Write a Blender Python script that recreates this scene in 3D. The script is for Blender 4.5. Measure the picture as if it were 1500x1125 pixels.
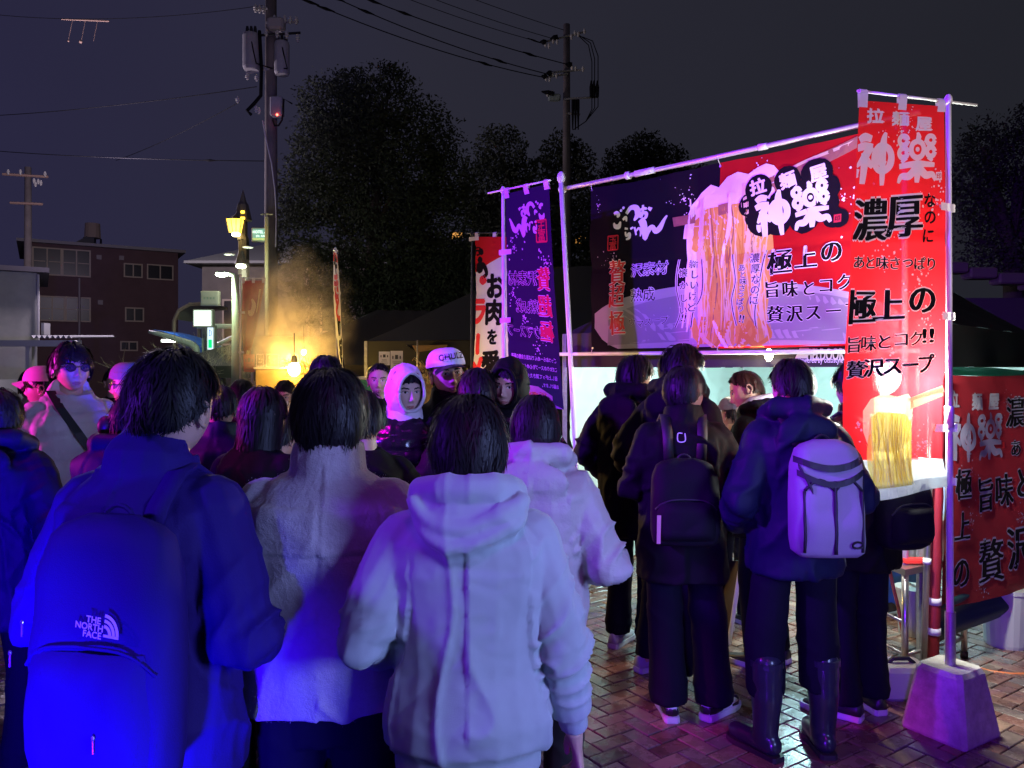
import bpy, bmesh, math, random
import numpy as np
from mathutils import Vector, Matrix, Euler
R = math.radians
scene = bpy.context.scene
for o in list(bpy.data.objects): bpy.data.objects.remove(o)
col = scene.collection

# ------------------------------------------------------------------ camera
F, HOR, CH = 1130.0, 540.0, 1.70          # focal length in photo pixels, horizon row, eye height
cam_d = bpy.data.cameras.new('camera'); cam = bpy.data.objects.new('camera', cam_d); col.objects.link(cam)
cam.location = (0, 0, CH); cam.rotation_euler = (R(90), 0, 0)
cam_d.sensor_width = 36; cam_d.lens = 36 * F / 1500; cam_d.shift_y = -22.5 / 1500
cam_d.clip_start = 0.05; cam_d.clip_end = 600
scene.camera = cam

# ------------------------------------------------------------------ night sky
w = bpy.data.worlds.new('World'); scene.world = w; w.use_nodes = True
nt = w.node_tree; nt.nodes.clear()
tc = nt.nodes.new('ShaderNodeTexCoord'); sx = nt.nodes.new('ShaderNodeSeparateXYZ')
nt.links.new(tc.outputs['Generated'], sx.inputs[0])
rmp = nt.nodes.new('ShaderNodeValToRGB')
e = rmp.color_ramp.elements
e[0].position = 0.12; e[0].color = (.0190, .0168, .0520, 1)
e[1].position = 0.80; e[1].color = (.0125, .0130, .0180, 1)
m_ = e.new(.45); m_.color = (.0195, .0190, .0310, 1)
mr = nt.nodes.new('ShaderNodeMapRange'); mr.inputs['From Min'].default_value = -1; mr.inputs['From Max'].default_value = 1
nt.links.new(sx.outputs['X'], mr.inputs['Value']); nt.links.new(mr.outputs[0], rmp.inputs[0])
nz = nt.nodes.new('ShaderNodeTexNoise'); nz.inputs['Scale'].default_value = 2.2; nz.inputs['Detail'].default_value = 3
nt.links.new(tc.outputs['Generated'], nz.inputs['Vector'])
mr2 = nt.nodes.new('ShaderNodeMapRange'); mr2.inputs['To Min'].default_value = .95; mr2.inputs['To Max'].default_value = 1.35
nt.links.new(nz.outputs[0], mr2.inputs['Value'])
bg = nt.nodes.new('ShaderNodeBackground'); wo = nt.nodes.new('ShaderNodeOutputWorld')
nt.links.new(rmp.outputs[0], bg.inputs['Color']); nt.links.new(mr2.outputs[0], bg.inputs['Strength'])
nt.links.new(bg.outputs[0], wo.inputs[0])

# ------------------------------------------------------------------ event lights round the square, with added fill lamps
def lamp(name, kind, loc, power, color, size=.1, target=None, spot=60, blend=.5):
    d = bpy.data.lights.new(name, kind); d.energy = power; d.color = color
    if kind in ('POINT', 'SPOT'): d.shadow_soft_size = size
    if kind == 'SPOT': d.spot_size = R(spot); d.spot_blend = blend
    o = bpy.data.objects.new(name, d); col.objects.link(o); o.location = loc
    if target is not None:
        o.rotation_euler = (Vector(target) - Vector(loc)).to_track_quat('-Z', 'Y').to_euler()
    return o
lamp('blue_stage_light', 'SPOT', (-.72, -.45, .42), 2600, (.03, .0, 1), .16, (-1.22, 1.5, .66), 48, 1.0)
lamp('blue_low_light', 'SPOT', (-.25, -.6, .95), 520, (.15, .008, 1), .12, (1.75, 3.8, .35), 34, .7)
lamp('violet_stage_light', 'SPOT', (-4.4, 1.4, 3.6), 3600, (.20, .012, 1), .10, (1.5, 5.0, 2.5), 50, .5)
lamp('violet_rim_light', 'SPOT', (-2.9, .7, 2.5), 320, (.18, .02, 1), .10, (-.2, 2.0, 1.3), 50, .8)
lamp('magenta_stage_light', 'SPOT', (-5.2, 3.4, 1.8), 900, (1, .03, .80), .2, (-1.9, 4.0, 1.5), 50, .8)
lamp('floor_magenta_light', 'SPOT', (.4, -.8, 4.6), 170, (.50, .0, .85), .2, (1.1, 3.7, 0), 44, .8)
lamp('floor_magenta_light', 'SPOT', (-2.6, 2.6, 4.2), 260, (.9, .0, .7), .2, (-.35, 3.5, 0), 38, .8)
lamp('plaza_flood_light', 'SPOT', (2.8, -.3, 1.95), 640, (.31, .40, 1), .6, (.0, 2.5, 1.35), 66, .8)
lamp('white_flood_light', 'SPOT', (5.0, .5, 3.3), 520, (1, .80, .80), .12, (1.82, 3.56, 2.45), 19, .8)
lamp('violet_fill_light', 'POINT', (-1.8, -2.5, 3.2), 40, (.2, .05, 1), .35)
lamp('added_background_light', 'POINT', (-12, 22, 7), 1500, (.85, .70, .90), .3)  # added unseen lamp that lifts the dark distant buildings
lamp('added_background_light', 'POINT', (-3.5, 9, 8.5), 150, (1, .85, .85), .3)  # added unseen lamp that brightens the near pole and its transformers
vs = scene.view_settings; vs.view_transform = 'Standard'; vs.look = 'None'; vs.exposure = 0; vs.gamma = 1; vs.use_curve_mapping = False
scene.cycles.max_bounces = 6; scene.cycles.transparent_max_bounces = 10; scene.cycles.volume_bounces = 0
scene.cycles.sample_clamp_indirect = 4

# ------------------------------------------------------------------ helpers
def at(px, py, D): return Vector(((px - 750) / F * D, D, CH + (HOR - py) / F * D))
def tag(o, label=None, cat=None, group=None, kind=None):
    if label: o['label'] = label
    if cat: o['category'] = cat
    if group: o['group'] = group
    if kind: o['kind'] = kind
    return o
def wm(o):
    m = Matrix.Identity(4)
    while o: m = o.matrix_basis @ m; o = o.parent
    return m
def empty(name, loc=(0, 0, 0), rz=0, label=None, cat=None, group=None, kind=None):
    o = bpy.data.objects.new(name, None); col.objects.link(o); o.empty_display_size = .1
    o.location = loc; o.rotation_euler = (0, 0, rz)
    return tag(o, label, cat, group, kind)
def link_mesh(name, me, mats, parent=None, world=False, smooth=False):
    if not isinstance(mats, (list, tuple)): mats = [mats]
    for m in mats: me.materials.append(m)
    if world and parent is not None: me.transform(wm(parent).inverted())
    if smooth: me.shade_smooth()
    o = bpy.data.objects.new(name, me); col.objects.link(o)
    if parent is not None: o.parent = parent
    return o
def copy_tree(o, parent=None):
    c = o.copy(); col.objects.link(c)
    if parent is not None: c.parent = parent
    for ch in list(o.children): copy_tree(ch, c)
    return c

class MB:
    """collects verts / faces with a material index, then becomes one mesh object"""
    def __init__(s): s.v = []; s.f = []; s.mi = []; s.mat = 0
    def add(s, vs, fs, M=None):
        b = len(s.v)
        if M is not None: vs = [M @ Vector(v) for v in vs]
        s.v.extend([tuple(v) for v in vs]); s.f.extend([tuple(b + i for i in f) for f in fs]); s.mi.extend([s.mat] * len(fs)); return s
    def box(s, c, d, M=None, taper=1.0):
        x, y, z = c; a, b, h = d[0] / 2, d[1] / 2, d[2] / 2
        vs = []
        for k, t in ((-1, 1), (1, taper)):
            for i, j in ((-1, -1), (1, -1), (1, 1), (-1, 1)): vs.append((x + i * a * t, y + j * b * t, z + k * h))
        return s.add(vs, [(3, 2, 1, 0), (4, 5, 6, 7), (0, 1, 5, 4), (1, 2, 6, 5), (2, 3, 7, 6), (3, 0, 4, 7)], M)
    def bbox(s, c, d, bev=.01, M=None):
        """box with chamfered edges"""
        x, y, z = c; a, b, h = d[0] / 2, d[1] / 2, d[2] / 2; e_ = min(bev, a * .9, b * .9, h * .9)
        rings = []
        for k, ins in ((-h, e_), (-h + e_, 0), (h - e_, 0), (h, e_)):
            aa, bb = a - ins, b - ins
            rings.append([(x - aa + e_, y - bb, z + k), (x + aa - e_, y - bb, z + k), (x + aa, y - bb + e_, z + k), (x + aa, y + bb - e_, z + k),
                          (x + aa - e_, y + bb, z + k), (x - aa + e_, y + bb, z + k), (x - aa, y + bb - e_, z + k), (x - aa, y - bb + e_, z + k)])
        return s.loft(rings, M=M)
    def loft(s, rings, cap=True, close=True, M=None):
        n = len(rings[0]); vs = [p for r in rings for p in r]; fs = []
        for i in range(len(rings) - 1):
            for j in range(n if close else n - 1):
                k = (j + 1) % n; fs.append((i * n + j, i * n + k, (i + 1) * n + k, (i + 1) * n + j))
        if cap: fs.append(tuple(range(n - 1, -1, -1))); fs.append(tuple((len(rings) - 1) * n + j for j in range(n)))
        return s.add(vs, fs, M)
    def tube(s, pts, rad, n=8, cap=True, M=None, flat=1.0):
        pts = [Vector(p) for p in pts]
        if not isinstance(rad, (list, tuple)): rad = [rad] * len(pts)
        rings = []; up = None
        for i, p in enumerate(pts):
            t = (pts[min(i + 1, len(pts) - 1)] - pts[max(i - 1, 0)])
            if t.length < 1e-9: t = Vector((0, 0, 1))
            t.normalize()
            if up is None:
                up = Vector((0, 0, 1)) if abs(t.z) < .9 else Vector((0, 1, 0))
            u = (up - t * up.dot(t)); 
            if u.length < 1e-6: u = t.orthogonal()
            u.normalize(); up = u; v = t.cross(u)
            rings.append([p + (u * math.cos(a) + v * math.sin(a) * flat) * rad[i] for a in [2 * math.pi * k / n for k in range(n)]])
        return s.loft(rings, cap, M=M)
    def capsule(s, pts, rad, n=12, M=None):
        """tube with rounded ends"""
        pts = [Vector(p) for p in pts]
        if not isinstance(rad, (list, tuple)): rad = [rad] * len(pts)
        d0 = (pts[0] - pts[1]).normalized(); d1 = (pts[-1] - pts[-2]).normalized()
        P, Q = [], []
        for k in (1.0, .85, .5): P.append(pts[0] + d0 * rad[0] * k); Q.append(rad[0] * math.sqrt(max(1 - k * k, .002)))
        P += pts; Q += rad
        for k in (.5, .85, 1.0): P.append(pts[-1] + d1 * rad[-1] * k); Q.append(rad[-1] * math.sqrt(max(1 - k * k, .002)))
        return s.tube(P, Q, n, True, M)
    def ell(s, c, r, n=12, m=8, M=None):
        rings = []
        for i in range(1, m):
            th = math.pi * i / m
            rings.append([(c[0] + r[0] * math.sin(th) * math.cos(a), c[1] + r[1] * math.sin(th) * math.sin(a), c[2] - r[2] * math.cos(th)) for a in [2 * math.pi * k / n for k in range(n)]])
        b = len(s.v); vs = [(c[0], c[1], c[2] - r[2])] + [p for q in rings for p in q] + [(c[0], c[1], c[2] + r[2])]
        fs = [(0, 1 + (j + 1) % n, 1 + j) for j in range(n)]
        for i in range(m - 2):
            for j in range(n):
                k = (j + 1) % n; fs.append((1 + i * n + j, 1 + i * n + k, 1 + (i + 1) * n + k, 1 + (i + 1) * n + j))
        l = len(vs) - 1; o_ = 1 + (m - 2) * n
        fs += [(o_ + j, o_ + (j + 1) % n, l) for j in range(n)]
        return s.add(vs, fs, M)
    def grid(s, fn, nu, nv, closeu=False, M=None):
        vs = [fn(i / (nu if closeu else nu - 1), j / (nv - 1)) for j in range(nv) for i in range(nu)]
        fs = []
        for j in range(nv - 1):
            for i in range(nu if closeu else nu - 1):
                k = (i + 1) % nu; fs.append((j * nu + i, j * nu + k, (j + 1) * nu + k, (j + 1) * nu + i))
        return s.add(vs, fs, M)
    def mesh(s, name):
        me = bpy.data.meshes.new(name); me.from_pydata(s.v, [], s.f)
        if any(s.mi): me.polygons.foreach_set('material_index', s.mi)
        me.update(); return me
    def build(s, name, mats, parent=None, world=True, smooth=False):
        return link_mesh(name, s.mesh(name), mats, parent, world, smooth)

def _h(ix, iy, iz, seed):
    n = (ix * 374761393 + iy * 668265263 + iz * 2147483647 + seed * 144665) & 0xffffffff
    n = ((n ^ (n >> 13)) * 1274126177) & 0xffffffff
    return ((n ^ (n >> 16)) & 0xffff) / 65535.0
def vnoise(P, scale=1.0, seed=0):
    """vectorised value noise in [-1,1]; P is (N,3)"""
    Q = np.asarray(P, dtype=np.float64) * scale + 1000.0
    I = np.floor(Q).astype(np.int64); f = Q - I; f = f * f * (3 - 2 * f)
    r = 0
    for a in (0, 1):
        for b in (0, 1):
            for c in (0, 1):
                wgt = (f[:, 0] if a else 1 - f[:, 0]) * (f[:, 1] if b else 1 - f[:, 1]) * (f[:, 2] if c else 1 - f[:, 2])
                r = r + wgt * _h(I[:, 0] + a, I[:, 1] + b, I[:, 2] + c, seed)
    return r * 2 - 1
def vn1(x, y=0., z=0., scale=1., seed=0): return float(vnoise(np.array([[x, y, z]]), scale, seed)[0])

# ------------------------------------------------------------------ materials
_M = {}
def mat(name, color=(.5, .5, .5), rough=.7, metal=0., bump=0., bscale=200., vary=0., vscale=8., sheen=0., emit=None, estr=0., coat=0., trans=0., clear=0., stretch=None, spec=.5, world=False, dark=None, rvary=0., bump2=0., b2scale=20.):
    if name in _M: return _M[name]
    m = bpy.data.materials.new(name); m.use_nodes = True; t = m.node_tree; N = t.nodes; L = t.links
    p = N['Principled BSDF']; out = N['Material Output']
    p.inputs['Base Color'].default_value = (*color, 1); p.inputs['Roughness'].default_value = rough
    p.inputs['Metallic'].default_value = metal; p.inputs['Specular IOR Level'].default_value = spec
    if sheen: p.inputs['Sheen Weight'].default_value = sheen; p.inputs['Sheen Roughness'].default_value = .4
    if coat: p.inputs['Coat Weight'].default_value = coat; p.inputs['Coat Roughness'].default_value = .1
    if emit: p.inputs['Emission Color'].default_value = (*emit, 1); p.inputs['Emission Strength'].default_value = estr
    c = N.new('ShaderNodeTexCoord'); src = c.outputs['Object']
    if world: src = N.new('ShaderNodeNewGeometry').outputs['Position']
    if stretch:
        mp = N.new('ShaderNodeMapping'); mp.inputs['Scale'].default_value = stretch; L.new(src, mp.inputs[0]); src = mp.outputs[0]
    if vary or rvary:
        n = N.new('ShaderNodeTexNoise'); n.inputs['Scale'].default_value = vscale; n.inputs['Detail'].default_value = 6; n.inputs['Roughness'].default_value = .65
        L.new(src, n.inputs['Vector'])
        if vary:
            mx = N.new('ShaderNodeMix'); mx.data_type = 'RGBA'
            dk = dark or tuple(k * (1 - vary) for k in color); lt = tuple(min(1, k * (1 + vary * .6)) for k in color)
            mx.inputs['A'].default_value = (*dk, 1); mx.inputs['B'].default_value = (*lt, 1)
            rp = N.new('ShaderNodeMapRange'); rp.inputs['From Min'].default_value = .32; rp.inputs['From Max'].default_value = .68
            L.new(n.outputs[0], rp.inputs[0]); L.new(rp.outputs[0], mx.inputs['Factor']); L.new(mx.outputs['Result'], p.inputs['Base Color'])
        if rvary:
            r2 = N.new('ShaderNodeMapRange'); r2.inputs['From Min'].default_value = .35; r2.inputs['From Max'].default_value = .65
            r2.inputs['To Min'].default_value = max(.03, rough - rvary); r2.inputs['To Max'].default_value = min(1, rough + rvary)
            L.new(n.outputs[0], r2.inputs[0]); L.new(r2.outputs[0], p.inputs['Roughness'])
    last = None
    for st, sc, dist in ((bump2, b2scale, .01), (bump, bscale, .002)):
        if st:
            n = N.new('ShaderNodeTexNoise'); n.inputs['Scale'].default_value = sc; n.inputs['Detail'].default_value = 4
            L.new(src, n.inputs['Vector']); b = N.new('ShaderNodeBump'); b.inputs['Strength'].default_value = st; b.inputs['Distance'].default_value = dist
            L.new(n.outputs[0], b.inputs['Height'])
            if last: L.new(last.outputs[0], b.inputs['Normal'])
            last = b
    if last: L.new(last.outputs[0], p.inputs['Normal'])
    sh = p.outputs[0]
    if trans:
        tr = N.new('ShaderNodeBsdfTranslucent'); tr.inputs[0].default_value = (*color, 1); mx = N.new('ShaderNodeMixShader'); mx.inputs[0].default_value = trans
        L.new(sh, mx.inputs[1]); L.new(tr.outputs[0], mx.inputs[2]); sh = mx.outputs[0]
    if clear:
        tr = N.new('ShaderNodeBsdfTransparent'); mx = N.new('ShaderNodeMixShader'); mx.inputs[0].default_value = clear
        L.new(sh, mx.inputs[1]); L.new(tr.outputs[0], mx.inputs[2]); sh = mx.outputs[0]
    L.new(sh, out.inputs[0]); _M[name] = m; return m
def emis(name, color=(1,1,1), s=1.0):
    return mat(name, color, .6, emit=color, estr=s)

# ------------------------------------------------------------------ lettering (uses Blender's own built-in font with its CJK fallback)
_T = {}
def glyphs(body, offset=0., res=3):
    key = (body, round(offset, 4), res)
    if key in _T: return _T[key]
    c = bpy.data.curves.new('lettering', 'FONT'); c.body = body; c.size = 1; c.offset = offset; c.resolution_u = res
    c.align_x = 'CENTER'; c.align_y = 'CENTER'; c.fill_mode = 'FRONT'
    o = bpy.data.objects.new('lettering_tmp', c); col.objects.link(o)
    dg = bpy.context.evaluated_depsgraph_get(); me = bpy.data.meshes.new_from_object(o.evaluated_get(dg))
    vs = [(v.co.x, v.co.y) for v in me.vertices]; fs = [tuple(p.vertices) for p in me.polygons]
    bpy.data.objects.remove(o); bpy.data.curves.remove(c); bpy.data.meshes.remove(me)
    if vs:                                        # centre on the ink
        x0, x1 = min(v[0] for v in vs), max(v[0] for v in vs); y0, y1 = min(v[1] for v in vs), max(v[1] for v in vs)
        vs = [(v[0] - (x0 + x1) / 2, v[1] - (y0 + y1) / 2) for v in vs]
    _T[key] = (vs, fs); return _T[key]
class Flat:
    """flat artwork in the (u,v) plane of a cloth or board: glyphs, brush strokes, patches"""
    def __init__(s): s.v = []; s.f = []; s.mi = []
    def add(s, vs, fs, mi): b = len(s.v); s.v += vs; s.f += [tuple(b + i for i in f) for f in fs]; s.mi += [mi] * len(fs)
    def text(s, body, u, v, size, mi, offset=0., sx=1., rot=0., lift=0, fit=None, ay=1.):
        vs, fs = glyphs(body, 0)
        if not vs: return
        if fit: sx = fit / max(1e-6, (max(a for a, _ in vs) - min(a for a, _ in vs))) / size
        c, q = math.cos(rot), math.sin(rot); n = 1 if offset < .008 else (4 if offset * size < .004 else 7)
        for k in range(n):                                   # heavier weights are built from shifted copies of the same sheet
            ox, oy = (0, 0) if k == 0 else (offset * math.cos(2 * math.pi * k / max(1, n - 1)), (ay if ay > 1.5 else offset * ay) * math.sin(2 * math.pi * k / max(1, n - 1)))
            s.add([(u + size * ((a * sx + ox) * c - (b + oy) * q), v + size * ((a * sx + ox) * q + (b + oy) * c), lift + k * .09) for a, b in vs], fs, mi)
    def column(s, body, u, v, size, step, mi, offset=0., sx=1., lift=0):
        for i, ch in enumerate(body): s.text(ch, u, v - i * step, size, mi, offset, sx, R(-90) if ch == 'ー' else 0, lift)
    def brush(s, pts, wid, mi, lift=0, n=None):
        """a stroke of varying width through pts (Catmull-Rom)"""
        P = [Vector((p[0], p[1])) for p in pts]; k = len(P); Wd = wid if isinstance(wid, (list, tuple)) else [wid] * k
        n = n or (k - 1) * 5; out = []
        for i in range(n + 1):
            t = i / n * (k - 1); a = min(int(t), k - 2); f = t - a
            p0, p1, p2, p3 = P[max(a - 1, 0)], P[a], P[a + 1], P[min(a + 2, k - 1)]
            c = .5 * ((2 * p1) + (p2 - p0) * f + (2 * p0 - 5 * p1 + 4 * p2 - p3) * f * f + (3 * p1 - p0 - 3 * p2 + p3) * f ** 3)
            out.append((c, Wd[a] * (1 - f) + Wd[a + 1] * f))
        vs = []
        for i, (c, w_) in enumerate(out):
            d = out[min(i + 1, n)][0] - out[max(i - 1, 0)][0]
            d = Vector((1, 0)) if d.length < 1e-9 else d.normalized(); q = Vector((-d.y, d.x)) * w_ / 2
            vs += [(c.x + q.x, c.y + q.y, lift), (c.x - q.x, c.y - q.y, lift)]
        s.add(vs, [(2 * i, 2 * i + 1, 2 * i + 3, 2 * i + 2) for i in range(n)], mi)
    def dot(s, u, v, r, mi, lift=0, n=8, jag=0.):
        a = [(u + r * (1 + random.uniform(-jag, jag)) * math.cos(2 * math.pi * i / n), v + r * (1 + random.uniform(-jag, jag)) * math.sin(2 * math.pi * i / n), lift) for i in range(n)]
        s.add(a, [tuple(range(n))], mi)
    def poly(s, pts, mi, lift=0): s.add([(p[0], p[1], lift) for p in pts], [tuple(range(len(pts)))], mi)
    def strip(s, left, right, mi, lift=0):
        vs = []; 
        for a, b in zip(left, right): vs += [(a[0], a[1], lift), (b[0], b[1], lift)]
        s.add(vs, [(2 * i, 2 * i + 1, 2 * i + 3, 2 * i + 2) for i in range(len(left) - 1)], mi)
    def box(s, u, v, w_, h_, mi, lift=0): s.poly([(u - w_ / 2, v - h_ / 2), (u + w_ / 2, v - h_ / 2), (u + w_ / 2, v + h_ / 2), (u - w_ / 2, v + h_ / 2)], mi, lift)
    def build(s, name, mats, surf, parent, maxlen=.05, base=.0035, step=.0004, clip=None):
        """surf(u,v) -> (point, normal); lift counts layers of ink"""
        bm = bmesh.new(); vs = [bm.verts.new(p) for p in s.v]
        for f, mi in zip(s.f, s.mi):
            try: q = bm.faces.new([vs[i] for i in f]); q.material_index = mi
            except ValueError: pass
        if clip:
            for co, no in (((clip[0], 0, 0), (-1, 0, 0)), ((clip[1], 0, 0), (1, 0, 0)), ((0, clip[2], 0), (0, -1, 0)), ((0, clip[3], 0), (0, 1, 0))):
                bmesh.ops.bisect_plane(bm, geom=bm.verts[:] + bm.edges[:] + bm.faces[:], plane_co=co, plane_no=no, clear_outer=True)
        for _ in range(3):
            es = [e_ for e_ in bm.edges if e_.calc_length() > maxlen]
            if not es: break
            bmesh.ops.triangulate(bm, faces=[f for f in bm.faces if len(f.verts) > 4])
            es = [e_ for e_ in bm.edges if e_.calc_length() > maxlen]
            bmesh.ops.subdivide_edges(bm, edges=es, cuts=1)
        bmesh.ops.triangulate(bm, faces=[f for f in bm.faces if len(f.verts) > 4])
        for v in bm.verts:
            p, n = surf(v.co.x, v.co.y); v.co = p + n * (base + step * v.co.z)
        me = bpy.data.meshes.new(name); bm.to_mesh(me); bm.free()
        return link_mesh(name, me, mats, parent, True)
# ================================================================== THE SETTING
def P2(px, py, D): return at(px, py, D)
def on_plane(px, py, P0, d):
    """where the ray through a photo point meets the vertical plane through P0 with horizontal direction d -> (u, z)"""
    k = (px - 750) / F
    u = (k * P0[1] - P0[0]) / (d[0] - k * d[1]); Y = P0[1] + u * d[1]
    return u, CH + (HOR - py) / F * Y
# ---- ground
g = MB(); g.add([(-200, -60, -.05), (200, -60, -.05), (200, 300, -.05), (-200, 300, -.05)], [(0, 1, 2, 3)])
tag(g.build('ground', mat('asphalt', (.05, .05, .052), .8, bump=.5, bscale=60, vary=.3, vscale=3)), kind='structure')
brick_mats = [mat('brick_rose', (.205, .105, .085), .27, bump=.35, bscale=130, vary=.45, vscale=7, rvary=.17, bump2=.35, b2scale=14, world=True),
              mat('brick_grey', (.17, .13, .115), .24, bump=.35, bscale=130, vary=.4, vscale=6, rvary=.16, bump2=.35, b2scale=12, world=True),
              mat('brick_brown', (.15, .082, .066), .28, bump=.4, bscale=120, vary=.45, vscale=8, rvary=.17, bump2=.35, b2scale=14, world=True),
              mat('brick_sand', (.25, .165, .125), .26, bump=.35, bscale=140, vary=.4, vscale=7, rvary=.16, bump2=.35, b2scale=13, world=True)]
pv = MB(); pv.add([(-9, .4, -.022), (7.5, .4, -.022), (7.5, 12, -.022), (-9, 12, -.022)], [(0, 1, 2, 3)])
pavement = pv.build('pavement', mat('joint_sand', (.035, .03, .03), .75, bump=.5, bscale=200)); tag(pavement, kind='structure')
bw = .09; ga = R(34); cu, su = math.cos(ga), math.sin(ga)
bl = []
for j in range(-150, 215):
    for k in range(-50, 60):
        for typ in (0, 1):
            if typ == 0: x, y = j + 4 * k + 1, j + .5
            else: x, y = j + 3 + 4 * k + .5, j + 1
            X, Y = (x * cu - y * su) * bw, (x * su + y * cu) * bw
            if -6.5 < X < 5.5 and 2.2 < Y < 10: bl.append((X, Y, ga + (R(90) if typ else 0)))
def brick_shape(m, M=None):
    m.loft([[(-.0865, -.0415, -.03), (.0865, -.0415, -.03), (.0865, .0415, -.03), (-.0865, .0415, -.03)],
            [(-.0865, -.0415, -.003), (.0865, -.0415, -.003), (.0865, .0415, -.003), (-.0865, .0415, -.003)],
            [(-.0838, -.0388, 0), (.0838, -.0388, 0), (.0838, .0388, 0), (-.0838, .0388, 0)]], M=M)
rb = random.Random(5)
def vis(b): px = 750 + F * b[0] / b[1]; return 846 < px < 1520 and b[1] > 3.22
near = sorted([b for b in bl if vis(b)], key=lambda b: b[1])[:296]; nset = set(near)
bmeshes = []
for m_i in range(4):
    t_ = MB(); brick_shape(t_); me = t_.mesh('brick'); me.materials.append(brick_mats[m_i]); bmeshes.append(me)
for (X, Y, a) in near:
    o = bpy.data.objects.new('brick', rb.choice(bmeshes)); col.objects.link(o); o.parent = pavement
    o.location = (X, Y, rb.uniform(-.003, .0015)); o.rotation_euler = (rb.gauss(0, .012), rb.gauss(0, .008), a + rb.gauss(0, .008))
t_ = MB()
for b in bl:
    if b in nset: continue
    t_.mat = rb.randrange(4); brick_shape(t_, Matrix.Translation((b[0], b[1], rb.uniform(-.003, .0015))) @ Euler((rb.gauss(0, .01), rb.gauss(0, .006), b[2] + rb.gauss(0, .008))).to_matrix().to_4x4())
tag(t_.build('bricks', brick_mats, pavement), kind='stuff')

# ---- materials
steel = mat('brushed_steel', (.55, .55, .56), .28, .9, bump=.1, bscale=300)
whitepole = mat('white_pole', (.75, .75, .76), .35)
galv = mat('galvanised_pipe', (.42, .43, .45), .45, .7, vary=.25, vscale=20)
blackcloth = mat('black_canopy_cloth', (.012, .012, .014), .75, bump=.3, bscale=400)
concrete = mat('concrete', (.33, .32, .30), .9, bump=.9, bscale=90, vary=.3, vscale=14, bump2=.5, b2scale=25)
darkmetal = mat('dark_metal', (.03, .03, .035), .5, .4)
tex_red = mat('red_print_cloth', (.66, .012, .018), .85, spec=.12, bump=.3, bscale=500, trans=.42, vary=.08, vscale=3, clear=.06)
tex_navy = mat('navy_print_cloth', (.006, .004, .010), .85, bump=.3, bscale=500, trans=.12, spec=.12)
tex_white = mat('white_print', (.80, .78, .80), .6, trans=.40, clear=.04)
tex_black = mat('black_print', (.007, .006, .007), .9, trans=.03, spec=.08)
tex_rednk = mat('red_print', (.70, .03, .04), .6, trans=.3)
tex_grey = mat('grey_print', (.34, .33, .37), .6, trans=.4, clear=.05)
tex_lgrey = mat('pale_grey_print', (.52, .50, .54), .6, trans=.4, clear=.05)
tex_yel = mat('noodle_yellow_print', (.95, .60, .10), .6, trans=.4, clear=.05, vary=.25, vscale=9)
tex_gold = mat('noodle_gold_print', (.80, .42, .05), .6, trans=.4, clear=.05)
tex_cream = mat('noodle_cream_print', (.92, .78, .50), .6, trans=.4, clear=.05)
tex_wood = mat('chopstick_print', (.45, .22, .12), .6, trans=.4, clear=.05, vary=.3, vscale=20)
tex_dred = mat('dark_red_cloth', (.30, .015, .02), .65, trans=.35)
BINK0 = mat('banner_white_print', (.80, .78, .80), .6, trans=.08)
INK = [tex_white, tex_black, tex_rednk, tex_grey, tex_yel, tex_cream, tex_wood, tex_lgrey, tex_gold, tex_navy, tex_red]
WH, BK, RD, GY, YE, CR, WD, LG, GO, NV, RC = range(11)

# ---- surfaces of hanging cloth
def ruled(L, Rr, wave=.0, wf=2.0, seed=0, drop=1.0):
    """cloth between a left and right edge, each a list of 3D points from top to bottom; u,v in metres, v up from the bottom"""
    L = [Vector(p) for p in L]; Rr = [Vector(p) for p in Rr]
    H = max(sum((L[i + 1] - L[i]).length for i in range(len(L) - 1)), 1e-6)
    W = (L[0] - Rr[0]).length
    def ev(P, t):
        t = min(max(t, 0), 1) * (len(P) - 1); a = min(int(t), len(P) - 2); f = t - a
        p0, p1, p2, p3 = P[max(a - 1, 0)], P[a], P[a + 1], P[min(a + 2, len(P) - 1)]
        return .5 * ((2 * p1) + (p2 - p0) * f + (2 * p0 - 5 * p1 + 4 * p2 - p3) * f * f + (3 * p1 - p0 - 3 * p2 + p3) * f ** 3)
    def pos(u, v):
        a = u / W; t = 1 - v / H; l, r = ev(L, t), ev(Rr, t); p = l.lerp(r, a); d = (r - l).normalized(); n = d.cross(Vector((0, 0, 1))).normalized()
        wv = wave * (math.sin(wf * 2 * math.pi * a + seed + 2.2 * t) * .6 + math.sin(5.1 * t + 3 * a + seed * 2) * .6 + math.sin(13 * t - 4 * a + seed) * .18) * (drop * t + 1 - drop) - .006 * math.exp(-((t - .33) / .014) ** 2) - .006 * math.exp(-((t - .66) / .014) ** 2) - .004 * math.exp(-((a - .5) / .05) ** 2)
        return p + n * wv
    def surf(u, v):
        p = pos(u, v); du = pos(u + .01, v) - pos(u - .01, v); dv = pos(u, v + .01) - pos(u, v - .01)
        n = du.cross(dv).normalized()
        if n.dot(Vector((0, 0, CH)) - p) < 0: n = -n
        return p, n
    return surf, W, H
def cloth(name, surf, W, H, m, parent, nu=30, nv=120, th=.0012, hem=0):
    b = MB(); b.grid(lambda a, t: surf(a * W, t * H)[0], nu, nv)
    o = b.build(name, m, parent, smooth=True); return o
def splatter(fl, u, v, r, n, mi, seed, s=.004):
    q = random.Random(seed)
    for _ in range(n):
        a, d = q.uniform(0, 6.28), r * abs(q.gauss(0, .5)); fl.dot(u + d * math.cos(a), v + d * math.sin(a) * 1.3, s * q.uniform(.4, 1.6), mi, 1, 6, .4)

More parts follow.
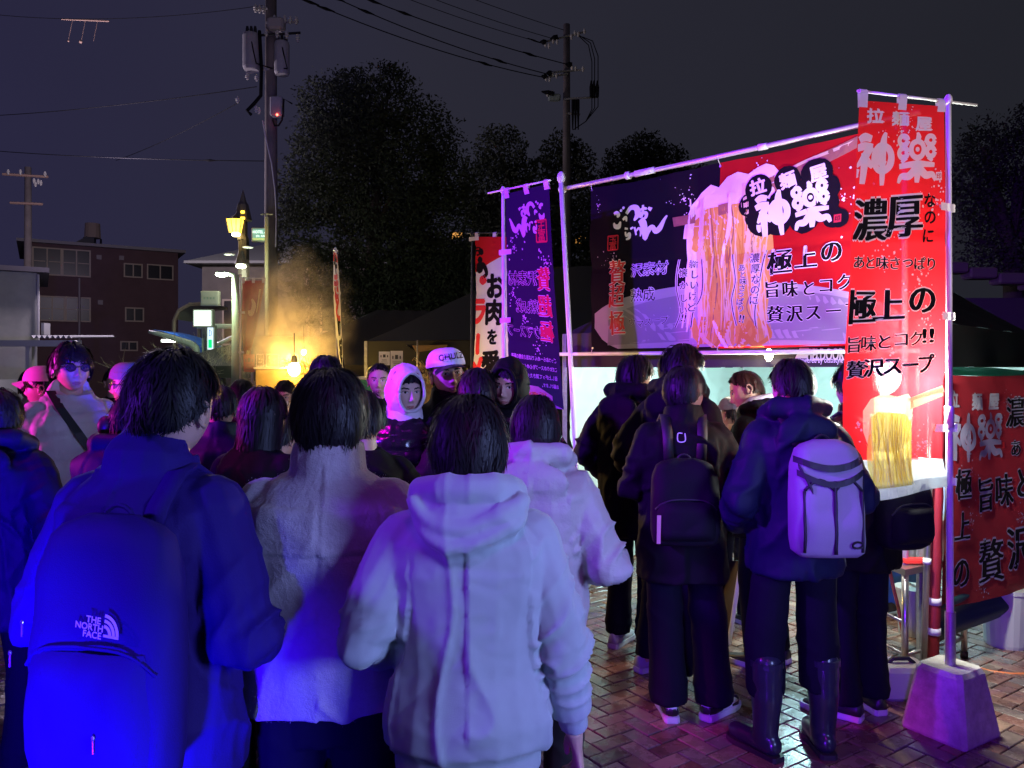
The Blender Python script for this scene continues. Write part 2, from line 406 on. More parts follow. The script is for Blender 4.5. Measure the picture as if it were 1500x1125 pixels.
def kagura_logo(f, u, v, s, mi, sx=1.0):
    """the two thick brush characters; s = height of one"""
    def B(cx, pts, w_): f.brush([(cx + x * s * sx, v + y * s) for x, y in pts], [k * s * 1.36 for k in w_] if isinstance(w_, list) else w_ * s, mi, 2)
    c = u - .56 * s * sx
    B(c, [(-.42, .36), (-.28, .42), (-.10, .38)], [.10, .13, .10]); B(c, [(-.46, .20), (-.28, .24), (-.06, .22)], [.10, .12, .09])
    B(c, [(-.10, .24), (-.26, .04), (-.46, -.16)], [.13, .14, .04]); B(c, [(-.26, .10), (-.27, -.20), (-.30, -.52)], [.14, .13, .10])
    B(c, [(-.22, -.02), (-.12, -.12), (-.06, -.20)], [.11, .10, .04]); B(c, [(-.44, -.20), (-.46, -.30), (-.44, -.38)], [.09, .08, .05])
    B(c, [(.22 + .22 * math.cos(a), -.02 + .26 * math.sin(a)) for a in [R(80 + 36 * k) for k in range(11)]], [.10, .13, .14, .13, .10, .09, .10, .13, .12, .11, .10])
    B(c, [(.20 + .10 * math.cos(a), -.02 + .13 * math.sin(a)) for a in [R(60 + 40 * k) for k in range(8)]], [.05] * 8)
    B(c, [(.28, .52), (.22, .30), (.22, -.30), (.22, -.58)], [.05, .13, .11, .07])
    c = u + .56 * s * sx
    for sgn in (-1, 1):
        for cy in (.34, .08):
            B(c, [(sgn * .36 + .11 * math.cos(a), cy + .10 * math.sin(a)) for a in [R(60 * k) for k in range(7)]], [.085] * 7)
        B(c, [(sgn * .30, -.02), (sgn * .40, -.12)], [.10, .05])
        B(c, [(sgn * .05, -.26), (sgn * .22, -.42), (sgn * .40, -.42), (sgn * .48, -.56)], [.13, .13, .10, .05])
    B(c, [(.17 * math.cos(a), .14 + .18 * math.sin(a)) for a in [R(90 + 45 * k) for k in range(9)]], [.09] * 9)
    f.dot(c, v + .14 * s, .055 * s, mi, 2)
    B(c, [(0, .52), (.03, .42), (0, .32)], [.04, .10, .08]); B(c, [(-.46, -.20), (0, -.17), (.46, -.21)], [.08, .11, .07]); B(c, [(0, -.10), (0, -.34), (-.02, -.58)], [.12, .13, .08])
def gottsuo(f, u, v, s, mi):
    """the hand written shop words, brushed thick"""
    def B(pts, w_, l=1): f.brush([(u + x * s, v + y * s) for x, y in pts], [k * s * 1.2 for k in w_], mi, l)
    B([(-1.05, .28), (-.92, .32), (-.82, .22), (-.90, .12)], [.10, .15, .16, .06]); B([(-1.10, -.10), (-1.04, -.26), (-.86, -.28), (-.74, -.08)], [.06, .17, .20, .05])
    f.dot(u - .68 * s, v + .40 * s, .07 * s, mi, 1); f.dot(u - .56 * s, v + .50 * s, .07 * s, mi, 1)
    B([(-.62, -.02), (-.46, .06), (-.44, -.12)], [.08, .13, .05])
    B([(-.42, .22), (-.20, .46), (.06, .42), (.14, .14), (-.06, -.12)], [.12, .17, .22, .24, .06])
    B([(.24, .30), (.42, .36), (.56, .32)], [.08, .11, .08]); B([(.38, .52), (.38, .2), (.30, .02), (.22, .08), (.34, .18), (.54, .12), (.52, -.04), (.40, -.10)], [.08, .10, .11, .10, .10, .14, .12, .06])
    B([(.62, .36), (.78, .26)], [.09, .15])
    B([(-.56, -.40), (-.40, -.44)], [.09, .06]); B([(-.54, -.56), (-.50, -.74), (-.34, -.66), (-.36, -.84), (-.52, -.90)], [.06, .09, .12, .12, .05])
    B([(-.28, -.46), (-.12, -.40)], [.08, .07]); B([(-.06, -.40), (0, -.76)], [.08, .07]); B([(-.02, -.62), (.14, -.48), (.26, -.60), (.20, -.84)], [.05, .09, .12, .04])
    B([(.26, -.10), (.38, -.30), (.44, -.66), (.44, -.96), (.60, -.66), (.82, -.50), (.98, -.70), (1.20, -.60), (1.40, -.26), (1.52, -.10)], [.24, .30, .27, .16, .20, .16, .20, .22, .12, .06])
def seal(f, u, v, s, mi, gl='寶'):
    for (a, b, c, d) in ((-.5, -.62, .5, -.62), (.5, -.62, .5, .62), (.5, .62, -.5, .62), (-.5, .62, -.5, -.62)):
        f.brush([(u + a * s, v + b * s), (u + c * s, v + d * s)], s * .1, mi, 1, 2)
    f.text('玉', u, v + .28 * s, s * .62, mi, .02, 1.3, 0, 1); f.text('富', u, v - .28 * s, s * .66, mi, .02, 1.2, 0, 1)
def outl(f, t, u, v, size, mi=BK, mo=WH, off=.02, sx=1., fit=None, w_=.045, lift=9):
    vs, _ = glyphs(t, off); W_ = (max(a for a, _ in vs) - min(a for a, _ in vs)) if vs else 1
    if fit: sx = fit / W_ / size
    f.text(t, u, v, size, mo, off + w_, sx, 0, lift); f.text(t, u, v, size, mi, off * 1.25, sx, 0, lift + 1, None, .12)
def noodles(f, cx, top, bot, w_, seed, lift=2):
    q = random.Random(seed)
    edge = 14
    L_, R_ = [], []
    for i in range(edge + 1):
        t = i / edge; y = top + (bot - top) * t; wd = w_ * (.78 + .22 * math.sin(2.6 * t + .3)) * (.62 if i == 0 else 1)
        L_.append((cx - wd * .5 + .03 * w_ * math.sin(7 * t), y)); R_.append((cx + wd * .5 + .03 * w_ * math.sin(5 * t + 1), y))
    f.strip(L_, R_, YE, lift)
    for k in range(120):
        a = q.uniform(-.49, .49); ph = q.uniform(0, 6); am = q.uniform(.01, .045) * w_
        y0 = top + (bot - top) * q.choice([0, 0, .05, .2, .4, .6]); y1 = bot + (top - bot) * q.choice([0, 0, .1, .35, .5])
        if abs(y1 - y0) < abs(top - bot) * .2: continue
        pts = [(cx + a * w_ * (1 - .18 * math.sin(math.pi * t)) + am * math.sin(ph + 5 * t), y0 + (y1 - y0) * t) for t in [i / 6 for i in range(7)]]
        mi = q.choice([YE, CR, GO, GO, YE, CR, CR, WD] if abs(a) < .34 else [CR, CR, YE])
        f.brush(pts, [w_ * q.uniform(.007, .02) * (1 if 0 < i < 6 else .3) for i in range(7)], mi, lift + 1 + k % 5, 14)

# ================================================================== the big shop banner on its frame
A0 = (.43, 6.1); Ad = (.715 / 1.0006, -.70 / 1.0006)
def bp(u, z): return Vector((A0[0] + u * Ad[0], A0[1] + u * Ad[1], z))
bt = empty('banner_frame', bp(0, 0), 0, 'long tilted steel pole frame carrying the wide noodle banner over the stall front', 'pole frame')
lp0, lp1 = at(822, 264, 6.06), at(853, 846, 6.06)
m = MB(); m.tube([lp1, lp0], .02, 10); m.build('upright_pole', whitepole, bt, smooth=True)
m = MB(); m.ell(lp0 + Vector((0, 0, .02)), (.032, .032, .05)); m.build('pole_cap', whitepole, bt, smooth=True)
m = MB(); m.tube([bp(-.03, 3.125), bp(1.2, 3.12), bp(2.58, 3.13)], .017, 10); m.build('top_rail', mat('painted_rail', (.62, .55, .60), .35, .3), bt, smooth=True)
for u_a, u_b, r_c in ((-.06, -.02, .03), (.66, .83, .024), (.58, .61, .030), (1.62, 1.68, .022)):
    m = MB(); m.tube([bp(u_a, 3.123), bp(u_b, 3.123)], r_c, 10); m.build('pole_coupling', whitepole, bt, smooth=True)
m = MB(); m.tube([bp(-.1, 1.815), bp(2.58, 1.80)], .014, 10); m.ell(bp(-.12, 1.815), (.03, .03, .03)); m.build('bottom_rail', whitepole, bt, smooth=True)
m = MB(); m.tube([bp(2.5, 0), bp(2.5, 3.16)], .019, 10); m.build('upright_pole', whitepole, bt, smooth=True)
U0, U1, Z0, Z1 = .262, 2.48, 1.835, 3.085
bw_, bh_ = U1 - U0, Z1 - Z0
nb = Vector((-.70, -.715, 0))
def bsurf(u, v):
    def pp(u, v):
        sag = .022 * math.sin(math.pi * min(max((u) / 1.02, 0), 1)) * (v / bh_) ** 4 if u < 1.02 else .02 * math.sin(math.pi * (u - 1.02) / 1.34) * (v / bh_) ** 4
        d = .018 * math.sin(3.1 * u + 1.5 * v) + .010 * math.sin(9 * (v - .6 * u)) * (v / bh_) + .006 * math.sin(17 * (v + .5 * u)) - .010 * math.exp(-((v - .5 * bh_) / .03) ** 2) - .008 * math.exp(-((u - .9) / .03) ** 2) + .012 * abs(math.sin(6.5 * u)) ** 6 * (v / bh_) ** 5
        return bp(U0 + u, Z0 + v - sag) + nb * (d + .006)
    p = pp(u, v); n = (pp(u + .01, v) - pp(u - .01, v)).cross(pp(u, v + .01) - pp(u, v - .01)).normalized()
    return p, (n if n.dot(nb) > 0 else -n)
bann = empty('shop_banner', bp(U0, Z0), 0, 'wide navy and red noodle banner with a bowl photo hung on the tilted pole frame', 'banner')
def bq(px, py):
    u, z = on_plane(px, py, A0, Ad); return u - U0, z - Z0
uS = bq(1053, 300)[0]
b = MB(); b.grid(lambda a, t: bsurf(a * bw_, t * bh_)[0], 150, 80)
o_ = b.build('banner_cloth', [tex_navy, tex_red], bann, smooth=True)
for i, pgn in enumerate(o_.data.polygons):
    if ((i % 149) + .5) / 149 * bw_ > uS: pgn.material_index = 1
f = Flat(); q = random.Random(3)
def T(px, py): return bq(px, py)
def S(px, h): return h / F * (A0[1] + (bq(px, 400)[0] + U0) * Ad[1])          # photo pixels -> metres near column px
# red field cut exactly at the seam
# bowl: pale ceramic rim with soup
NB = 40
rim = [T(872 + (1262 - 872) * i / NB, 0)[0] for i in range(NB + 1)]
bc = T(1062, 470); bl0 = T(873, 480); 
def bowl_line(i, k):
    u = rim[i]; a = (i / NB * 2 - 1)
    return a
topl, botl = [], []
for i in range(NB + 1):
    a = i / NB; px = 873 + (1345 - 873) * a
    yt = 478 - 70 * math.sin(math.pi * min(1, a * 1.04 + .02)) ** .75 if a < .97 else 470
    yt = 481 - 68 * (max(0, 1 - (2 * a - .95) ** 2) ** .5)
    yb = 514 if a > .08 else 481 + (514 - 481) * (a / .08) ** .6
    topl.append(T(px, yt)); botl.append((T(px, yt)[0], max(T(px, yb)[1], .012)))
f.strip(topl, botl, LG, 1)
t2, b2 = [], []
for i in range(NB + 1):
    a = i / NB; px = 893 + (1345 - 893) * a; yt = 490 - 66 * (max(0, 1 - (2 * a - .95) ** 2) ** .5)
    t2.append(T(px, yt)); b2.append((T(px, yt)[0], max(min(T(px, yt)[1] - .01, T(px, 506 - 8 * math.sin(math.pi * a))[1]), .03)))
f.strip(t2, b2, GY, 2)
for k in range(26):
    px, py = q.uniform(920, 1230), q.uniform(462, 508); a = T(px, py); f.brush([(a[0] - q.uniform(.03, .09), a[1] - .004), a, (a[0] + q.uniform(.03, .09), a[1] + .004)], [.003, .008, .003], LG, 3, 4)
# noodles lifted by chopsticks
cxn = T(1072, 380)[0]
f.poly([T(1120, 262), T(1262, 196), T(1262, 212), T(1135, 280), T(1122, 276)], WD, 2)
f.brush([T(1128, 262), T(1190, 232), T(1262, 202)], [.012, .02, .02], CR, 3)
f.poly([T(985, 318), T(1018, 312), T(1020, 326), T(988, 332)], WD, 9)
mound = [(1002, 350), (1004, 320), (1012, 298), (1026, 282), (1040, 270), (1052, 274), (1064, 258), (1080, 250), (1096, 253), (1110, 243), (1124, 237), (1136, 240), (1146, 252), (1140, 262), (1130, 300), (1126, 350)]
f.poly([T(*p) for p in mound], WH, 3)
noodles(f, T(1066, 400)[0], T(1066, 300)[1], .03, T(1130, 400)[0] - T(1006, 400)[0], 8, 4)
for k in range(22):
    x = q.uniform(1006, 1030); f.brush([T(x, q.uniform(290, 330)), T(x + q.uniform(-3, 5), 400), T(x + q.uniform(-8, 10), q.uniform(450, 508))], [.01, .022, .012], q.choice([WH, WH, CR]), 8 + k % 2)
f.brush([T(1070, 282), T(1068, 330), T(1058, 372), T(1056, 392)], [.02, .03, .02, .008], WH, 9)
f.brush([T(1090, 268), T(1094, 312), T(1092, 370), T(1086, 410)], [.02, .03, .026, .01], CR, 9)
for p in ((1052, 300, 1060, 304), (1092, 284, 1100, 286)): f.poly([T(p[0], p[1]), T(p[2] + 12, p[1] - 5), T(p[2] + 12, p[3] + 6), T(p[0], p[1] + 16)], WD, 8)
for k in range(14):
    x = q.uniform(1030, 1120); f.brush([T(x, 470), T(x + q.uniform(-14, 14), 492), T(x + q.uniform(-24, 24), 511)], [.02, .03, .02], q.choice([CR, WH, YE, GO]), 8)
# words on the dark side
gs = S(940, 34); c_ = T(933, 318); gottsuo(f, c_[0], c_[1], gs, WH)
splatter(f, *T(1000, 290), .16, 40, WH, 1); splatter(f, *T(1030, 315), .1, 22, WH, 2, .006); splatter(f, *T(880, 300), .06, 14, WH, 3, .003); splatter(f, *T(900, 380), .14, 30, WH, 4, .003)
p = T(901, 356); seal(f, p[0], p[1], S(901, 17), RD)
for ch, py, h in (('贅', 400, 38), ('超', 434, 34), ('極', 473, 36)):
    p = T(907, py); outl(f, ch, p[0], p[1], S(907, h) * 1.06, RD, WH, .022, .78, None, .014)
for ch, px, py, h in (('沢素材', 953, 394, 21), ('熟成', 944, 432, 21)):
    p = T(px, py); f.text(ch, p[0], p[1], S(px, h), WH, .05, 1.02, 0, 1); f.text(ch, p[0], p[1], S(px, h), BK, .0, 1.02, 0, 2)
for i, ch in enumerate('ウマスープ'):
    p = T(930 + i * 11.6, 472 + (3 if i == 1 else 0) - (3 if i > 2 else 0)); f.text(ch, p[0], p[1], S(940, 13), WH, .05, 1.1, 0, 9); f.text(ch, p[0], p[1], S(940, 13), BK, .0, 1.1, 0, 10)
def vcol(body, px, py0, py1, h, lift=13):
    n = len(body)
    for i, ch in enumerate(body):
        p = T(px + (2 * math.sin(i)), py0 + (py1 - py0) * i / (n - 1)); f.text(ch, p[0], p[1], S(px, h), WH, .08, 1.1, 0, lift); f.text(ch, p[0], p[1], S(px, h), BK, .012, 1.1, 0, lift + 1)
vcol('新しいけど', 1016, 386, 450, 14); vcol('懐かしい', 1002, 400, 455, 13); vcol('濃厚なのに', 1105, 378, 440, 14.5); vcol('あと味さっぱり', 1086, 392, 452, 11)
for px, py in ((1003, 466), (1087, 467)):
    p = T(px, py); f.text('!!', p[0], p[1], S(px, 15), WH, .06, 1.2, -.2, 13); f.text('!!', p[0], p[1], S(px, 15), BK, .02, 1.2, -.2, 14)
for pts in (((995, 380), (993, 420), (998, 455), (992, 480)), ((1027, 376), (1029, 430), (1016, 455), (1013, 480)), ((1072, 372), (1076, 410), (1072, 440), (1079, 477)), ((1121, 366), (1113, 410), (1106, 450), (1107, 477))):
    f.brush([T(*p) for p in pts], .017, WH, 11); f.brush([T(*p) for p in pts], .007, BK, 12)
# dark cloud behind the white shop name
for (x, y, r) in ((1112, 274, 21), (1156, 262, 21), (1200, 254, 24), (1118, 318, 28), (1150, 300, 26), (1176, 290, 28), (1205, 300, 26), (1140, 322, 22), (1180, 318, 24), (1222, 318, 16), (1232, 320, 14), (1214, 274, 20), (1100, 300, 18)):
    p = T(x, y); f.dot(p[0], p[1], S(x, r), NV, 10, 18, .04)
for ch, px, py in (('拉', 1111, 272), ('麺', 1156, 262), ('屋', 1202, 252)):
    p = T(px, py); f.text(ch, p[0], p[1], S(px, 25), WH, .045, 1.05, .16, 12)
p = T(1160, 304); 
f2 = Flat(); kagura_logo(f2, 0, 0, S(1160, 62), WH, .86); ca, sa = math.cos(.10), math.sin(.10)
f.add([(p[0] + x * ca - y * sa, p[1] + x * sa + y * ca, 13) for x, y, z in f2.v], f2.f, WH)
p = T(1229, 320); f.box(p[0], p[1], .045, .05, RD, 12); f.text('印', p[0], p[1], .035, NV, .02, 1, 0, 13)
splatter(f, *T(1238, 290), .2, 34, WH, 5, .0045); splatter(f, *T(1110, 236), .14, 18, WH, 6)
for ch, px, py, h in (('極', 1142, 383, 40), ('上', 1181, 376, 36), ('の', 1220, 369, 36)):
    p = T(px, py); outl(f, ch, p[0], p[1], S(px, h), BK, WH, .03, 1, None, .02)
for ch, px, py, h in (('旨', 1131, 424, 24), ('味', 1158, 423, 24), ('と', 1186, 422, 23), ('コ', 1211, 419, 24), ('ク', 1238, 413, 25), ('贅', 1135, 460, 25), ('沢', 1163, 459, 25), ('ス', 1191, 458, 25), ('ー', 1222, 455, 25), ('プ', 1252, 452, 25)):
    p = T(px, py); outl(f, ch, p[0], p[1], S(px, h) * 1.05, BK, WH, .03, 1, None, .02)
f.build('printed_artwork', [BINK0] + INK[1:], bsurf, bann, .08, clip=(0, bw_, .004, bh_ - .004))
m = MB()
for u in (.01, uS, bw_ - .02):
    for v in (.02, bh_ - .015):
        p, n = bsurf(u, v); pr = bp(U0 + u, 3.12 if v > .5 else 1.812)
        m.tube([p + n * .003, (p + pr) / 2 + nb * .02, pr + nb * .02, pr + Vector((0, 0, .012))], .0022, 5)
m.build('hanging_tie', whitepole, bann)
m = MB()
for u in (.012, uS, bw_ - .02):
    for v in (.022, bh_ - .022):
        p, n = bsurf(u, v); m.tube([p + n * .001, p + n * .005], .009, 10)
m.build('eyelet', steel, bann)

# ================================================================== upright advertising flags
def flag(name, label, poleb, polet, L, Rr, clothm, wave, layout, rod=None, loops=3, tabs=(), seed=0, base=None, group='upright advertising flags', wf=1.6, polemat=None, pr=.0135, zone=None, inks=None):
    root = empty(name, (poleb[0], poleb[1], 0), 0, label, 'flag', group)
    pm = polemat or whitepole
    m = MB(); m.tube([poleb, (Vector(poleb) + Vector(polet)) / 2, polet], [pr * 1.25, pr * 1.1, pr * .9], 12); m.ell(Vector(polet), (.019, .019, .03), 10, 6); m.build('pole', pm, root, smooth=True)
    mid = Vector(poleb).lerp(Vector(polet), .45); m = MB(); m.tube([mid - Vector((0, 0, .05)), mid + Vector((0, 0, .05))], .021, 10); m.build('pole_joint', pm, root, smooth=True)
    m = MB(); m.tube([rod[0], rod[1]], .0065, 8); m.build('cross_rod', pm, root, smooth=True)
    surf, W, H = ruled(L, Rr, wave, wf, seed)
    c = cloth('flag_cloth', surf, W, H, [clothm] + ([z_ for z_ in zone[1]] if zone else []), root)
    if zone:
        for i_, pg in enumerate(c.data.polygons): pg.material_index = zone[0](((i_ % 29) + .5) / 29, ((i_ // 29) + .5) / 119)
    for k in range(loops):
        m = MB()
        a = .04 + .92 * k / (loops - 1); p, n = surf(a * W, H - .0); t = Vector(rod[0]).lerp(Vector(rod[1]), 0)
        r0, r1 = Vector(rod[0]), Vector(rod[1]); d = (r1 - r0); s_ = max(0, min(1, (p - r0).dot(d) / d.length_squared)); q_ = r0 + d * s_
        w2 = (surf(W * .6, H)[0] - surf(W * .4, H)[0]).normalized() * .022
        lo = surf(a * W, H - .05)[0]
        for sg in (1, -1):
            m.add([lo - w2 + n * .004 * sg, lo + w2 + n * .004 * sg, q_ + w2 * .9 + n * .011 * sg, q_ - w2 * .9 + n * .011 * sg, q_ + w2 * .9 + Vector((0, 0, .011)), q_ - w2 * .9 + Vector((0, 0, .011))],
                  [(0, 1, 2, 3), (3, 2, 4, 5)])
        m.build('hanging_loop', mat('loop_tape', (.72, .7, .72), .7, trans=.2), root)
    for (vv, side, d_) in tabs:
        p, n = surf(side * W, vv * H); pp = Vector(poleb).lerp(Vector(polet), max(0, min(1, (p.z - poleb[2]) / (polet[2] - poleb[2])))); pp.z = p.z
        dd = (pp - p); dd.z = 0; dn = dd.normalized() if dd.length > 1e-5 else Vector((1, 0, 0)); e_ = pp + dn * .028; s0 = p - dn * .05; nn = Vector((-dn.y, dn.x, 0)) * .017
        if nn.dot(n) < 0: nn = -nn
        m = MB()
        for zz in ((nn),): m.add([s0 + n * .005 - Vector((0, 0, .018)), s0 + n * .005 + Vector((0, 0, .018)), e_ + nn + Vector((0, 0, .018)), e_ + nn - Vector((0, 0, .018)), e_ - nn + Vector((0, 0, .018)), e_ - nn - Vector((0, 0, .018))], [(0, 1, 2, 3), (3, 2, 4, 5)])
        m.build('pole_tab', mat('loop_tape'), root)
    f = Flat(); layout(f, W, H); 
    if f.v: f.build('printed_artwork', inks or INK, surf, c, .06, clip=(.001, W - .001, .001, H - .001))
    return root, surf, W, H
# --- the large red flag at the right
def fl_red(f, W, H):
    # photo rows -> v : top row 150, bottom row 740
    def V(py): return H * (740 - py) / (740 - 152)
    def Uu(px, py):
        l = np.interp(py, [150, 330, 500, 740], [1259, 1248, 1236, 1237]); r = np.interp(py, [150, 300, 500, 600, 655, 720], [1385, 1385, 1385, 1383, 1368, 1395]); return (px - l) / (r - l) * W
    s = 3.56 / F
    k = 1.18    # the flag is seen a little from the side
    for ch, px, py in (('拉', 1281, 181), ('麺', 1318, 184), ('屋', 1353, 192)): f.text(ch, Uu(px, py), V(py), 25 * s, WH, .05, k, 0, 1)
    kagura_logo(f, Uu(1311, 240), V(238), 62 * s, WH, .98)
    f.box(Uu(1375, 267), V(267), .03, .036, WH, 1); f.text('印', Uu(1375, 267), V(267), .026, RC, .02, 1, 0, 2)
    splatter(f, Uu(1320, 205), V(205), .14, 60, WH, 1, .003)
    for ch, px, py in (('濃', 1273, 318), ('厚', 1323, 316)): outl(f, ch, Uu(px, py), V(py), 58 * s, BK, WH, .03, 1.0 * .95, None, .025)
    for ch, px, py in (('な', 1361, 298), ('の', 1361, 319), ('に', 1359, 341)): f.text(ch, Uu(px, py), V(py), 19 * s, BK, .035, 1.1, 0, 1)
    for i, ch in enumerate('あと味さっぱり'): px = 1257 + i * 17.6; f.text(ch, Uu(px, 373), V(373 + i * .4), 18 * s, BK, .03, 1.1, 0, 2, None, .2); f.text(ch, Uu(px, 373), V(373 + i * .4), 18 * s, WH, .055, 1.1, 0, 1)
    for ch, px, py, h in (('極', 1259, 432, 46), ('上', 1299, 430, 44), ('の', 1348, 425, 44)): outl(f, ch, Uu(px, py), V(py), h * s * 1.05, BK, WH, .03, 1.0, None, .022)
    for i, ch in enumerate('旨味とコク'): px = 1249 + i * 22; outl(f, ch, Uu(px, 482), V(482 - i * .8), 23 * s, BK, WH, .025, 1.05, None, .03)
    outl(f, '!!', Uu(1357, 476), V(476), 28 * s, BK, WH, .04, 1.5, None, .03)
    for i, ch in enumerate('贅沢スープ'): px = 1252 + i * 25.5; outl(f, ch, Uu(px, 516), V(517 - i * .8), 27 * s, BK, WH, .03, 1.05, None, .03)
    for k_, (x, y, n) in enumerate(((1370, 300, 26), (1290, 365, 22), (1340, 395, 20), (1360, 450, 18), (1300, 500, 16), (1345, 625, 36), (1260, 600, 16), (1370, 270, 12))): splatter(f, Uu(x, y), V(y), .09, n, WH, 20 + k_, .004)
    # bowl photo along the foot
    lo, hi = [], []
    for i in range(21):
        a = i / 20; hi.append((a * W, V(662 - 16 * a - 4 * math.sin(a * 3)))); lo.append((a * W, .002))
    f.strip(hi, lo, LG, 1)
    f.strip([(a * W, V(706 - 12 * a)) for a in np.linspace(0, 1, 12)], [(a * W, .002) for a in np.linspace(0, 1, 12)], GY, 2)
    f.poly([(Uu(1330, 566), V(557)), (Uu(1383, 566), V(542)), (Uu(1383, 566), V(554)), (Uu(1330, 566), V(572))], WD, 3)
    f.brush([(Uu(1326, 560), V(560)), (Uu(1384, 560), V(547))], [.012, .016], CR, 4)
    md = [(1266, 610), (1266, 578), (1276, 560), (1292, 552), (1310, 556), (1326, 552), (1336, 562), (1332, 592), (1326, 620), (1300, 640), (1272, 640)]
    f.poly([(Uu(a, b), V(b)) for a, b in md], CR, 3)
    noodles(f, Uu(1300, 620), V(578), V(708), .19, 4, 4)
Lr = [at(1259, 147, 3.53), at(1252, 270, 3.50), at(1245, 400, 3.46), at(1237, 530, 3.42), at(1235, 640, 3.40), at(1237, 742, 3.40)]
Rr_ = [at(1383, 156, 3.62), at(1385, 260, 3.60), at(1385, 400, 3.60), at(1384, 520, 3.60), at(1381, 600, 3.60), at(1376, 655, 3.63), at(1393, 712, 3.62)]
Rr_ = [Rr_[i] for i in (0, 1, 2, 3, 5, 6)]
pb, pt = at(1392, 990, 3.62), at(1389, 147, 3.62)
flag_red, *_ = flag('advertising_flag', 'tall red noodle flag on a white pole in the concrete block at the right', pb, pt, Lr, Rr_, tex_red, .020, fl_red,
                   (at(1256, 133, 3.53), at(1431, 154, 3.66)), tabs=((.735, 1, 0), (.495, 1, 0), (.25, 1, 0), (.045, 1, 0)), seed=1,
                   zone=(lambda a, t: 2 if (.26 < a < .66 and .075 < t < .31 and (t < .27 or .30 < a < .60)) else 1 if t < .142 + .018 * a else 0, (mat('flag_white_cloth', (.80, .82, .84), .7, trans=.55, clear=.05), mat('flag_cream_cloth', (.88, .78, .42), .7, trans=.6, clear=.05))),
                   inks=INK[:3] + [mat('flag_shade_print', (.42, .46, .52), .6, trans=.7, clear=.25), mat('flag_yellow_print', (.95, .80, .22), .6, trans=.75, clear=.1), mat('flag_cream_print', (.95, .90, .66), .6, trans=.75, clear=.1), mat('flag_stick_print', (.75, .62, .35), .6, trans=.7, clear=.1), mat('flag_bowl_print', (.66, .68, .70), .6, trans=.75, clear=.25), mat('flag_gold_print', (.75, .62, .14), .6, trans=.75, clear=.1)] + INK[9:])
# concrete foot
cb = empty('concrete_block', (pb.x, pb.y, 0), R(31), 'tapered grey concrete block holding the tall red flag pole', 'flag base')
m = MB(); rings = []
for z, h, b_ in ((0, .150, .012), (.012, .155, .02), (.29, .110, .02), (.312, .098, .02)):
    rings.append([(-h + b_, -h, z), (h - b_, -h, z), (h, -h + b_, z), (h, h - b_, z), (h - b_, h, z), (-h + b_, h, z), (-h, h - b_, z), (-h, -h + b_, z)])
m.loft(rings); link_mesh('block', m.mesh('block'), concrete, cb)
m = MB(); m.tube([(0, 0, .28), (0, 0, .56)], .0235, 14, cap=False); m.tube([(0, 0, .56), (0, 0, .28)], .0205, 14, cap=False); link_mesh('socket_pipe', m.mesh('socket_pipe'), galv, cb, smooth=True)
m = MB(); m.box((.132, -.0, .20), (.02, .07, .018)); link_mesh('grip_slot', m.mesh('grip_slot'), mat('slot_shadow_dark', (.05, .05, .05), .9), cb)  # dark bar painted for the shade inside a grip slot
# --- dark flag seen from behind
def mirrored(fn):
    def g_(f, W, H):
        h = Flat(); fn(h, W, H); f.add([(W - x, y, z) for x, y, z in h.v], h.f, 0); f.mi[-len(h.f):] = h.mi
    return g_
def fl_dark(f, W, H):
    def V(py): return H * (590 - py) / (590 - 275)
    s = 5.35 / F
    gottsuo(f, W * .46, V(313), W * .30, WH); seal(f, W * .20, V(334), .085, RD)
    for ch, py in (('贅', 388), ('超', 425), ('極', 462)): outl(f, ch, W * .2, V(py), .155, RD, WH, .03, .66, None, .012)
    for ch, py, wd in (('沢素材', 387, .62), ('熟成', 427, .45), ('ウマスープ', 465, .66)):
        f.text(ch, W * (.34 + wd / 2), V(py), .10, WH, .04, 1, 0, 1, fit=W * wd); f.text(ch, W * (.34 + wd / 2), V(py), .10, BK, .012, 1, 0, 2, fit=W * wd * .985)
    for i, tx in enumerate(('ごっつおらーめんでは旨さ自慢の厳選', 'こだわりのスープを心ゆくまで味わい', '召し上がって頂きたい。心を込め', 'お届けします。')): f.text(tx, W * (.5 if i < 3 else .22), V(505 + i * 13), .034, WH, .02, 1, 0, 1, fit=W * (.86 if i < 3 else .32))
    for k_, (a, b_) in enumerate(((.8, 350), (.15, 365), (.85, 410), (.6, 445), (.4, 490))): splatter(f, W * a, V(b_), .08, 24, WH, 40 + k_, .004)
    noodles(f, W * .60, V(556), 0, W * .70, 9, 3); f.poly([(W * .2, V(561)), (W * .45, V(547)), (W * .75, V(545)), (W * .97, V(558)), (W * .97, V(572)), (W * .2, V(570))], CR, 3)
    f.poly([(0, 0), (W * .4, 0), (W * .3, V(575)), (W * .08, V(583))], LG, 2)
Ld = [at(741, 284, 5.42), at(742, 400, 5.42), at(744, 500, 5.40), at(748, 592, 5.38)]
Rd = [at(804, 269, 5.16), at(811, 400, 5.12), at(819, 510, 5.10), at(826, 600, 5.10)]
flag('advertising_flag', 'tall dark navy flag with mirrored red lettering left of the wide banner', at(741, 900, 5.44), at(737, 279, 5.44), Ld, Rd, mat('navy_flag_cloth', (.018, .011, .045), .75, bump=.3, bscale=500, trans=.3, spec=.2), .012, mirrored(fl_dark),
     (at(715, 283, 5.52), at(806, 264, 5.14)), tabs=((.75, 0, 0), (.44, 0, 0)), seed=2)
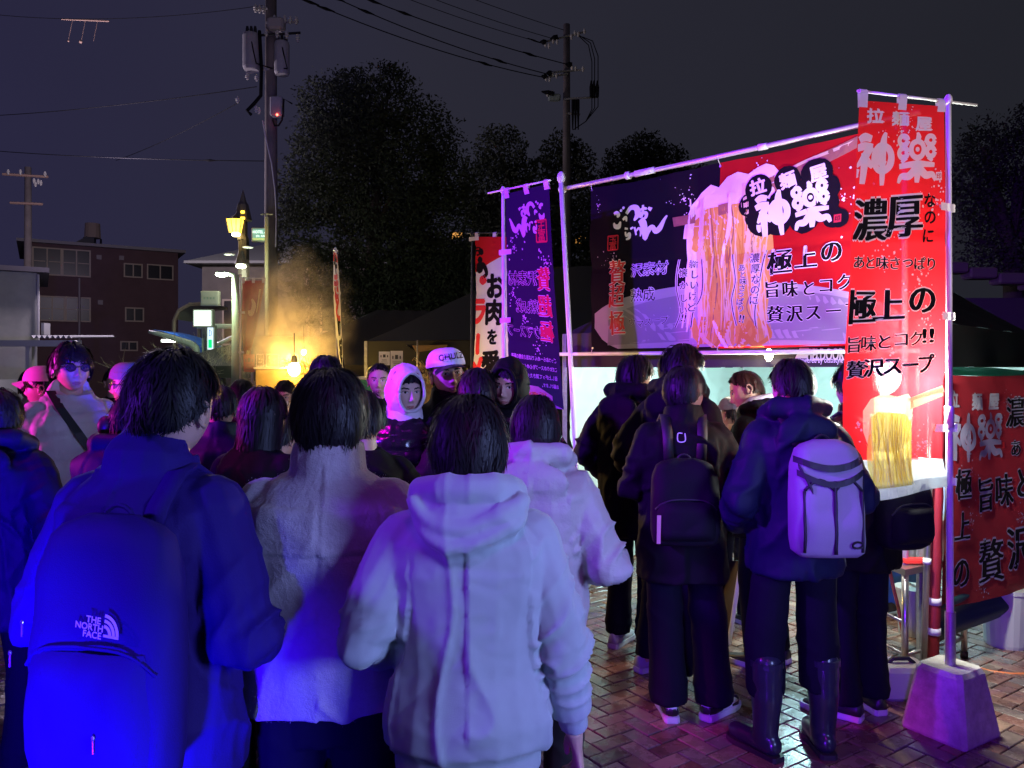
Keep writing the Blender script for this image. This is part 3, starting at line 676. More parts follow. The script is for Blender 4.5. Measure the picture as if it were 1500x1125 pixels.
# --- white flag with big black characters
def fl_white(f, W, H):
    def V(py): return H * (600 - py) / (600 - 345)
    f.poly([(0, H), (W, H), (W, V(372)), (W * .5, V(386)), (0, V(402))], RC, 1)
    for i, (ch, py, sz) in enumerate((('お', 420, .24), ('肉', 456, .24), ('を', 490, .15), ('愛', 527, .25), ('す', 572, .2))): f.text(ch, W * (.52 - .02 * i), V(py), sz, BK, .045, .9, 0, 2)
    for i, (ch, py) in enumerate((('ラ', 455), ('ー', 500), ('メ', 535), ('ン', 575))): f.text(ch, W * .10, V(py), .26, RD, .06, .8, R(-90) if ch == 'ー' else 0, 2)
    for (u, v, r) in ((.16, 374, .035), (.12, 395, .05), (.2, 412, .045), (.13, 386, .03)): f.dot(W * u, V(v), r, BK if v < 400 else RD, 3, 12, .2)
    f.brush([(W * .02, V(400)), (W * .2, V(392)), (W * .3, V(404)), (W * .12, V(410))], [.02, .05, .04, .02], BK, 3)
    f.dot(W * .86, V(529), .035, RD, 2, 14); f.text('お', W * .05, V(372), .12, BK, .04, 1, 0, 3)
    f.brush([(W * .98, V(400)), (W * .9, V(380)), (W * .99, V(384))], [.04, .02, .01], RD, 3)
flag('advertising_flag', 'white and red flag with large black characters behind the dark navy flag', at(690, 860, 7.3), at(692, 343, 7.3),
     [at(696, 347, 7.28), at(697, 430, 7.28), at(693, 520, 7.26), at(688, 606, 7.26)], [at(752, 347, 7.0), at(752, 430, 7.0), at(750, 520, 7.0), at(750, 606, 7.0)],
     mat('white_print_cloth', (.78, .77, .79), .65, trans=.4), .02, fl_white, (at(684, 342, 7.34), at(760, 341, 7.0)), tabs=((.98, 0, 0),), seed=4, polemat=darkmetal)
# --- thin flag seen edge-on
def fl_thin(f, W, H):
    for i, ch in enumerate('やきとり串焼'): f.text(ch, W * .55, H * (.88 - i * .155), .30, RD if i in (1, 2) else BK, .05, 1, 0, 2)
    f.box(W * .5, H * .95, W, H * .1, RC, 1)
flag('advertising_flag', 'narrow pink and white flag seen almost edge-on above the crowd', at(501, 850, 8.2), at(491, 366, 8.2),
     [at(489, 369, 8.25), at(489, 430, 8.2), at(495, 500, 8.2), at(500, 560, 8.2)], [at(494, 372, 7.85), at(498, 430, 7.85), at(501, 500, 7.9), at(506, 560, 7.9)],
     mat('white_print_cloth'), .02, fl_thin, (at(489, 366, 8.25), at(494, 367, 7.82)), seed=6, wf=1)
# --- limp dark red flag
def fl_dred(f, W, H):
    f.brush([(W * .5, H * .82), (W * .62, H * .76), (W * .5, H * .68), (W * .42, H * .72)], [.02, .07, .05, .02], CR, 1)
    f.brush([(W * .4, H * .3), (W * .5, H * .36), (W * .45, H * .24)], [.02, .05, .03], CR, 1); f.brush([(W * .85, H * .9), (W * .8, H * .7)], [.03, .02], CR, 1)
flag('advertising_flag', 'limp dark red flag beside the street lamp at the left', at(352, 700, 11), at(352, 404, 11),
     [at(355, 411, 11), at(355, 450, 11), at(355, 490, 11), at(353, 530, 11), at(355, 545, 11)], [at(388, 411, 11), at(382, 450, 10.9), at(373, 490, 10.8), at(368, 530, 10.9), at(376, 545, 10.9)],
     tex_dred, .07, fl_dred, (at(351, 407, 11), at(390, 408, 11)), tabs=((.7, 0, 0), (.35, 0, 0)), seed=3, wf=1.7)
# ================================================================== the noodle stall tent
def tent(name, label, C, ux, uy, hx, hy, ez, pz, m, group, valance=.25, legs=True, legm=None):
    root = empty(name, (C[0], C[1], 0), 0, label, 'tent', group)
    c = [Vector((C[0] + a * hx * ux[0] + b * hy * uy[0], C[1] + a * hx * ux[1] + b * hy * uy[1], ez)) for a, b in ((-1, -1), (1, -1), (1, 1), (-1, 1))]
    apex = Vector((C[0], C[1], pz)); rg = Vector((ux[0], ux[1], 0)) * max(0, hx - hy) * .9
    for k in range(4):
        a, b = c[k], c[(k + 1) % 4]; t0, t1 = (apex - rg, apex + rg) if k == 0 else (apex + rg, apex + rg) if k == 1 else (apex + rg, apex - rg) if k == 2 else (apex - rg, apex - rg)
        g_ = MB()
        def fn(s, t, a=a, b=b, t0=t0, t1=t1):
            p = a.lerp(b, s).lerp(t0.lerp(t1, s), t); p = p.copy(); p.z -= .07 * math.sin(math.pi * s) * math.sin(math.pi * min(t * 1.1, 1)) + .008 * math.sin(25 * s + 9 * t); return p
        g_.grid(fn, 18, 10); g_.build('canopy_panel', m, root, smooth=True)
        v_ = MB(); v_.grid(lambda s, t: a.lerp(b, s) + Vector((0, 0, -valance * t)) + (Vector((b - a)).cross(Vector((0, 0, 1))).normalized() * (.012 * math.sin(19 * s) * t + .004)), 30, 4)
        v_.build('valance', m, root, smooth=True)
    if legs:
        for p in c:
            l_ = MB(); l_.box((p.x, p.y, ez / 2), (.035, .035, ez)); l_.build('leg', legm or galv, root)
    return root, c
u_ = Vector((Ad[0], Ad[1])); v_ = Vector((-Ad[1], Ad[0]))
C1 = Vector(A0) + u_ * 1.22 + v_ * 1.58 + Vector((.02, .02))
stall, sc_ = tent('noodle_stall_tent', 'black canopy tent of the noodle stall with pale inner walls behind the wide banner', C1, u_, v_, 1.33, 1.5, 1.98, 3.0, blackcloth, 'canopy tents', .27)
# printed name on the front valance
def vs_(u, v):
    n = Vector((-v_.x, -v_.y, 0)); a, b = sc_[0], sc_[1]; d = (b - a).normalized(); p = a + d * u + Vector((0, 0, -v)); p.z = 1.98 - .27 + v; return p + n * .02, n
f = Flat()
def vq(px, py):
    u, z = on_plane(px, py, (sc_[0].x - v_.x * .02, sc_[0].y - v_.y * .02), (Ad[0], Ad[1])); return u, z - (1.98 - .27)
p = vq(1209, 519); f.text('FIELDOOR', p[0], p[1], .105, 0, .02, 1, 0, 1, fit=vq(1236, 520)[0] - vq(1182, 520)[0])
p = vq(1202, 528.5); f.text('Powered by ottostyle', p[0], p[1], .052, 0, .008, 1, 0, 1, fit=vq(1233, 528)[0] - vq(1168, 528)[0])
p = vq(1174, 518); f.poly([(p[0] - .04, p[1] - .03), (p[0] + .04, p[1] - .03), (p[0] + .05, p[1] + .035), (p[0] - .01, p[1] + .035)], 0, 1)
f.build('valance_lettering', [mat('valance_print', (.6, .6, .62), .6)], vs_, stall, .2)
# inner walls: pale sheets with creases
wallm = mat('pale_tent_wall', (.62, .74, .70), .5, bump=.25, bscale=120, trans=.25, bump2=.5, b2scale=5)
def wall(a, b, z0, z1, seed):
    g_ = MB(); nrm = (b - a).cross(Vector((0, 0, 1))).normalized(); nu, nv = 110, 60
    S_, T_ = np.meshgrid(np.linspace(0, 1, nu), np.linspace(0, 1, nv)); S_ = S_.ravel(); T_ = T_.ravel()
    Q = np.stack([S_ * 5 + T_ * 1.2, T_ * 1.6 - S_ * .9, S_ * 0], 1); r1 = 1 - np.abs(vnoise(Q, 1.3, seed)); Q2 = np.stack([S_ * 3 - T_ * 4, T_ * 1.1 + S_ * 3, S_ * 0], 1); r2 = 1 - np.abs(vnoise(Q2, 1.5, seed + 3))
    Q3 = np.stack([S_ * 2.2 + T_ * 2.5, S_ * 9 - T_ * 6, S_ * 0], 1); r3 = 1 - np.abs(vnoise(Q3, 1.1, seed + 9)); d = .030 * r1 ** 10 + .034 * r2 ** 12 + .030 * r3 ** 9 + .03 * vnoise(Q, .5, seed + 5) + .006 * np.cos(T_ * 40) ** 12
    vs = []
    for s, t, k in zip(S_, T_, d):
        p = a.lerp(b, s); vs.append((p.x + nrm.x * k, p.y + nrm.y * k, z0 + (z1 - z0) * t))
    fs = [(j * nu + i, j * nu + i + 1, (j + 1) * nu + i + 1, (j + 1) * nu + i) for j in range(nv - 1) for i in range(nu - 1)]
    g_.add(vs, fs); g_.build('side_wall', wallm, stall, smooth=True)
wall(sc_[0] + Vector((.05, .04, 0)), sc_[3], .02, 1.93, 2); wall(sc_[3], sc_[2], .02, 1.93, 7)
# hanging work lamp inside
wl = at(1284, 553, 3.98); wlr = empty('work_lamp', (wl.x, wl.y, wl.z), 0, 'glaring white work lamp glowing through the tall red flag', 'lamp')
m = MB(); m.ell(wl, (.125, .06, .10), 20, 12); m.build('bulb', emis('lamp_white', (.88, 1, .93), 60), wlr, smooth=True)
m = MB(); m.tube([wl + Vector((0, 0, .07)), wl + Vector((0, 0, .13))], [.05, .03], 12); m.tube([wl + Vector((0, 0, .13)), wl + Vector((.01, .1, .22)), Vector((1.98, 4.6, 1.81))], .006, 6); m.build('fitting', darkmetal, wlr)
lamp('work_lamp_light', 'POINT', wl + Vector((.0, -.20, .0)), 170, (.95, 1, .88), .05)
l2 = at(1195, 508, 6.1); wl2 = empty('strip_lamp', l2, 0, 'white strip lamp under the noodle stall roof', 'lamp')
m = MB(); m.bbox(l2, (.5, .06, .04), .01); m.build('tube', emis('lamp_white2', (.85, 1, .95), 18), wl2)
lamp('strip_lamp_light', 'POINT', l2 + Vector((0, 0, -.10)), 210, (.52, .95, 1), .15)

l3 = at(1130, 520, 5.05); wl3 = empty('added_floor_lamp', l3, 0, 'added hidden warm lamp under the noodle stall roof edge, brightening the bricks', 'lamp')  # added warm lamp, hidden behind the queue, to brighten the paving
m = MB(); m.ell(l3, (.045, .045, .06), 14, 10); m.build('bulb', emis('added_lamp_glow', (1, .85, .62), 20), wl3, smooth=True)
m = MB(); m.tube([l3 + Vector((0, 0, .05)), l3 + Vector((0, 0, .12)), l3 + Vector((0, 0, .3))], [.03, .006, .005], 8); m.build('cord', darkmetal, wl3)
lamp('added_floor_lamp_light', 'POINT', l3 + Vector((0, 0, -.09)), 100, (1, .82, .60), .06)
# near corner leg: steel pole, red wrapped pole with white ties, grey weight
cl = empty('tent_corner_pole', at(1357, 1005, 4.2), 0, 'shiny steel pole leaning beside the red wrapped pole', 'pole')
m = MB(); m.tube([at(1352, 1012, 4.2), at(1366, 560, 4.2)], .0165, 12); m.build('tube', steel, cl, smooth=True)
m = MB(); m.tube([at(1357.5, 826, 4.19), at(1358, 818, 4.19)], .021, 12); m.build('collar', whitepole, cl, smooth=True)
rp = empty('red_wrapped_pole', at(1368, 1000, 4.24), 0, 'dark red cloth wrapped pole tied with white tape beside the red side banner', 'pole')
m = MB(); pts = [at(1366 + i * .6, 1008 - i * 28, 4.24) for i in range(17)]; m.tube(pts, [.031 + .003 * math.sin(i * 2.1) for i in range(17)], 12); m.build('wrapping', mat('red_wrap', (.20, .006, .018), .6, bump=.4, bscale=60), rp, smooth=True)
for py in (924, 880, 690):
    m = MB(); x = 1366 + (1008 - py) / 28 * .6; m.tube([at(x, py + 5, 4.24), at(x, py - 5, 4.24)], .0355, 12); m.build('tape_tie', mat('loop_tape'), rp, smooth=True)
tw = empty('tent_weight', at(1335, 1012, 4.1), 0, 'low grey block weight beside the flag foot', 'tent weight')
p = at(1335, 1030, 3.93); m = MB(); m.bbox((p.x - .01, 4.02, .085), (.26, .2, .17), .02, None); m.build('block', mat('weight_plastic', (.32, .32, .36), .6), tw)
m = MB(); m.tube([(p.x - .08, 4.02, .165), (p.x - .05, 4.02, .19), (p.x + .03, 4.02, .19), (p.x + .06, 4.02, .165)], .012, 8); m.build('handle', darkmetal, tw)
# cable ties / thin strings
for a in ((at(1330, 830, 4.15), at(1395, 822, 4.1)), (at(1350, 975, 4.15), at(1380, 986, 4.1))):
    pass

# right hand red banner along the tent side
R0 = (at(1378, 700, 4.27).x, 4.27); Rv = Vector((.83, .48)).normalized()
def rq(px, py): return on_plane(px, py, R0, (Rv.x, Rv.y))
zb0, zb1 = rq(1378, 893)[1], rq(1400, 549)[1]
rb_ = empty('side_banner', (R0[0], R0[1], zb0), 0, 'large red noodle banner stretched along the tent side at the right edge', 'banner')
nr = Vector((Rv.y, -Rv.x, 0))
def rsurf(u, v):
    def pp(u, v):
        d = .014 * math.sin(4.2 * u + 2 * v) + .010 * math.sin(3 * v - 6 * u) + .003 * math.sin(22 * (u + v)); return Vector((R0[0] + Rv.x * u, R0[1] + Rv.y * u, zb0 + v - .01 * math.sin(3 * u))) + nr * d
    p = pp(u, v); n = (pp(u + .01, v) - pp(u - .01, v)).cross(pp(u, v + .01) - pp(u, v - .01)).normalized(); return p, (n if n.dot(nr) > 0 else -n)
RW, RH = 1.95, zb1 - zb0
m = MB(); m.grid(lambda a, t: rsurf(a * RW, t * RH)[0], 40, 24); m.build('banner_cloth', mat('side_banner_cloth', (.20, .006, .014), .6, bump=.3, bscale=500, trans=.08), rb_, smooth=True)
f = Flat()
def Q(px, py): u, z = rq(px, py); return u, z - zb0
sz = lambda px, h: h / F * (R0[1] + rq(px, 600)[0] * Rv.y)
for ch, px, py in (('拉', 1393, 584), ('麺', 1430, 586), ('屋', 1458, 586)): p = Q(px, py); f.text(ch, p[0], p[1], sz(px, 26), WH, .045, 1.2, 0, 1)
p = Q(1432, 636); kagura_logo(f, p[0] - .02, p[1], sz(1430, 64), LG, 1.18)
for ch, px, py, h in (('極', 1405, 707, 48), ('上', 1404, 768, 46), ('の', 1404, 838, 52)): p = Q(px, py); outl(f, ch, p[0], p[1], sz(px, h), BK, LG, .03, .95, None, .022)
for ch, px, py, h in (('旨', 1444, 722, 52), ('味', 1474, 716, 50), ('と', 1502, 706, 50), ('贅', 1450, 818, 66), ('沢', 1492, 800, 64), ('濃', 1490, 602, 46), ('あ', 1492, 655, 26)): p = Q(px, py); outl(f, ch, p[0], p[1], sz(px, h), BK, LG, .03, 1.05, None, .024)
for i, (x, y) in enumerate(((1420, 760), (1440, 860), (1480, 590), (1420, 690), (1495, 760))): p = Q(x, y); splatter(f, p[0], p[1], .1, 26, LG, 60 + i, .004)
p = Q(1475, 650); f.box(p[0], p[1], .03, .036, RD, 1)
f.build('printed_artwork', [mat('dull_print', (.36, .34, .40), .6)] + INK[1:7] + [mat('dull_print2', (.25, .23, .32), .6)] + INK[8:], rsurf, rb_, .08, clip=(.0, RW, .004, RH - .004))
# draped dark skirt below the side banner, green sheet above it
sk = MB()
def skf(s, t):
    u = -.03 + s * 2.0; top = zb0 + .06; bot = rq(1370, 953)[1] + .035 * math.sin(3 * s) + .04 * s
    z = top + (bot - top) * t; q_ = Vector((R0[0] + Rv.x * u, R0[1] + Rv.y * u, z)) + nr * (-.02 - .03 * t + .02 * math.sin(9 * t + 4 * s) + .012 * math.sin(14 * s + 3 * t)); return q_
sk.grid(skf, 40, 18); o_ = sk.build('table_skirt', mat('dark_green_skirt', (.012, .045, .05), .55, bump=.3, bscale=300), smooth=True)
tag(o_, 'dark green cloth hanging below the red side banner', 'cloth')
gs_ = MB(); gs_.grid(lambda s, t: Vector((R0[0] + Rv.x * (s * 2.2 - .05) + .03, R0[1] + Rv.y * (s * 2.2) + .06 + t * .7, zb1 - .015 + .10 * t * (1 - abs(s - .16) * 1.1) + .01 * math.sin(12 * s))), 30, 8)
o_ = gs_.build('green_sheet', mat('green_sheet_cloth', (.01, .16, .09), .5, trans=.3), smooth=True); tag(o_, 'green canopy sheet just above the red side banner', 'canopy sheet')

# steel work table with burner
tA = Vector((2.165, 4.25)); e1 = Vector((.866, .50)); e2 = Vector((-.16, .985)).normalized()
tb = empty('steel_table', (tA.x, tA.y, 0), 0, 'low stainless steel table with open shelf behind the flag foot', 'table')
def tp(a, b, z): q_ = tA + e1 * a + e2 * b; return Vector((q_.x, q_.y, z))
tz = .60
m = MB(); m.loft([[tp(-.02, -.02, tz - .035), tp(.6, -.02, tz - .035), tp(.6, .55, tz - .035), tp(-.02, .55, tz - .035)], [tp(-.02, -.02, tz), tp(.6, -.02, tz), tp(.6, .55, tz), tp(-.02, .55, tz)]]); m.build('tabletop', steel, tb)
for a, b in ((.0, .0), (.57, 0), (.0, .52), (.57, .52)):
    m = MB(); m.tube([tp(a, b, .0), tp(a, b, tz - .036)], .017, 12); m.build('leg', steel, tb, smooth=True)
    m = MB(); m.tube([tp(a, b, .0), tp(a, b, .04)], .021, 10); m.build('foot', darkmetal, tb, smooth=True)
for z in (.12, .30):
    for (a, b, c, d) in ((0, 0, 0, .52), (.57, 0, .57, .52)) + (((0, 0, .57, 0), (0, .52, .57, .52)) if z < .2 else ()):
        m = MB(); m.tube([tp(a, b, z), tp(c, d, z)], .010, 8); m.build('rail', steel, tb, smooth=True)
st = empty('steel_burner_box', tp(.28, .28, tz), 0, 'stainless steel burner box with round holes on the low table', 'burner')
m = MB(); m.loft([[tp(.02, .08, tz + .002), tp(.56, .08, tz + .002), tp(.56, .5, tz + .002), tp(.02, .5, tz + .002)], [tp(.02, .08, tz + .19), tp(.56, .08, tz + .19), tp(.56, .5, tz + .19), tp(.02, .5, tz + .19)]]); m.build('casing', mat('burner_steel', (.5, .53, .52), .35, .8, bump=.3, bscale=40), st)
for a in (.05, .11, .17, .23):
    m = MB(); m.tube([tp(a + .02, .076, tz + .13), tp(a + .02, .081, tz + .13)], .012, 12); m.build('vent_hole', mat('vent_hole_shade', (.01, .01, .01), .9), st)  # dark discs painted for the shaded inside of the holes
m = MB(); m.loft([[tp(.00, .04, tz + .192), tp(.58, .04, tz + .192), tp(.58, .52, tz + .192), tp(.00, .52, tz + .192)], [tp(.00, .04, tz + .215), tp(.58, .04, tz + .215), tp(.58, .52, tz + .215), tp(.00, .52, tz + .215)]]); m.build('lid_plate', steel, st)
pot = empty('stock_pot', tp(.3, .3, tz + .215), 0, 'large steel stock pot standing on the burner box', 'pot')
m = MB(); c_ = tp(.3, .3, 0); m.tube([(c_.x, c_.y, tz + .217), (c_.x, c_.y, tz + .55)], .18, 28); m.build('pot_body', steel, pot, smooth=False)
m = MB(); m.tube([(c_.x, c_.y, tz + .55), (c_.x, c_.y, tz + .565)], .19, 28); m.build('rim', steel, pot)
rt = MB(); rt.bbox(tp(.12, .03, tz + .02), (.14, .06, .03), .008); o_ = rt.build('red_tray', mat('red_plastic', (.6, .03, .03), .3)); tag(o_, 'small red plastic tray on the edge of the steel table', 'tray')
# blue bin, hoses, bucket
bb_ = at(1292, 888, 5.5); bn = empty('blue_bin', (bb_.x, bb_.y, 0), R(20), 'blue plastic wheeled bin under the stall roof behind the steel table', 'bin')
m = MB(); m.loft([[(-.14, -.16, .04), (.14, -.16, .04), (.14, .16, .04), (-.14, .16, .04)], [(-.18, -.2, .5), (.18, -.2, .5), (.18, .2, .5), (-.18, .2, .5)]]); link_mesh('bin_body', m.mesh('b'), mat('blue_plastic', (.05, .22, .55), .4), bn)
m = MB(); m.bbox((0, 0, .52), (.4, .44, .04), .012); link_mesh('lid', m.mesh('b'), mat('blue_plastic'), bn)
for sx in (-.1, .1):
    m = MB(); m.tube([(sx - .015, -.17, .045), (sx + .015, -.17, .045)], .045, 14); link_mesh('wheel', m.mesh('w'), mat('black_rubber', (.015, .015, .016), .6), bn)
hs = mat('orange_hose', (.65, .18, .06), .45)
m = MB(); m.tube([at(1302, 830, 4.75), at(1309, 862, 4.75), at(1316, 890, 4.72), at(1320, 915, 4.72), at(1326, 945, 4.7), at(1330, 952, 4.68)], .011, 8); o_ = m.build('gas_hose', hs, smooth=True); tag(o_, 'orange gas hose hanging down behind the steel table', 'hose')
m = MB(); m.tube([at(1388, 958, 4.6), at(1400, 966, 4.52), at(1425, 977, 4.42), at(1450, 984, 4.34), at(1480, 988, 4.30), at(1530, 988, 4.3)], .011, 8); o_ = m.build('gas_hose', hs, smooth=True); tag(o_, 'orange hose lying on the bricks by the white bucket', 'hose')
bk = at(1474, 970, 4.76); bkr = empty('white_bucket', (bk.x, 4.76, 0), 0, 'white plastic bucket under the dark cloth at the right edge', 'bucket')
m = MB(); m.tube([(bk.x, 4.76, 0), (bk.x, 4.76, .02), (bk.x, 4.76, .34)], [.115, .12, .14], 24); m.build('bucket_body', mat('white_plastic', (.45, .45, .44), .5, trans=.1), bkr, smooth=False)
m = MB(); m.tube([(bk.x, 4.76, .335), (bk.x, 4.76, .36)], .147, 24); m.build('lid', mat('white_plastic'), bkr)
bk2 = empty('white_bucket', (2.58, 4.95, 0), 0, 'smaller white tub half hidden behind the flag pole', 'bucket'); m = MB(); m.tube([(2.58, 4.95, 0), (2.58, 4.95, .28)], [.09, .11], 20); m.build('tub_body', mat('white_plastic'), bk2)
m = MB(); m.tube([(2.58, 4.95, .28), (2.58, 4.95, .30)], .116, 20); m.build('lid', mat('white_plastic'), bk2)
# silver bag and round weights by the left pole
sb_ = MB(); ctr = at(872, 800, 6.6)
vs = []; nn = 26
for j in range(14):
    for i in range(nn):
        a = 2 * math.pi * i / nn; t = j / 13; r_ = (.17 + .05 * math.sin(math.pi * t)) * (1 - .55 * t ** 3); x, y, z = r_ * math.cos(a), r_ * .8 * math.sin(a), .02 + .62 * t; k = 1 + .16 * vn1(x, y, z, 9, 4) + .09 * vn1(x, y, z, 22, 5); vs.append((ctr.x + x * k, 6.6 + y * k, z))
sb_.loft([vs[j * nn:(j + 1) * nn] for j in range(14)]); o_ = sb_.build('silver_bag', mat('silver_foil', (.6, .64, .62), .3, .75, bump2=.8, b2scale=14)); tag(o_, 'crumpled silver bag standing inside the tent by the left pole', 'bag')
for i, (px, D, lb) in enumerate(((852, 6.02, 'left of two round grey tent weights by the left pole'), (870, 6.16, 'right one of two round grey tent weights under the silver bag'))):
    p = at(px, 850, D); r_ = empty('tent_weight', (p.x, D, 0), 0, lb, 'tent weight', 'round tent weights')
    m = MB(); m.tube([(p.x, D, 0), (p.x, D, .008), (p.x, D, .10), (p.x, D, .115)], [.066, .07, .07, .062], 20); m.build('disc', mat('weight_plastic'), r_)
    m = MB(); m.tube([(p.x, D, .114), (p.x, D, .125)], .02, 12); m.build('plug', darkmetal, r_)
# A-board and pot plant between the legs
ab = empty('sandwich_board', at(1078, 960, 5.0), 0, 'dark menu board with a white edge standing between the legs', 'sign')
ab.location.z = 0
a0, a1 = at(1066, 955, 4.75), at(1086, 822, 4.9); b0, b1 = at(1010, 930, 5.4), at(1040, 822, 5.3)
m = MB(); m.loft([[a0, a1, a1 + Vector((.02, .02, 0)), a0 + Vector((.02, .02, 0))], [b0, b1, b1 + Vector((.02, .02, 0)), b0 + Vector((.02, .02, 0))]]); m.build('board', mat('menu_board', (.03, .008, .012), .5), ab)
m = MB(); m.tube([a0, a1], .014, 6); m.build('frame_edge', mat('board_edge', (.7, .7, .66), .5), ab)
m = MB(); m.tube([a0 + Vector((.15, .5, 0)), a1], .012, 6); m.build('rear_leg', darkmetal, ab)
f = Flat()
f.text('OU', .5, .80, .16, 0, .02, 1, 0, 1); f.text('し', .5, .45, .12, 1, .01, 1, 0, 1)
bd = (b0 - a0); bd.z = 0
def absurf(u, v): p = a0.lerp(b0, u).lerp(a1.lerp(b1, u), v); return p, Vector((-.75, -.66, 0))
f2 = Flat(); f2.add([(.55 + (x - .5) * 1.4, y, z) for x, y, z in f.v], f.f, 0); f2.mi = f.mi
f2.build('board_lettering', [mat('board_red', (.6, .05, .04), .5), mat('board_white', (.7, .7, .7), .5)], absurf, ab, .3)
pp_ = at(1018, 925, 5.3); plr = empty('potted_plant', (pp_.x, 5.3, 0), 0, 'small green plant in a pot behind the legs of the queue', 'plant')
m = MB(); m.tube([(pp_.x, 5.3, 0), (pp_.x, 5.3, .2)], [.08, .12], 16); m.build('pot', mat('clay_pot', (.3, .16, .09), .8), plr)
m = MB(); q = random.Random(2)
for i in range(70):
    a = q.uniform(0, 6.28); l_ = q.uniform(.15, .32); d = Vector((math.cos(a) * q.uniform(.2, .8), math.sin(a) * q.uniform(.2, .8), 1)).normalized(); s0 = Vector((pp_.x, 5.3, .18)); n = d.cross(Vector((0, 0, 1))).normalized() * .016; mid = s0 + d * l_ * .6; tip = s0 + d * l_ + Vector((math.cos(a), math.sin(a), -.3)) * .06
    m.add([s0, mid - n, tip, mid + n], [(0, 1, 2, 3)])
m.build('foliage', mat('pot_leaf', (.06, .10, .03), .5, trans=.2), plr)
ws_ = empty('wooden_stand', at(1180, 950, 4.7), 0, 'thin wooden folding stand seen between the boots', 'stand'); ws_.location.z = 0
for a, b in (((1176, 958), (1183, 850)), ((1186, 950), (1178, 850))):
    m = MB(); m.tube([at(*a, 4.62), at(*b, 4.7)], .011, 6); m.build('leg', mat('pale_wood', (.35, .24, .14), .6), ws_)
m = MB(); m.tube([at(1173, 905, 4.65), at(1190, 903, 4.65)], .008, 6); m.build('brace', mat('pale_wood'), ws_)

# ================================================================== other tents and stalls behind the crowd
ax = Vector((1, 0)); ay = Vector((0, 1))
def rot2(a): return Vector((math.cos(a), math.sin(a))), Vector((-math.sin(a), math.cos(a)))
a1_, a2_ = rot2(R(-12))
tent('canopy_tent', 'wide black canopy tent behind the navy flag and left pole', (1.25, 9.9), a1_, a2_, 2.7, 1.5, 2.02, 3.02, blackcloth, 'canopy tents', .28)
a1_, a2_ = rot2(R(8))
tent('canopy_tent', 'black canopy tent with a low peak above the hooded boy', (-1.75, 12.6), a1_, a2_, 2.1, 1.6, 1.75, 2.65, blackcloth, 'canopy tents', .22)
tent('canopy_tent', 'far small black canopy tent beyond the smoke', (-4.6, 15.5), a1_, a2_, 2.0, 1.5, 1.75, 2.35, blackcloth, 'canopy tents', .22)
def bulb(px, py, D, r, power, colr, label, es=60):
    p = at(px, py, D); root = empty('stall_lamp', p, 0, label, 'lamp', 'warm bulbs over the far stalls')
    m = MB(); m.ell(p, (r, r, r * 1.15), 14, 10); m.build('bulb', emis('lamp_warm%d' % int(es), colr, es), root, smooth=True)
    m = MB(); m.tube([p + Vector((0, 0, r * 1.05)), p + Vector((0, 0, r * 2.2))], [r * .6, r * .35], 10); m.tube([p + Vector((0, 0, r * 2.2)), p + Vector((0, 0, r * 2.2 + .25))], .006, 5); m.build('socket', darkmetal, root)
    if power: lamp('stall_lamp_light', 'POINT', p + Vector((0, -.22, 0)), power, colr, r)
bulb(431, 541, 8.6, .07, 45, (1, .60, .12), 'bright warm bulb glowing in the smoke above the masked woman', 45)
bulb(445, 516, 9.6, .035, 0, (1, .66, .2), 'small warm bulb above the bright one in the smoke', 16)
bulb(611, 566, 6.6, .065, 55, (1, .62, .16), 'warm bulb shining right beside the white hood', 40)
bulb(640, 523, 9.6, .04, 14, (1, .55, .15), 'dim orange bulb under the tent left of the white cap', 6)
# stall counters
def counter(px0, px1, py0, py1, D, m_, label, name='stall_counter', cat='stall counter', dep=.6):
    a, b = at(px0, py0, D), at(px1, py1, D); root = empty(name, ((a.x + b.x) / 2, D, 0), 0, label, cat)
    m = MB(); m.bbox(((a.x + b.x) / 2, D + dep / 2, a.z / 2), (b.x - a.x, dep, a.z), .01); m.build('draped_cloth', m_, root)
    m = MB(); m.bbox(((a.x + b.x) / 2, D + dep / 2, a.z + .015), (b.x - a.x + .04, dep + .04, .03), .008); m.build('counter_top', mat('counter_top_white', (.5, .48, .42), .5), root); return root
counter(374, 470, 541, 560, 9.3, mat('yellow_cloth', (.30, .21, .06), .7, vary=.2), 'yellow cloth covered stall counter beside the warm bulb')
counter(518, 600, 556, 600, 8.2, mat('green_cloth', (.04, .20, .14), .7), 'green cloth stall front left of the white hood')
counter(604, 690, 556, 600, 8.0, mat('straw_mat', (.55, .36, .12), .75, vary=.4, vscale=30), 'straw covered stall counter behind the white cap')
q = random.Random(12)
def straw(px, py, D, n, s, label):
    m = MB(); c = at(px, py, D)
    for i in range(n):
        a, e_ = q.uniform(0, 6.28), q.uniform(-.2, 1.3); d = Vector((math.cos(a) * math.cos(e_), math.sin(a) * math.cos(e_), math.sin(e_))); p = c + Vector((q.gauss(0, s * .4), q.gauss(0, s * .3), q.gauss(0, s * .25))); m.tube([p, p + d * s * q.uniform(.3, .9), p + d * s + Vector((0, 0, -s * .3))], .004, 3)
    o = m.build('straw_bundle', mat('dry_straw', (.55, .38, .12), .8)); tag(o, label, 'straw decoration')
straw(446, 546, 8.9, 90, .2, 'bundle of dry straw lit beside the bright warm bulb'); straw(625, 556, 7.6, 70, .18, 'dry straw lit golden between white hood and cap')
bx = empty('cardboard_box', at(633, 530, 9), 0, 'brown open cardboard carton stacked behind the white cap', 'box')
m = MB(); m.bbox(at(633, 528, 9), (.34, .3, .2), .01); m.build('carton', mat('cardboard', (.30, .19, .10), .85), bx)
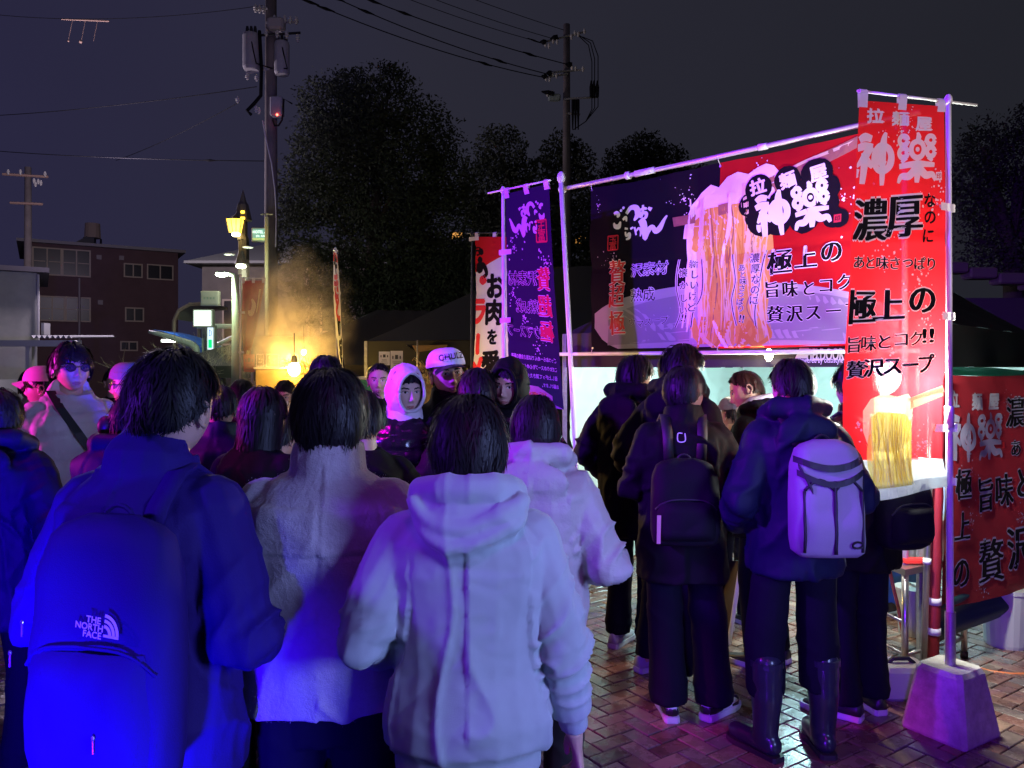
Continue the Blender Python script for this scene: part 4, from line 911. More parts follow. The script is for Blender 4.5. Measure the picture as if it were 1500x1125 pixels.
m = MB(); c_ = at(633, 516, 9); m.add([c_ + Vector((-.17, -.15, 0)), c_ + Vector((.17, -.15, 0)), c_ + Vector((.2, -.26, .08)), c_ + Vector((-.2, -.26, .07))], [(0, 1, 2, 3)]); m.add([c_ + Vector((-.17, -.15, 0)), c_ + Vector((-.17, .15, 0)), c_ + Vector((-.3, .15, .09)), c_ + Vector((-.28, -.15, .08))], [(0, 1, 2, 3)]); m.build('flap', mat('cardboard'), bx)
def poster(px0, py0, px1, py1, D, base, kind, label):
    a, b = at(px0, py1, D), at(px1, py0, D); W, H = b.x - a.x, b.z - a.z; root = empty('poster', (a.x, D, a.z), 0, label, 'poster', 'posters hung on the stalls')
    m = MB(); m.box((a.x + W / 2, D + .004, a.z + H / 2), (W, .006, H)); m.build('paper', base, root)
    f = Flat(); q = random.Random(int(px0))
    if kind == 'text':
        f.box(W * .5, H * .68, W * .24, H * .22, 0, 1); f.box(W * .2, H * .66, W * .1, H * .16, 0, 1); f.box(W * .8, H * .66, W * .1, H * .16, 0, 1)
        for k in range(4): f.box(W * .5, H * (.42 - k * .09), W * q.uniform(.4, .7), H * .025, 0, 1)
    else:
        f.box(W * .5, H * .55, W * .8, H * .7, 0, 1)
        for k in range(7): f.dot(W * q.uniform(.2, .8), H * q.uniform(.3, .8), W * q.uniform(.06, .14), 1, 2, 9, .3)
    f.build('print', [mat('poster_ink', (.03, .03, .035), .6), mat('poster_pale', (.4, .38, .34), .6)], lambda u, v: (Vector((a.x + u, D, a.z + v)), Vector((0, -1, 0))), root, 9)
paperw = mat('poster_paper', (.62, .60, .60), .7, trans=.2)
poster(555, 515, 571, 535, 8.1, paperw, 'text', 'left one of two white notices hung under the tent by the hooded boy')
poster(572, 514, 590, 542, 8.1, paperw, 'text', 'right taller one of two white notices above the white hood')
poster(375, 518, 387, 540, 10.4, paperw, 'pic', 'narrow picture poster nearest the limp red flag')
poster(389, 518, 409, 541, 10.4, paperw, 'pic', 'wider picture poster just left of the smoke lamp')
poster(357, 519, 373, 545, 10.5, mat('poster_red', (.35, .02, .02), .6), 'text', 'small dark red poster behind the limp red flag')
# ================================================================== smoke from the grill
sc0 = at(424, 478, 9.5); sm = MB(); sm.ell((0, 0, 0), (1.15, .7, 1.25), 28, 18); me = sm.mesh('smoke'); vm = bpy.data.materials.new('smoke_volume'); vm.use_nodes = True; t = vm.node_tree; t.nodes.clear()
ou = t.nodes.new('ShaderNodeOutputMaterial'); pvn = t.nodes.new('ShaderNodeVolumePrincipled'); t.links.new(pvn.outputs[0], ou.inputs['Volume']); tcn = t.nodes.new('ShaderNodeTexCoord')
def nd(k, **kw):
    n = t.nodes.new(k)
    for a_, v_ in kw.items(): n.inputs[a_].default_value = v_
    return n
nz1 = nd('ShaderNodeTexNoise', Scale=1.5, Detail=3.0); t.links.new(tcn.outputs['Object'], nz1.inputs['Vector'])
sub = t.nodes.new('ShaderNodeVectorMath'); sub.operation = 'SUBTRACT'; sub.inputs[1].default_value = (.5, .5, .5); t.links.new(nz1.outputs['Color'], sub.inputs[0])
scl = t.nodes.new('ShaderNodeVectorMath'); scl.operation = 'SCALE'; scl.inputs['Scale'].default_value = .9; t.links.new(sub.outputs[0], scl.inputs[0])
add = t.nodes.new('ShaderNodeVectorMath'); add.operation = 'ADD'; t.links.new(tcn.outputs['Object'], add.inputs[0]); t.links.new(scl.outputs[0], add.inputs[1])
mp1 = t.nodes.new('ShaderNodeMapping'); mp1.inputs['Scale'].default_value = (1.1, 1.6, .95); mp1.inputs['Rotation'].default_value = (0, R(-14), 0); t.links.new(add.outputs[0], mp1.inputs[0])
gr = t.nodes.new('ShaderNodeTexGradient'); gr.gradient_type = 'SPHERICAL'; t.links.new(mp1.outputs[0], gr.inputs[0])
nz2 = nd('ShaderNodeTexNoise', Scale=3.4, Detail=6.0, Roughness=.6, Distortion=.6); t.links.new(add.outputs[0], nz2.inputs['Vector'])
m2 = t.nodes.new('ShaderNodeMapRange'); m2.inputs['From Min'].default_value = .38; m2.inputs['From Max'].default_value = .72; t.links.new(nz2.outputs[0], m2.inputs['Value'])
pw = t.nodes.new('ShaderNodeMath'); pw.operation = 'POWER'; pw.inputs[1].default_value = 1.3; t.links.new(gr.outputs['Fac'], pw.inputs[0])
mu = t.nodes.new('ShaderNodeMath'); mu.operation = 'MULTIPLY'; t.links.new(pw.outputs[0], mu.inputs[0]); t.links.new(m2.outputs[0], mu.inputs[1])
mu2 = t.nodes.new('ShaderNodeMath'); mu2.operation = 'MULTIPLY'; mu2.inputs[1].default_value = 5.2; t.links.new(mu.outputs[0], mu2.inputs[0]); t.links.new(mu2.outputs[0], pvn.inputs['Density'])
pvn.inputs['Color'].default_value = (1, .94, .82, 1); pvn.inputs['Anisotropy'].default_value = 0
o_ = link_mesh('smoke', me, vm); o_.location = sc0; tag(o_, 'warm lit cooking smoke rising over the stalls', 'smoke', kind='stuff')
lamp('smoke_glow_light', 'POINT', at(432, 534, 9.25), 115, (1, .55, .12), .08)

# ================================================================== buildings
winf = mat('window_frame_paint', (.50, .40, .30), .5); glass = mat('dark_glass', (.015, .015, .02), .3, spec=.3)
def building(name, label, P0, d, W, H, dep, wm_, wins, roofm, over=.4, roofh=.25):
    root = empty(name, (P0[0], P0[1], 0), 0, label, 'building'); d = Vector(d).normalized(); n = Vector((d.y, -d.x)) 
    if n.y > 0: n = -n
    def q(u, k, z): return Vector((P0[0] + d.x * u - n.x * k, P0[1] + d.y * u - n.y * k, z))
    m = MB(); m.loft([[q(0, 0, 0), q(W, 0, 0), q(W, dep, 0), q(0, dep, 0)], [q(0, 0, H), q(W, 0, H), q(W, dep, H), q(0, dep, H)]]); m.build('wall', wm_, root)
    m = MB(); m.loft([[q(-over, -over, H + .002), q(W + over, -over, H + .002), q(W + over, dep + over, H + .002), q(-over, dep + over, H + .002)], [q(-over, -over, H + roofh), q(W + over, -over, H + roofh), q(W + over, dep + over, H + roofh), q(-over, dep + over, H + roofh)]]); m.build('roof', roofm, root)
    for (u0, z0, u1, z1, cols, rows) in wins:
        fr = MB(); t_ = .07
        def bar(a, b, c, e_): fr.loft([[q(a, -.05, b), q(c, -.05, b), q(c, .02, b), q(a, .02, b)], [q(a, -.05, e_), q(c, -.05, e_), q(c, .02, e_), q(a, .02, e_)]])
        bar(u0, z0, u1, z0 + t_); bar(u0, z1 - t_, u1, z1); bar(u0, z0 + t_, u0 + t_, z1 - t_); bar(u1 - t_, z0 + t_, u1, z1 - t_)
        for k in range(1, cols): x = u0 + (u1 - u0) * k / cols; w2 = .07 if (cols == 4 and k == 2) else .03; bar(x - w2, z0 + t_, x + w2, z1 - t_)
        wo_ = fr.build('window', winf, root)
        for k in range(rows - 1):
            z = z0 + (z1 - z0) * (k + 1) / rows
            for c in range(cols):
                a = u0 + (u1 - u0) * c / cols + .08; b = u0 + (u1 - u0) * (c + 1) / cols - .08; m = MB(); m.loft([[q(a, -.03, z - .02), q(b, -.03, z - .02), q(b, -.01, z - .02), q(a, -.01, z - .02)], [q(a, -.03, z + .02), q(b, -.03, z + .02), q(b, -.01, z + .02), q(a, -.01, z + .02)]]); m.build('glazing_bar', winf, wo_)
        for c in range(cols):
            a = u0 + (u1 - u0) * c / cols; b = u0 + (u1 - u0) * (c + 1) / cols; m = MB(); m.add([q(a + .02, -.012, z0 + .02), q(b - .02, -.012, z0 + .02), q(b - .02, -.012, z1 - .02), q(a + .02, -.012, z1 - .02)], [(0, 1, 2, 3)]); m.build('pane', glass, wo_)
    return root, q
B0 = (at(36, 500, 39.7).x, 39.7); Bd = Vector((6.05, 3.7)).normalized()
def fq(px, py): return on_plane(px, py, B0, (Bd.x, Bd.y))
def wn(x0, y0, x1, y1, c, r): a, b = fq(x0, y1), fq(x1, y0); return (a[0], a[1], b[0], b[1], c, r)
bH = fq(150, 363)[1]
maroon = mat('maroon_wall', (.15, .085, .09), .85, bump=.3, bscale=6, vary=.15, vscale=1)
b1, q1 = building('maroon_building', 'dark maroon three storey building with pale window frames at the left', B0, Bd, fq(261, 400)[0], bH, 7, maroon,
                  [wn(47, 367, 133, 402, 4, 2), wn(57, 436, 133, 470, 4, 2), wn(181, 387, 209, 406, 2, 1), wn(215, 389, 254, 409, 2, 1), wn(183, 451, 211, 471, 2, 1), wn(176, 500, 202, 514, 2, 1)], mat('roof_edge', (.32, .30, .30), .6), .35, .16)
for (px, py) in ((145, 377), (178, 378), (147, 443)):
    u, z = fq(px, py); m = MB(); m.loft([[q1(u - .12, -.1, z - .12), q1(u + .12, -.1, z - .12), q1(u + .12, .02, z - .12), q1(u - .12, .02, z - .12)], [q1(u - .12, -.1, z + .12), q1(u + .12, -.1, z + .12), q1(u + .12, .02, z + .12), q1(u - .12, .02, z + .12)]]); m.build('vent_hood', mat('vent_metal', (.3, .25, .25), .5), b1)
u, z = fq(138, 350); m = MB(); c_ = q1(u, 1.5, bH); m.tube([c_ + Vector((0, 0, .7)), c_ + Vector((0, 0, 1.5))], [.42, .38], 14); m.build('water_tank', mat('tank_beige', (.40, .30, .22), .6), b1)
for a, b in ((-.3, -.3), (.3, -.3), (.3, .3), (-.3, .3)):
    m = MB(); m.box(c_ + Vector((a, b, .35)), (.08, .08, .7)); m.build('tank_leg', darkmetal, b1)
m = MB(); m.loft([[q1(u - 1.2, 1.2, bH + .1), q1(u + .2, 1.2, bH + .1), q1(u + .2, 1.9, bH + .1), q1(u - 1.2, 1.9, bH + .1)], [q1(u - .3, 1.2, bH + .75), q1(u + .1, 1.2, bH + .75), q1(u + .1, 1.9, bH + .75), q1(u - .3, 1.9, bH + .75)]]); m.build('stair_hatch', darkmetal, b1)
m = MB(); u = fq(116, 500)[0]; m.tube([q1(u, -.2, 0), q1(u, -.2, fq(116, 408)[1])], .06, 6); m.build('drain_pipe', mat('vent_metal'), b1)
# pale low house at the left edge
We = at(54, 500, 22); W0 = (We.x - 5 * Bd.x, 22 - 5 * Bd.y)
b2_, q2 = building('pale_house', 'pale grey plastered house with a flat dark roof at the left edge', W0, Bd, 5, at(0, 400, 22).z, 4, mat('pale_plaster', (.44, .45, .40), .85, bump=.3, bscale=8, vary=.15, vscale=1.5), [], mat('dark_roof', (.06, .055, .07), .7), .30, .14)
m = MB(); p = at(67, 482, 22.2); m.box(p, (.08, .3, .34)); m.build('meter_box', mat('meter_grey', (.5, .5, .5), .5), b2_)
m = MB(); m.tube([at(56, 402, 21.95), at(56, 500, 21.95)], .035, 6); m.build('drain_pipe', mat('meter_grey'), b2_)
cpr = empty('carport', at(60, 520, 20), 0, 'corrugated white carport roof at the foot of the pale house', 'carport'); cpr.location.z = 0
m = MB(); a, b = at(-40, 503, 20), at(118, 503, 20); m.box(((a.x + b.x) / 2, 20, a.z), (b.x - a.x, .12, .16)); m.build('beam', mat('carport_white', (.5, .5, .52), .5), cpr)
m = MB(); a, b = at(54, 494, 20.2), at(116, 494, 20.2); m.grid(lambda s, t: Vector((a.x + (b.x - a.x) * s, 19.9 + t * 2.2, a.z + .035 * math.sin(s * 50) + .1 * t)), 90, 4); m.build('corrugated_sheet', mat('carport_white'), cpr, smooth=True)
for px in (-30, 40, 112):
    p = at(px, 500, 20); m = MB(); m.box((p.x, 20.05, p.z / 2), (.1, .1, p.z)); m.build('post', mat('carport_white'), cpr)
# parked car
cr = at(12, 545, 17); car = empty('parked_car', (cr.x - .5, 17, 0), R(8), 'grey parked car half hidden behind the crowd at the left edge', 'car')
prof = [(-2.1, .35, .75, .80), (-2.05, .35, .95, .84), (-1.4, .3, 1.02, .86), (-.9, .3, 1.42, .70), (.4, .3, 1.46, .68), (1.0, .3, 1.02, .86), (1.9, .32, .88, .82), (2.1, .38, .62, .76)]
m = MB(); m.loft([[(x, -.84, zl), (x, -.86, (zl + min(zh, .9)) / 2), (x, -.84, min(zh, .92)), (x, -hw, zh), (x, hw, zh), (x, .84, min(zh, .92)), (x, .86, (zl + min(zh, .9)) / 2), (x, .84, zl)] for x, zl, zh, hw in prof]); link_mesh('body', m.mesh('b'), mat('car_grey', (.25, .27, .26), .3, .5, coat=.6), car, smooth=False)
for x in (-1.3, 1.25):
    for y in (-.84, .84):
        m = MB(); m.tube([(x, y - .09, .32), (x, y + .09, .32)], .32, 18); link_mesh('wheel', m.mesh('w'), mat('black_rubber', (.015, .015, .016), .6), car)
m = MB(); m.add([(-.85, -.80, 1.0), (.85, -.80, 1.0), (.45, -.70, 1.38), (-.75, -.70, 1.38)], [(0, 1, 2, 3)]); link_mesh('side_window', m.mesh('w'), glass, car)
# hip roofed building behind the lamps
H0 = (at(296, 500, 30).x, 30)
b3, q3 = building('hip_roofed_hall', 'grey hall with a hipped metal roof behind the street lamps', H0, (1, .0), at(555, 500, 30).x - H0[0], at(300, 388, 30).z, 8, mat('hall_wall', (.17, .15, .13), .85, bump=.3, bscale=5, vary=.2, vscale=1.2),
                 [(4.6, 3.1, 5.6, 5.0, 2, 1), (.8, 2.6, 1.9, 4.4, 2, 1)], mat('hall_roof', (.30, .31, .29), .55, bump=.3, bscale=5), .5, .1)
W_ = at(555, 500, 30).x - H0[0]; hz = at(300, 385, 30).z
m = MB(); m.loft([[q3(-.5, -.5, hz), q3(W_ + .5, -.5, hz), q3(W_ + .5, 8.5, hz), q3(-.5, 8.5, hz)], [q3(1.9, 3, hz + 1.3), q3(W_ - 2, 3, hz + 1.3), q3(W_ - 2, 5, hz + 1.3), q3(1.9, 5, hz + 1.3)]]); m.build('hipped_roof', mat('hall_roof'), b3)
m = MB(); m.tube([q3(4.15, -.15, 0), q3(4.15, -.15, hz - .3), q3(4.3, -.35, hz - .1)], .07, 8); m.build('drain_pipe', mat('vent_metal'), b3)
# blue cantilever canopy
bc_ = empty('bus_stop_canopy', at(300, 600, 16), 0, 'curved blue and white canopy of a bus stop left of the street lamp', 'canopy'); bc_.location.z = 0
curve = [(218, 486), (232, 489), (250, 494), (268, 500), (280, 504), (287, 510), (289, 520), (289, 560), (289, 640)]
for D in (15.6, 17.0): m = MB(); m.tube([at(px, py, 15.6) + Vector((0, D - 15.6, 0)) for px, py in curve], [.03, .045, .055, .065, .07, .07, .07, .07, .07], 8); m.build('frame_rib', mat('canopy_white', (.55, .66, .62), .4), bc_, smooth=True)
m = MB(); pts = [at(px, py, 15.6) for px, py in curve[:8]]; m.grid(lambda s, t: pts[min(int(s * 7), 6)].lerp(pts[min(int(s * 7) + 1, 7)], s * 7 - min(int(s * 7), 6)) + Vector((.04, .05 + 1.3 * t, .05)), 15, 3); m.build('blue_panel', mat('canopy_blue', (.02, .12, .55), .4, trans=.3), bc_, smooth=True)
m = MB(); m.tube([at(302, 478, 15.7), at(302, 640, 15.7)], .09, 8); m.tube([at(289, 478, 15.7), at(345, 478, 15.7)], .05, 6); m.tube([at(302, 512, 15.7), at(345, 492, 15.7)], .04, 6); m.build('post', mat('canopy_white'), bc_)
m = MB(); m.bbox(at(247, 495, 15.9) + Vector((0, 0, -.06)), (.22, .2, .05), .01); m.build('down_light', emis('canopy_lamp', (.9, 1, .85), 14), bc_)
lamp('canopy_lamp_light', 'POINT', at(247, 500, 15.9), 18, (.85, 1, .8), .06)
ash = empty('arched_shelter', at(275, 600, 19), 0, 'glass shelter with an arched roof behind the blue canopy', 'shelter'); ash.location.z = 0
m = MB()
for D in (19, 20.5): m.tube([at(255, 520, 19) + Vector((0, D - 19, -1.9)), at(255, 470, 19) + Vector((0, D - 19, 0)), at(262, 455, 19) + Vector((0, D - 19, 0)), at(278, 446, 19) + Vector((0, D - 19, 0)), at(300, 445, 19) + Vector((0, D - 19, 0))], .05, 6)
m.build('arch_rib', mat('vent_metal'), ash)
m = MB(); ap = [at(255, 470, 19), at(262, 455, 19), at(278, 446, 19), at(300, 445, 19)]; m.grid(lambda s, t: ap[min(int(s * 3), 2)].lerp(ap[min(int(s * 3) + 1, 3)], s * 3 - min(int(s * 3), 2)) + Vector((0, 1.5 * t, .04)), 10, 3); m.build('roof_sheet', mat('hall_roof'), ash, smooth=True)
# lit sign boards
def sign(name, px0, py0, px1, py1, D, facem, label, fn, dep=.12, rim=None, inks=None):
    a, b = at(px0, py1, D), at(px1, py0, D); W, H = b.x - a.x, b.z - a.z; root = empty(name, (a.x, D, a.z), 0, label, 'sign')
    m = MB(); m.bbox((a.x + W / 2, D + dep / 2 + .012, a.z + H / 2), (W + .06, dep, H + .06), .01); m.build('casing', rim or mat('sign_casing', (.4, .42, .4), .5), root)
    m = MB(); m.box((a.x + W / 2, D + .004, a.z + H / 2), (W, .012, H)); m.build('lit_face', facem, root)
    f = Flat(); fn(f, W, H); f.build('sign_marks', inks or [mat('sign_ink', (.1, .25, .2), .6)], lambda u, v: (Vector((a.x + u, D - .003, a.z + v)), Vector((0, -1, 0))), root, 9); return root
def rows(n, k):
    def g_(f, W, H):
        q = random.Random(n)
        for r in range(k):
            for i in range(n):
                u = W * (.1 + .8 * (i + .5) / n); v = H * (.78 - .52 * r / max(1, k - 1)) if k > 1 else H * .5; s = W * .8 / n * .3
                f.brush([(u - s, v + s), (u + s, v + s * .8)], s * .35, 0, 1, 1); f.brush([(u, v + s * 1.5), (u - s * .2, v - s * 1.2)], s * .35, 0, 1, 1); f.brush([(u - s, v - s * .3), (u + s, v - s * .2)], s * .3, 0, 1, 1)
    return g_
sign('lit_sign_board', 284, 455, 309, 477, 15, emis('sign_lit', (.82, 1, .9), 1.6), 'white lit sign board with two rows of small characters', rows(6, 2))
def vsign(f, W, H):
    f.box(W * .5, H * .25, W * .66, H * .36, 1, 1); f.brush([(W * .3, H * .8), (W * .7, H * .8), (W * .7, H * .62), (W * .35, H * .6)], W * .1, 0, 1); f.brush([(W * .35, H * .88), (W * .35, H * .58)], W * .1, 0, 1)
sign('lit_post_sign', 304, 478, 312, 512, 15.1, emis('sign_lit2', (.7, .85, 1), 1.0), 'slim lit sign with a blue mark above a green square', vsign, inks=[emis('ink_blue', (.05, .15, .8), .5), emis('ink_green', (.0, .9, .25), .9)])
sign('small_grey_sign', 295, 428, 318, 446, 17, mat('sign_dull', (.35, .37, .36), .6), 'dull grey sign board behind the bare bush', rows(4, 1))
sign('hotel_sign', 370, 335, 391, 352, 17.5, emis('sign_hotel', (.20, .42, .34), .8), 'small green lit hotel sign beside the lantern', lambda f, W, H: (f.text('HOTEL A', W * .5, H * .72, H * .34, 0, .02, 1, 0, 1, fit=W * .95), f.text('SPA  INN', W * .55, H * .36, H * .24, 0, .01, 1, 0, 1, fit=W * .6), f.box(W * .5, H * .1, W, H * .2, 1, 1)), inks=[emis('hotel_white', (.8, 1, .9), 1.5), emis('hotel_yellow', (.6, .8, .3), .6)])
# street lamp
sl = at(345, 560, 13); slr = empty('street_lamp', (sl.x, 13, 0), 0, 'slim pale street lamp with a glowing green white head', 'street lamp')
m = MB(); m.tube([(sl.x, 13, 0), at(345, 402, 13)], [.075, .055], 10); m.build('post', mat('lamp_post_paint', (.42, .50, .40), .45), slr, smooth=True)
m = MB(); m.tube([at(345, 403, 13), at(335, 401, 13)], .03, 8); m.build('arm', mat('lamp_post_paint'), slr)
m = MB(); m.bbox(at(327, 400, 13), (.24, .14, .05), .02); m.build('lamp_head', mat('lamp_post_paint'), slr)
m = MB(); m.ell(at(325, 402.5, 13), (.11, .07, .035), 14, 8); m.build('lens', emis('street_lens', (.80, 1, .62), 26), slr, smooth=True)
lamp('street_lamp_light', 'POINT', at(325, 412, 12.95), 85, (.80, 1, .62), .08)
# lantern tower
lt = at(357, 560, 17); ltr = empty('lantern_tower', (lt.x, 17, 0), 0, 'dark ornamental tower with a glowing yellow lantern and pointed top', 'lamp tower')
ltm = mat('tower_iron', (.06, .05, .05), .6)
m = MB(); m.tube([(lt.x, 17, 0), at(357, 350, 17)], [.16, .12], 8); m.build('column', ltm, ltr)
m = MB(); a = at(356, 330, 17); m.tube([at(356, 352, 17), at(356, 345, 17), at(356, 325, 17), at(356, 323, 17), at(356, 300, 17), at(356, 296, 17), at(356, 278, 17)], [.14, .1, .1, .2, .12, .08, .005], 8); m.build('spire', ltm, ltr)
lc = at(346, 331, 16.9)
m = MB(); m.loft([[lc + Vector((a * .11, b * .11, -.15)) for a, b in ((-1, -1), (1, -1), (1, 1), (-1, 1))], [lc + Vector((a * .16, b * .16, .13)) for a, b in ((-1, -1), (1, -1), (1, 1), (-1, 1))]]); m.build('lantern_glass', emis('lantern_yellow', (1, .60, .05), 4.5), ltr)
m = MB()
for a, b in ((-1, -1), (1, -1), (1, 1), (-1, 1)): m.tube([lc + Vector((a * .115, b * .115, -.17)), lc + Vector((a * .165, b * .165, .14))], .014, 5)
for a in (-.35, .35): m.tube([lc + Vector((a * .1, -.118, -.15)), lc + Vector((a * .16, -.168, .13))], .008, 4)
m.tube([lc + Vector((0, 0, .13)), lc + Vector((0, 0, .2)), lc + Vector((0, 0, .26))], [.24, .12, .03], 4); m.tube([lc + Vector((0, 0, .2)), at(356, 318, 17)], .02, 4); m.build('lantern_frame', ltm, ltr)
m = MB(); m.ell(lc + Vector((0, -.02, -.19)), (.1, .08, .05), 10, 6); m.build('lantern_bulb', emis('lantern_hot', (1, .85, .35), 14), ltr)
lamp('lantern_light', 'POINT', lc + Vector((0, -.3, -.1)), 22, (1, .72, .2), .1)
for (px, py, w_) in ((355.5, 310.5, .075), (355.5, 319.5, .09)): m = MB(); m.box(at(px, py, 16.82), (w_, .02, .05)); m.build('lit_opening', emis('lantern_yellow'), ltr)
for (px, py) in ((363, 362.5), (336, 373)): m = MB(); m.ell(at(px, py, 16.6), (.12, .12, .02), 12, 6); m.build('lamp_shade', mat('enamel_white_glow', (.7, .72, .7), .4, emit=(.8, 1, .85), estr=.35), ltr, smooth=True)  # plates glow faintly in place of the lamplight they reflect
m = MB(); m.ell(at(353, 390, 16.6), (.11, .11, .05), 12, 8); m.build('bowl_lamp', emis('bowl_lamp_glow', (.9, 1, .65), 11), ltr, smooth=True)
m = MB(); m.tube([at(353, 387, 16.6), at(353, 368, 16.6)], [.13, .05], 10); m.build('bowl_hood', ltm, ltr)
lamp('bowl_lamp_light', 'POINT', at(353, 396, 16.5), 45, (.9, 1, .65), .1)
pr_ = at(391, 560, 17.4); pl = empty('sign_post', (pr_.x, 17.4, 0), 0, 'thin pale post carrying the hotel sign beside the big pole', 'post')
m = MB(); m.tube([(pr_.x, 17.4, 0), at(391, 318, 17.4)], .05, 8); m.build('shaft', mat('post_pale', (.5, .47, .3), .6), pl)
m = MB(); m.tube([at(382, 314, 17.4), at(400, 314, 17.4)], .02, 5); m.tube([at(391, 330, 17.4), at(391, 312, 17.4)], .02, 5); m.build('antenna', mat('post_pale'), pl)
# bare bush
bu = at(318, 560, 14.2); bur = empty('bare_bush', (bu.x, 14.2, 0), 0, 'leafless pale bush lit by the street lamp', 'bush'); m = MB(); q = random.Random(9)
def grow(p, d, l, r, k):
    e_ = p + d * l; m.tube([p, p.lerp(e_, .5) + Vector((q.gauss(0, .03), q.gauss(0, .03), 0)), e_], [r, r * .8, r * .6], 3, cap=False)
    if k:
        for _ in range(q.choice((2, 3, 3))): grow(p.lerp(e_, q.uniform(.5, 1)), (d + Vector((q.gauss(0, .45), q.gauss(0, .45), q.gauss(.05, .3)))).normalized(), l * q.uniform(.62, .85), r * .62, k - 1)
for i in range(11): grow(Vector((bu.x + q.uniform(-.35, .3), 14.2 + q.uniform(-.3, .3), 0)), Vector((q.gauss(0, .25), q.gauss(0, .2), 1)).normalized(), .85, .028, 5)
m.build('branches', mat('pale_twig', (.38, .34, .26), .8), bur)

# ================================================================== utility poles and wires
conc = mat('pole_concrete', (.20, .17, .16), .85, bump=.3, bscale=20, vary=.2, vscale=4); cer = mat('ceramic', (.7, .68, .62), .3); wirem = mat('wire_black', (.012, .012, .014), .9, spec=.05); tr = mat('transformer_grey', (.42, .41, .42), .5, vary=.15)
def pole(px, D, z, r, label):
    p = at(px, 540, D); root = empty('utility_pole', (p.x, D, 0), 0, label, 'utility pole', 'utility poles'); m = MB(); m.tube([(p.x, D, 0), (p.x, D, z)], [r, r * .68], 14); m.build('shaft', conc, root, smooth=True); return root
def ins(root, px, py, D, h=.22, r=.05):
    m = MB(); p = at(px, py, D); m.tube([p + Vector((0, 0, -h / 2)), p + Vector((0, 0, -h / 4)), p + Vector((0, 0, -h / 4 + .01)), p, p + Vector((0, 0, .01)), p + Vector((0, 0, h / 2))], [r * .5, r * .5, r, r * .6, r, r * .4], 8); m.build('insulator', cer, root)
p1 = pole(397, 20, 13.8, .19, 'near utility pole carrying two grey transformers and a red light')
for (x, y0, y1, r) in ((368, 50, 103, .21), (413, 62, 110, .19)):
    m = MB(); c = at(x, y0, 19.7); b = at(x, y1, 19.7); m.tube([c, c.lerp(b, .06), c.lerp(b, .92), b], [r * .9, r, r, r * .85], 16); tk = m.build('transformer', tr, p1, smooth=False)
    for k in (-.1, .0, .1): mm = MB(); a = c + Vector((k, 0, 0)); mm.tube([a, a + Vector((0, 0, .12)), a + Vector((0, 0, .2))], [.05, .045, .03], 8); mm.build('bushing', mat('bushing_black', (.015, .015, .02), .4), tk)
    mm = MB(); mm.tube([c + Vector((0, -.1, 0)), c.lerp(b, .5) + Vector((.12, -.24, 0)), c.lerp(b, .9) + Vector((.2, -.22, 0)), at(397, 100, 19.8)], .018, 5); mm.build('lead', wirem, tk)
m = MB(); m.bbox(at(406, 157, 19.7), (.31, .26, .50), .03); m.build('control_box', tr, p1)
m = MB(); m.ell(at(406, 168, 19.5), (.03, .03, .03), 8, 6); m.build('indicator_light', emis('led_red', (1, .08, .05), 12), p1)
m = MB(); m.tube([at(399, 175, 19.65), at(402, 184, 19.65), at(408, 184, 19.65), at(413, 176, 19.65), at(416, 145, 19.6), at(428, 152, 19.6)], .022, 6); m.build('cable_loop', wirem, p1)
for (x0, y0, x1, y1) in ((390, 33, 437, 32), (372, 15, 392, 12), (375, 52, 440, 48), (360, 108, 395, 100)): m = MB(); m.tube([at(x0, y0, 19.8), at(x1, y1, 19.8)], .035, 6); m.build('crossarm', tr if y0 != 52 else darkmetal, p1)
for (x, y) in ((417, 28), (425, 29), (434, 30), (390, 48), (406, 50), (420, 51), (436, 56), (362, 112), (376, 114), (374, 12), (380, 13), (386, 14), (365, 51), (402, 28), (409, 30), (375, 160), (379, 162), (348, 146)): ins(p1, x, y, 19.6, .2 if y < 100 else .16, .055)
m = MB(); m.bbox(at(405, 36, 19.6), (.42, .3, .3), .05); m.build('switch_box', mat('switch_grey', (.45, .42, .42), .5), p1)
m = MB(); m.tube([at(380, 45, 19.65), at(383, 100, 19.65), at(382, 140, 19.65), at(372, 152, 19.65), at(362, 162, 19.65), at(368, 168, 19.65)], .045, 6); m.build('cable_drop', wirem, p1)
m = MB(); m.tube([at(385, 177, 19.7), at(390, 205, 19.7), at(398, 240, 19.7), at(403, 280, 19.7), at(405, 320, 19.7), at(404, 362, 19.7)], .018, 6); m.build('guard_conduit', mat('conduit_pale', (.5, .48, .5), .5), p1)
p2 = pole(830, 25, 12.85, .16, 'utility pole above the trees with black cable loops')
for (x0, y0, x1, y1) in ((795, 62, 858, 46), (806, 106, 855, 102), (826, 145, 876, 142), (832, 166, 850, 168), (795, 114, 832, 108)): m = MB(); m.tube([at(x0, y0, 24.8), at(x1, y1, 24.8)], .035, 6); m.build('crossarm', mat('arm_galv', (.35, .35, .34), .5), p2)
for (x, y) in ((799, 65), (804, 67), (810, 60), (816, 61), (837, 54), (842, 49), (847, 50), (856, 46), (838, 99), (843, 100), (854, 101), (800, 115), (805, 116), (810, 109), (815, 111), (802, 138), (809, 136)): ins(p2, x, y, 24.7, .17, .05)
m = MB(); m.bbox(at(812, 143, 24.8), (.4, .25, .2), .04); m.build('junction_box', mat('junction_green', (.30, .36, .33), .6), p2)
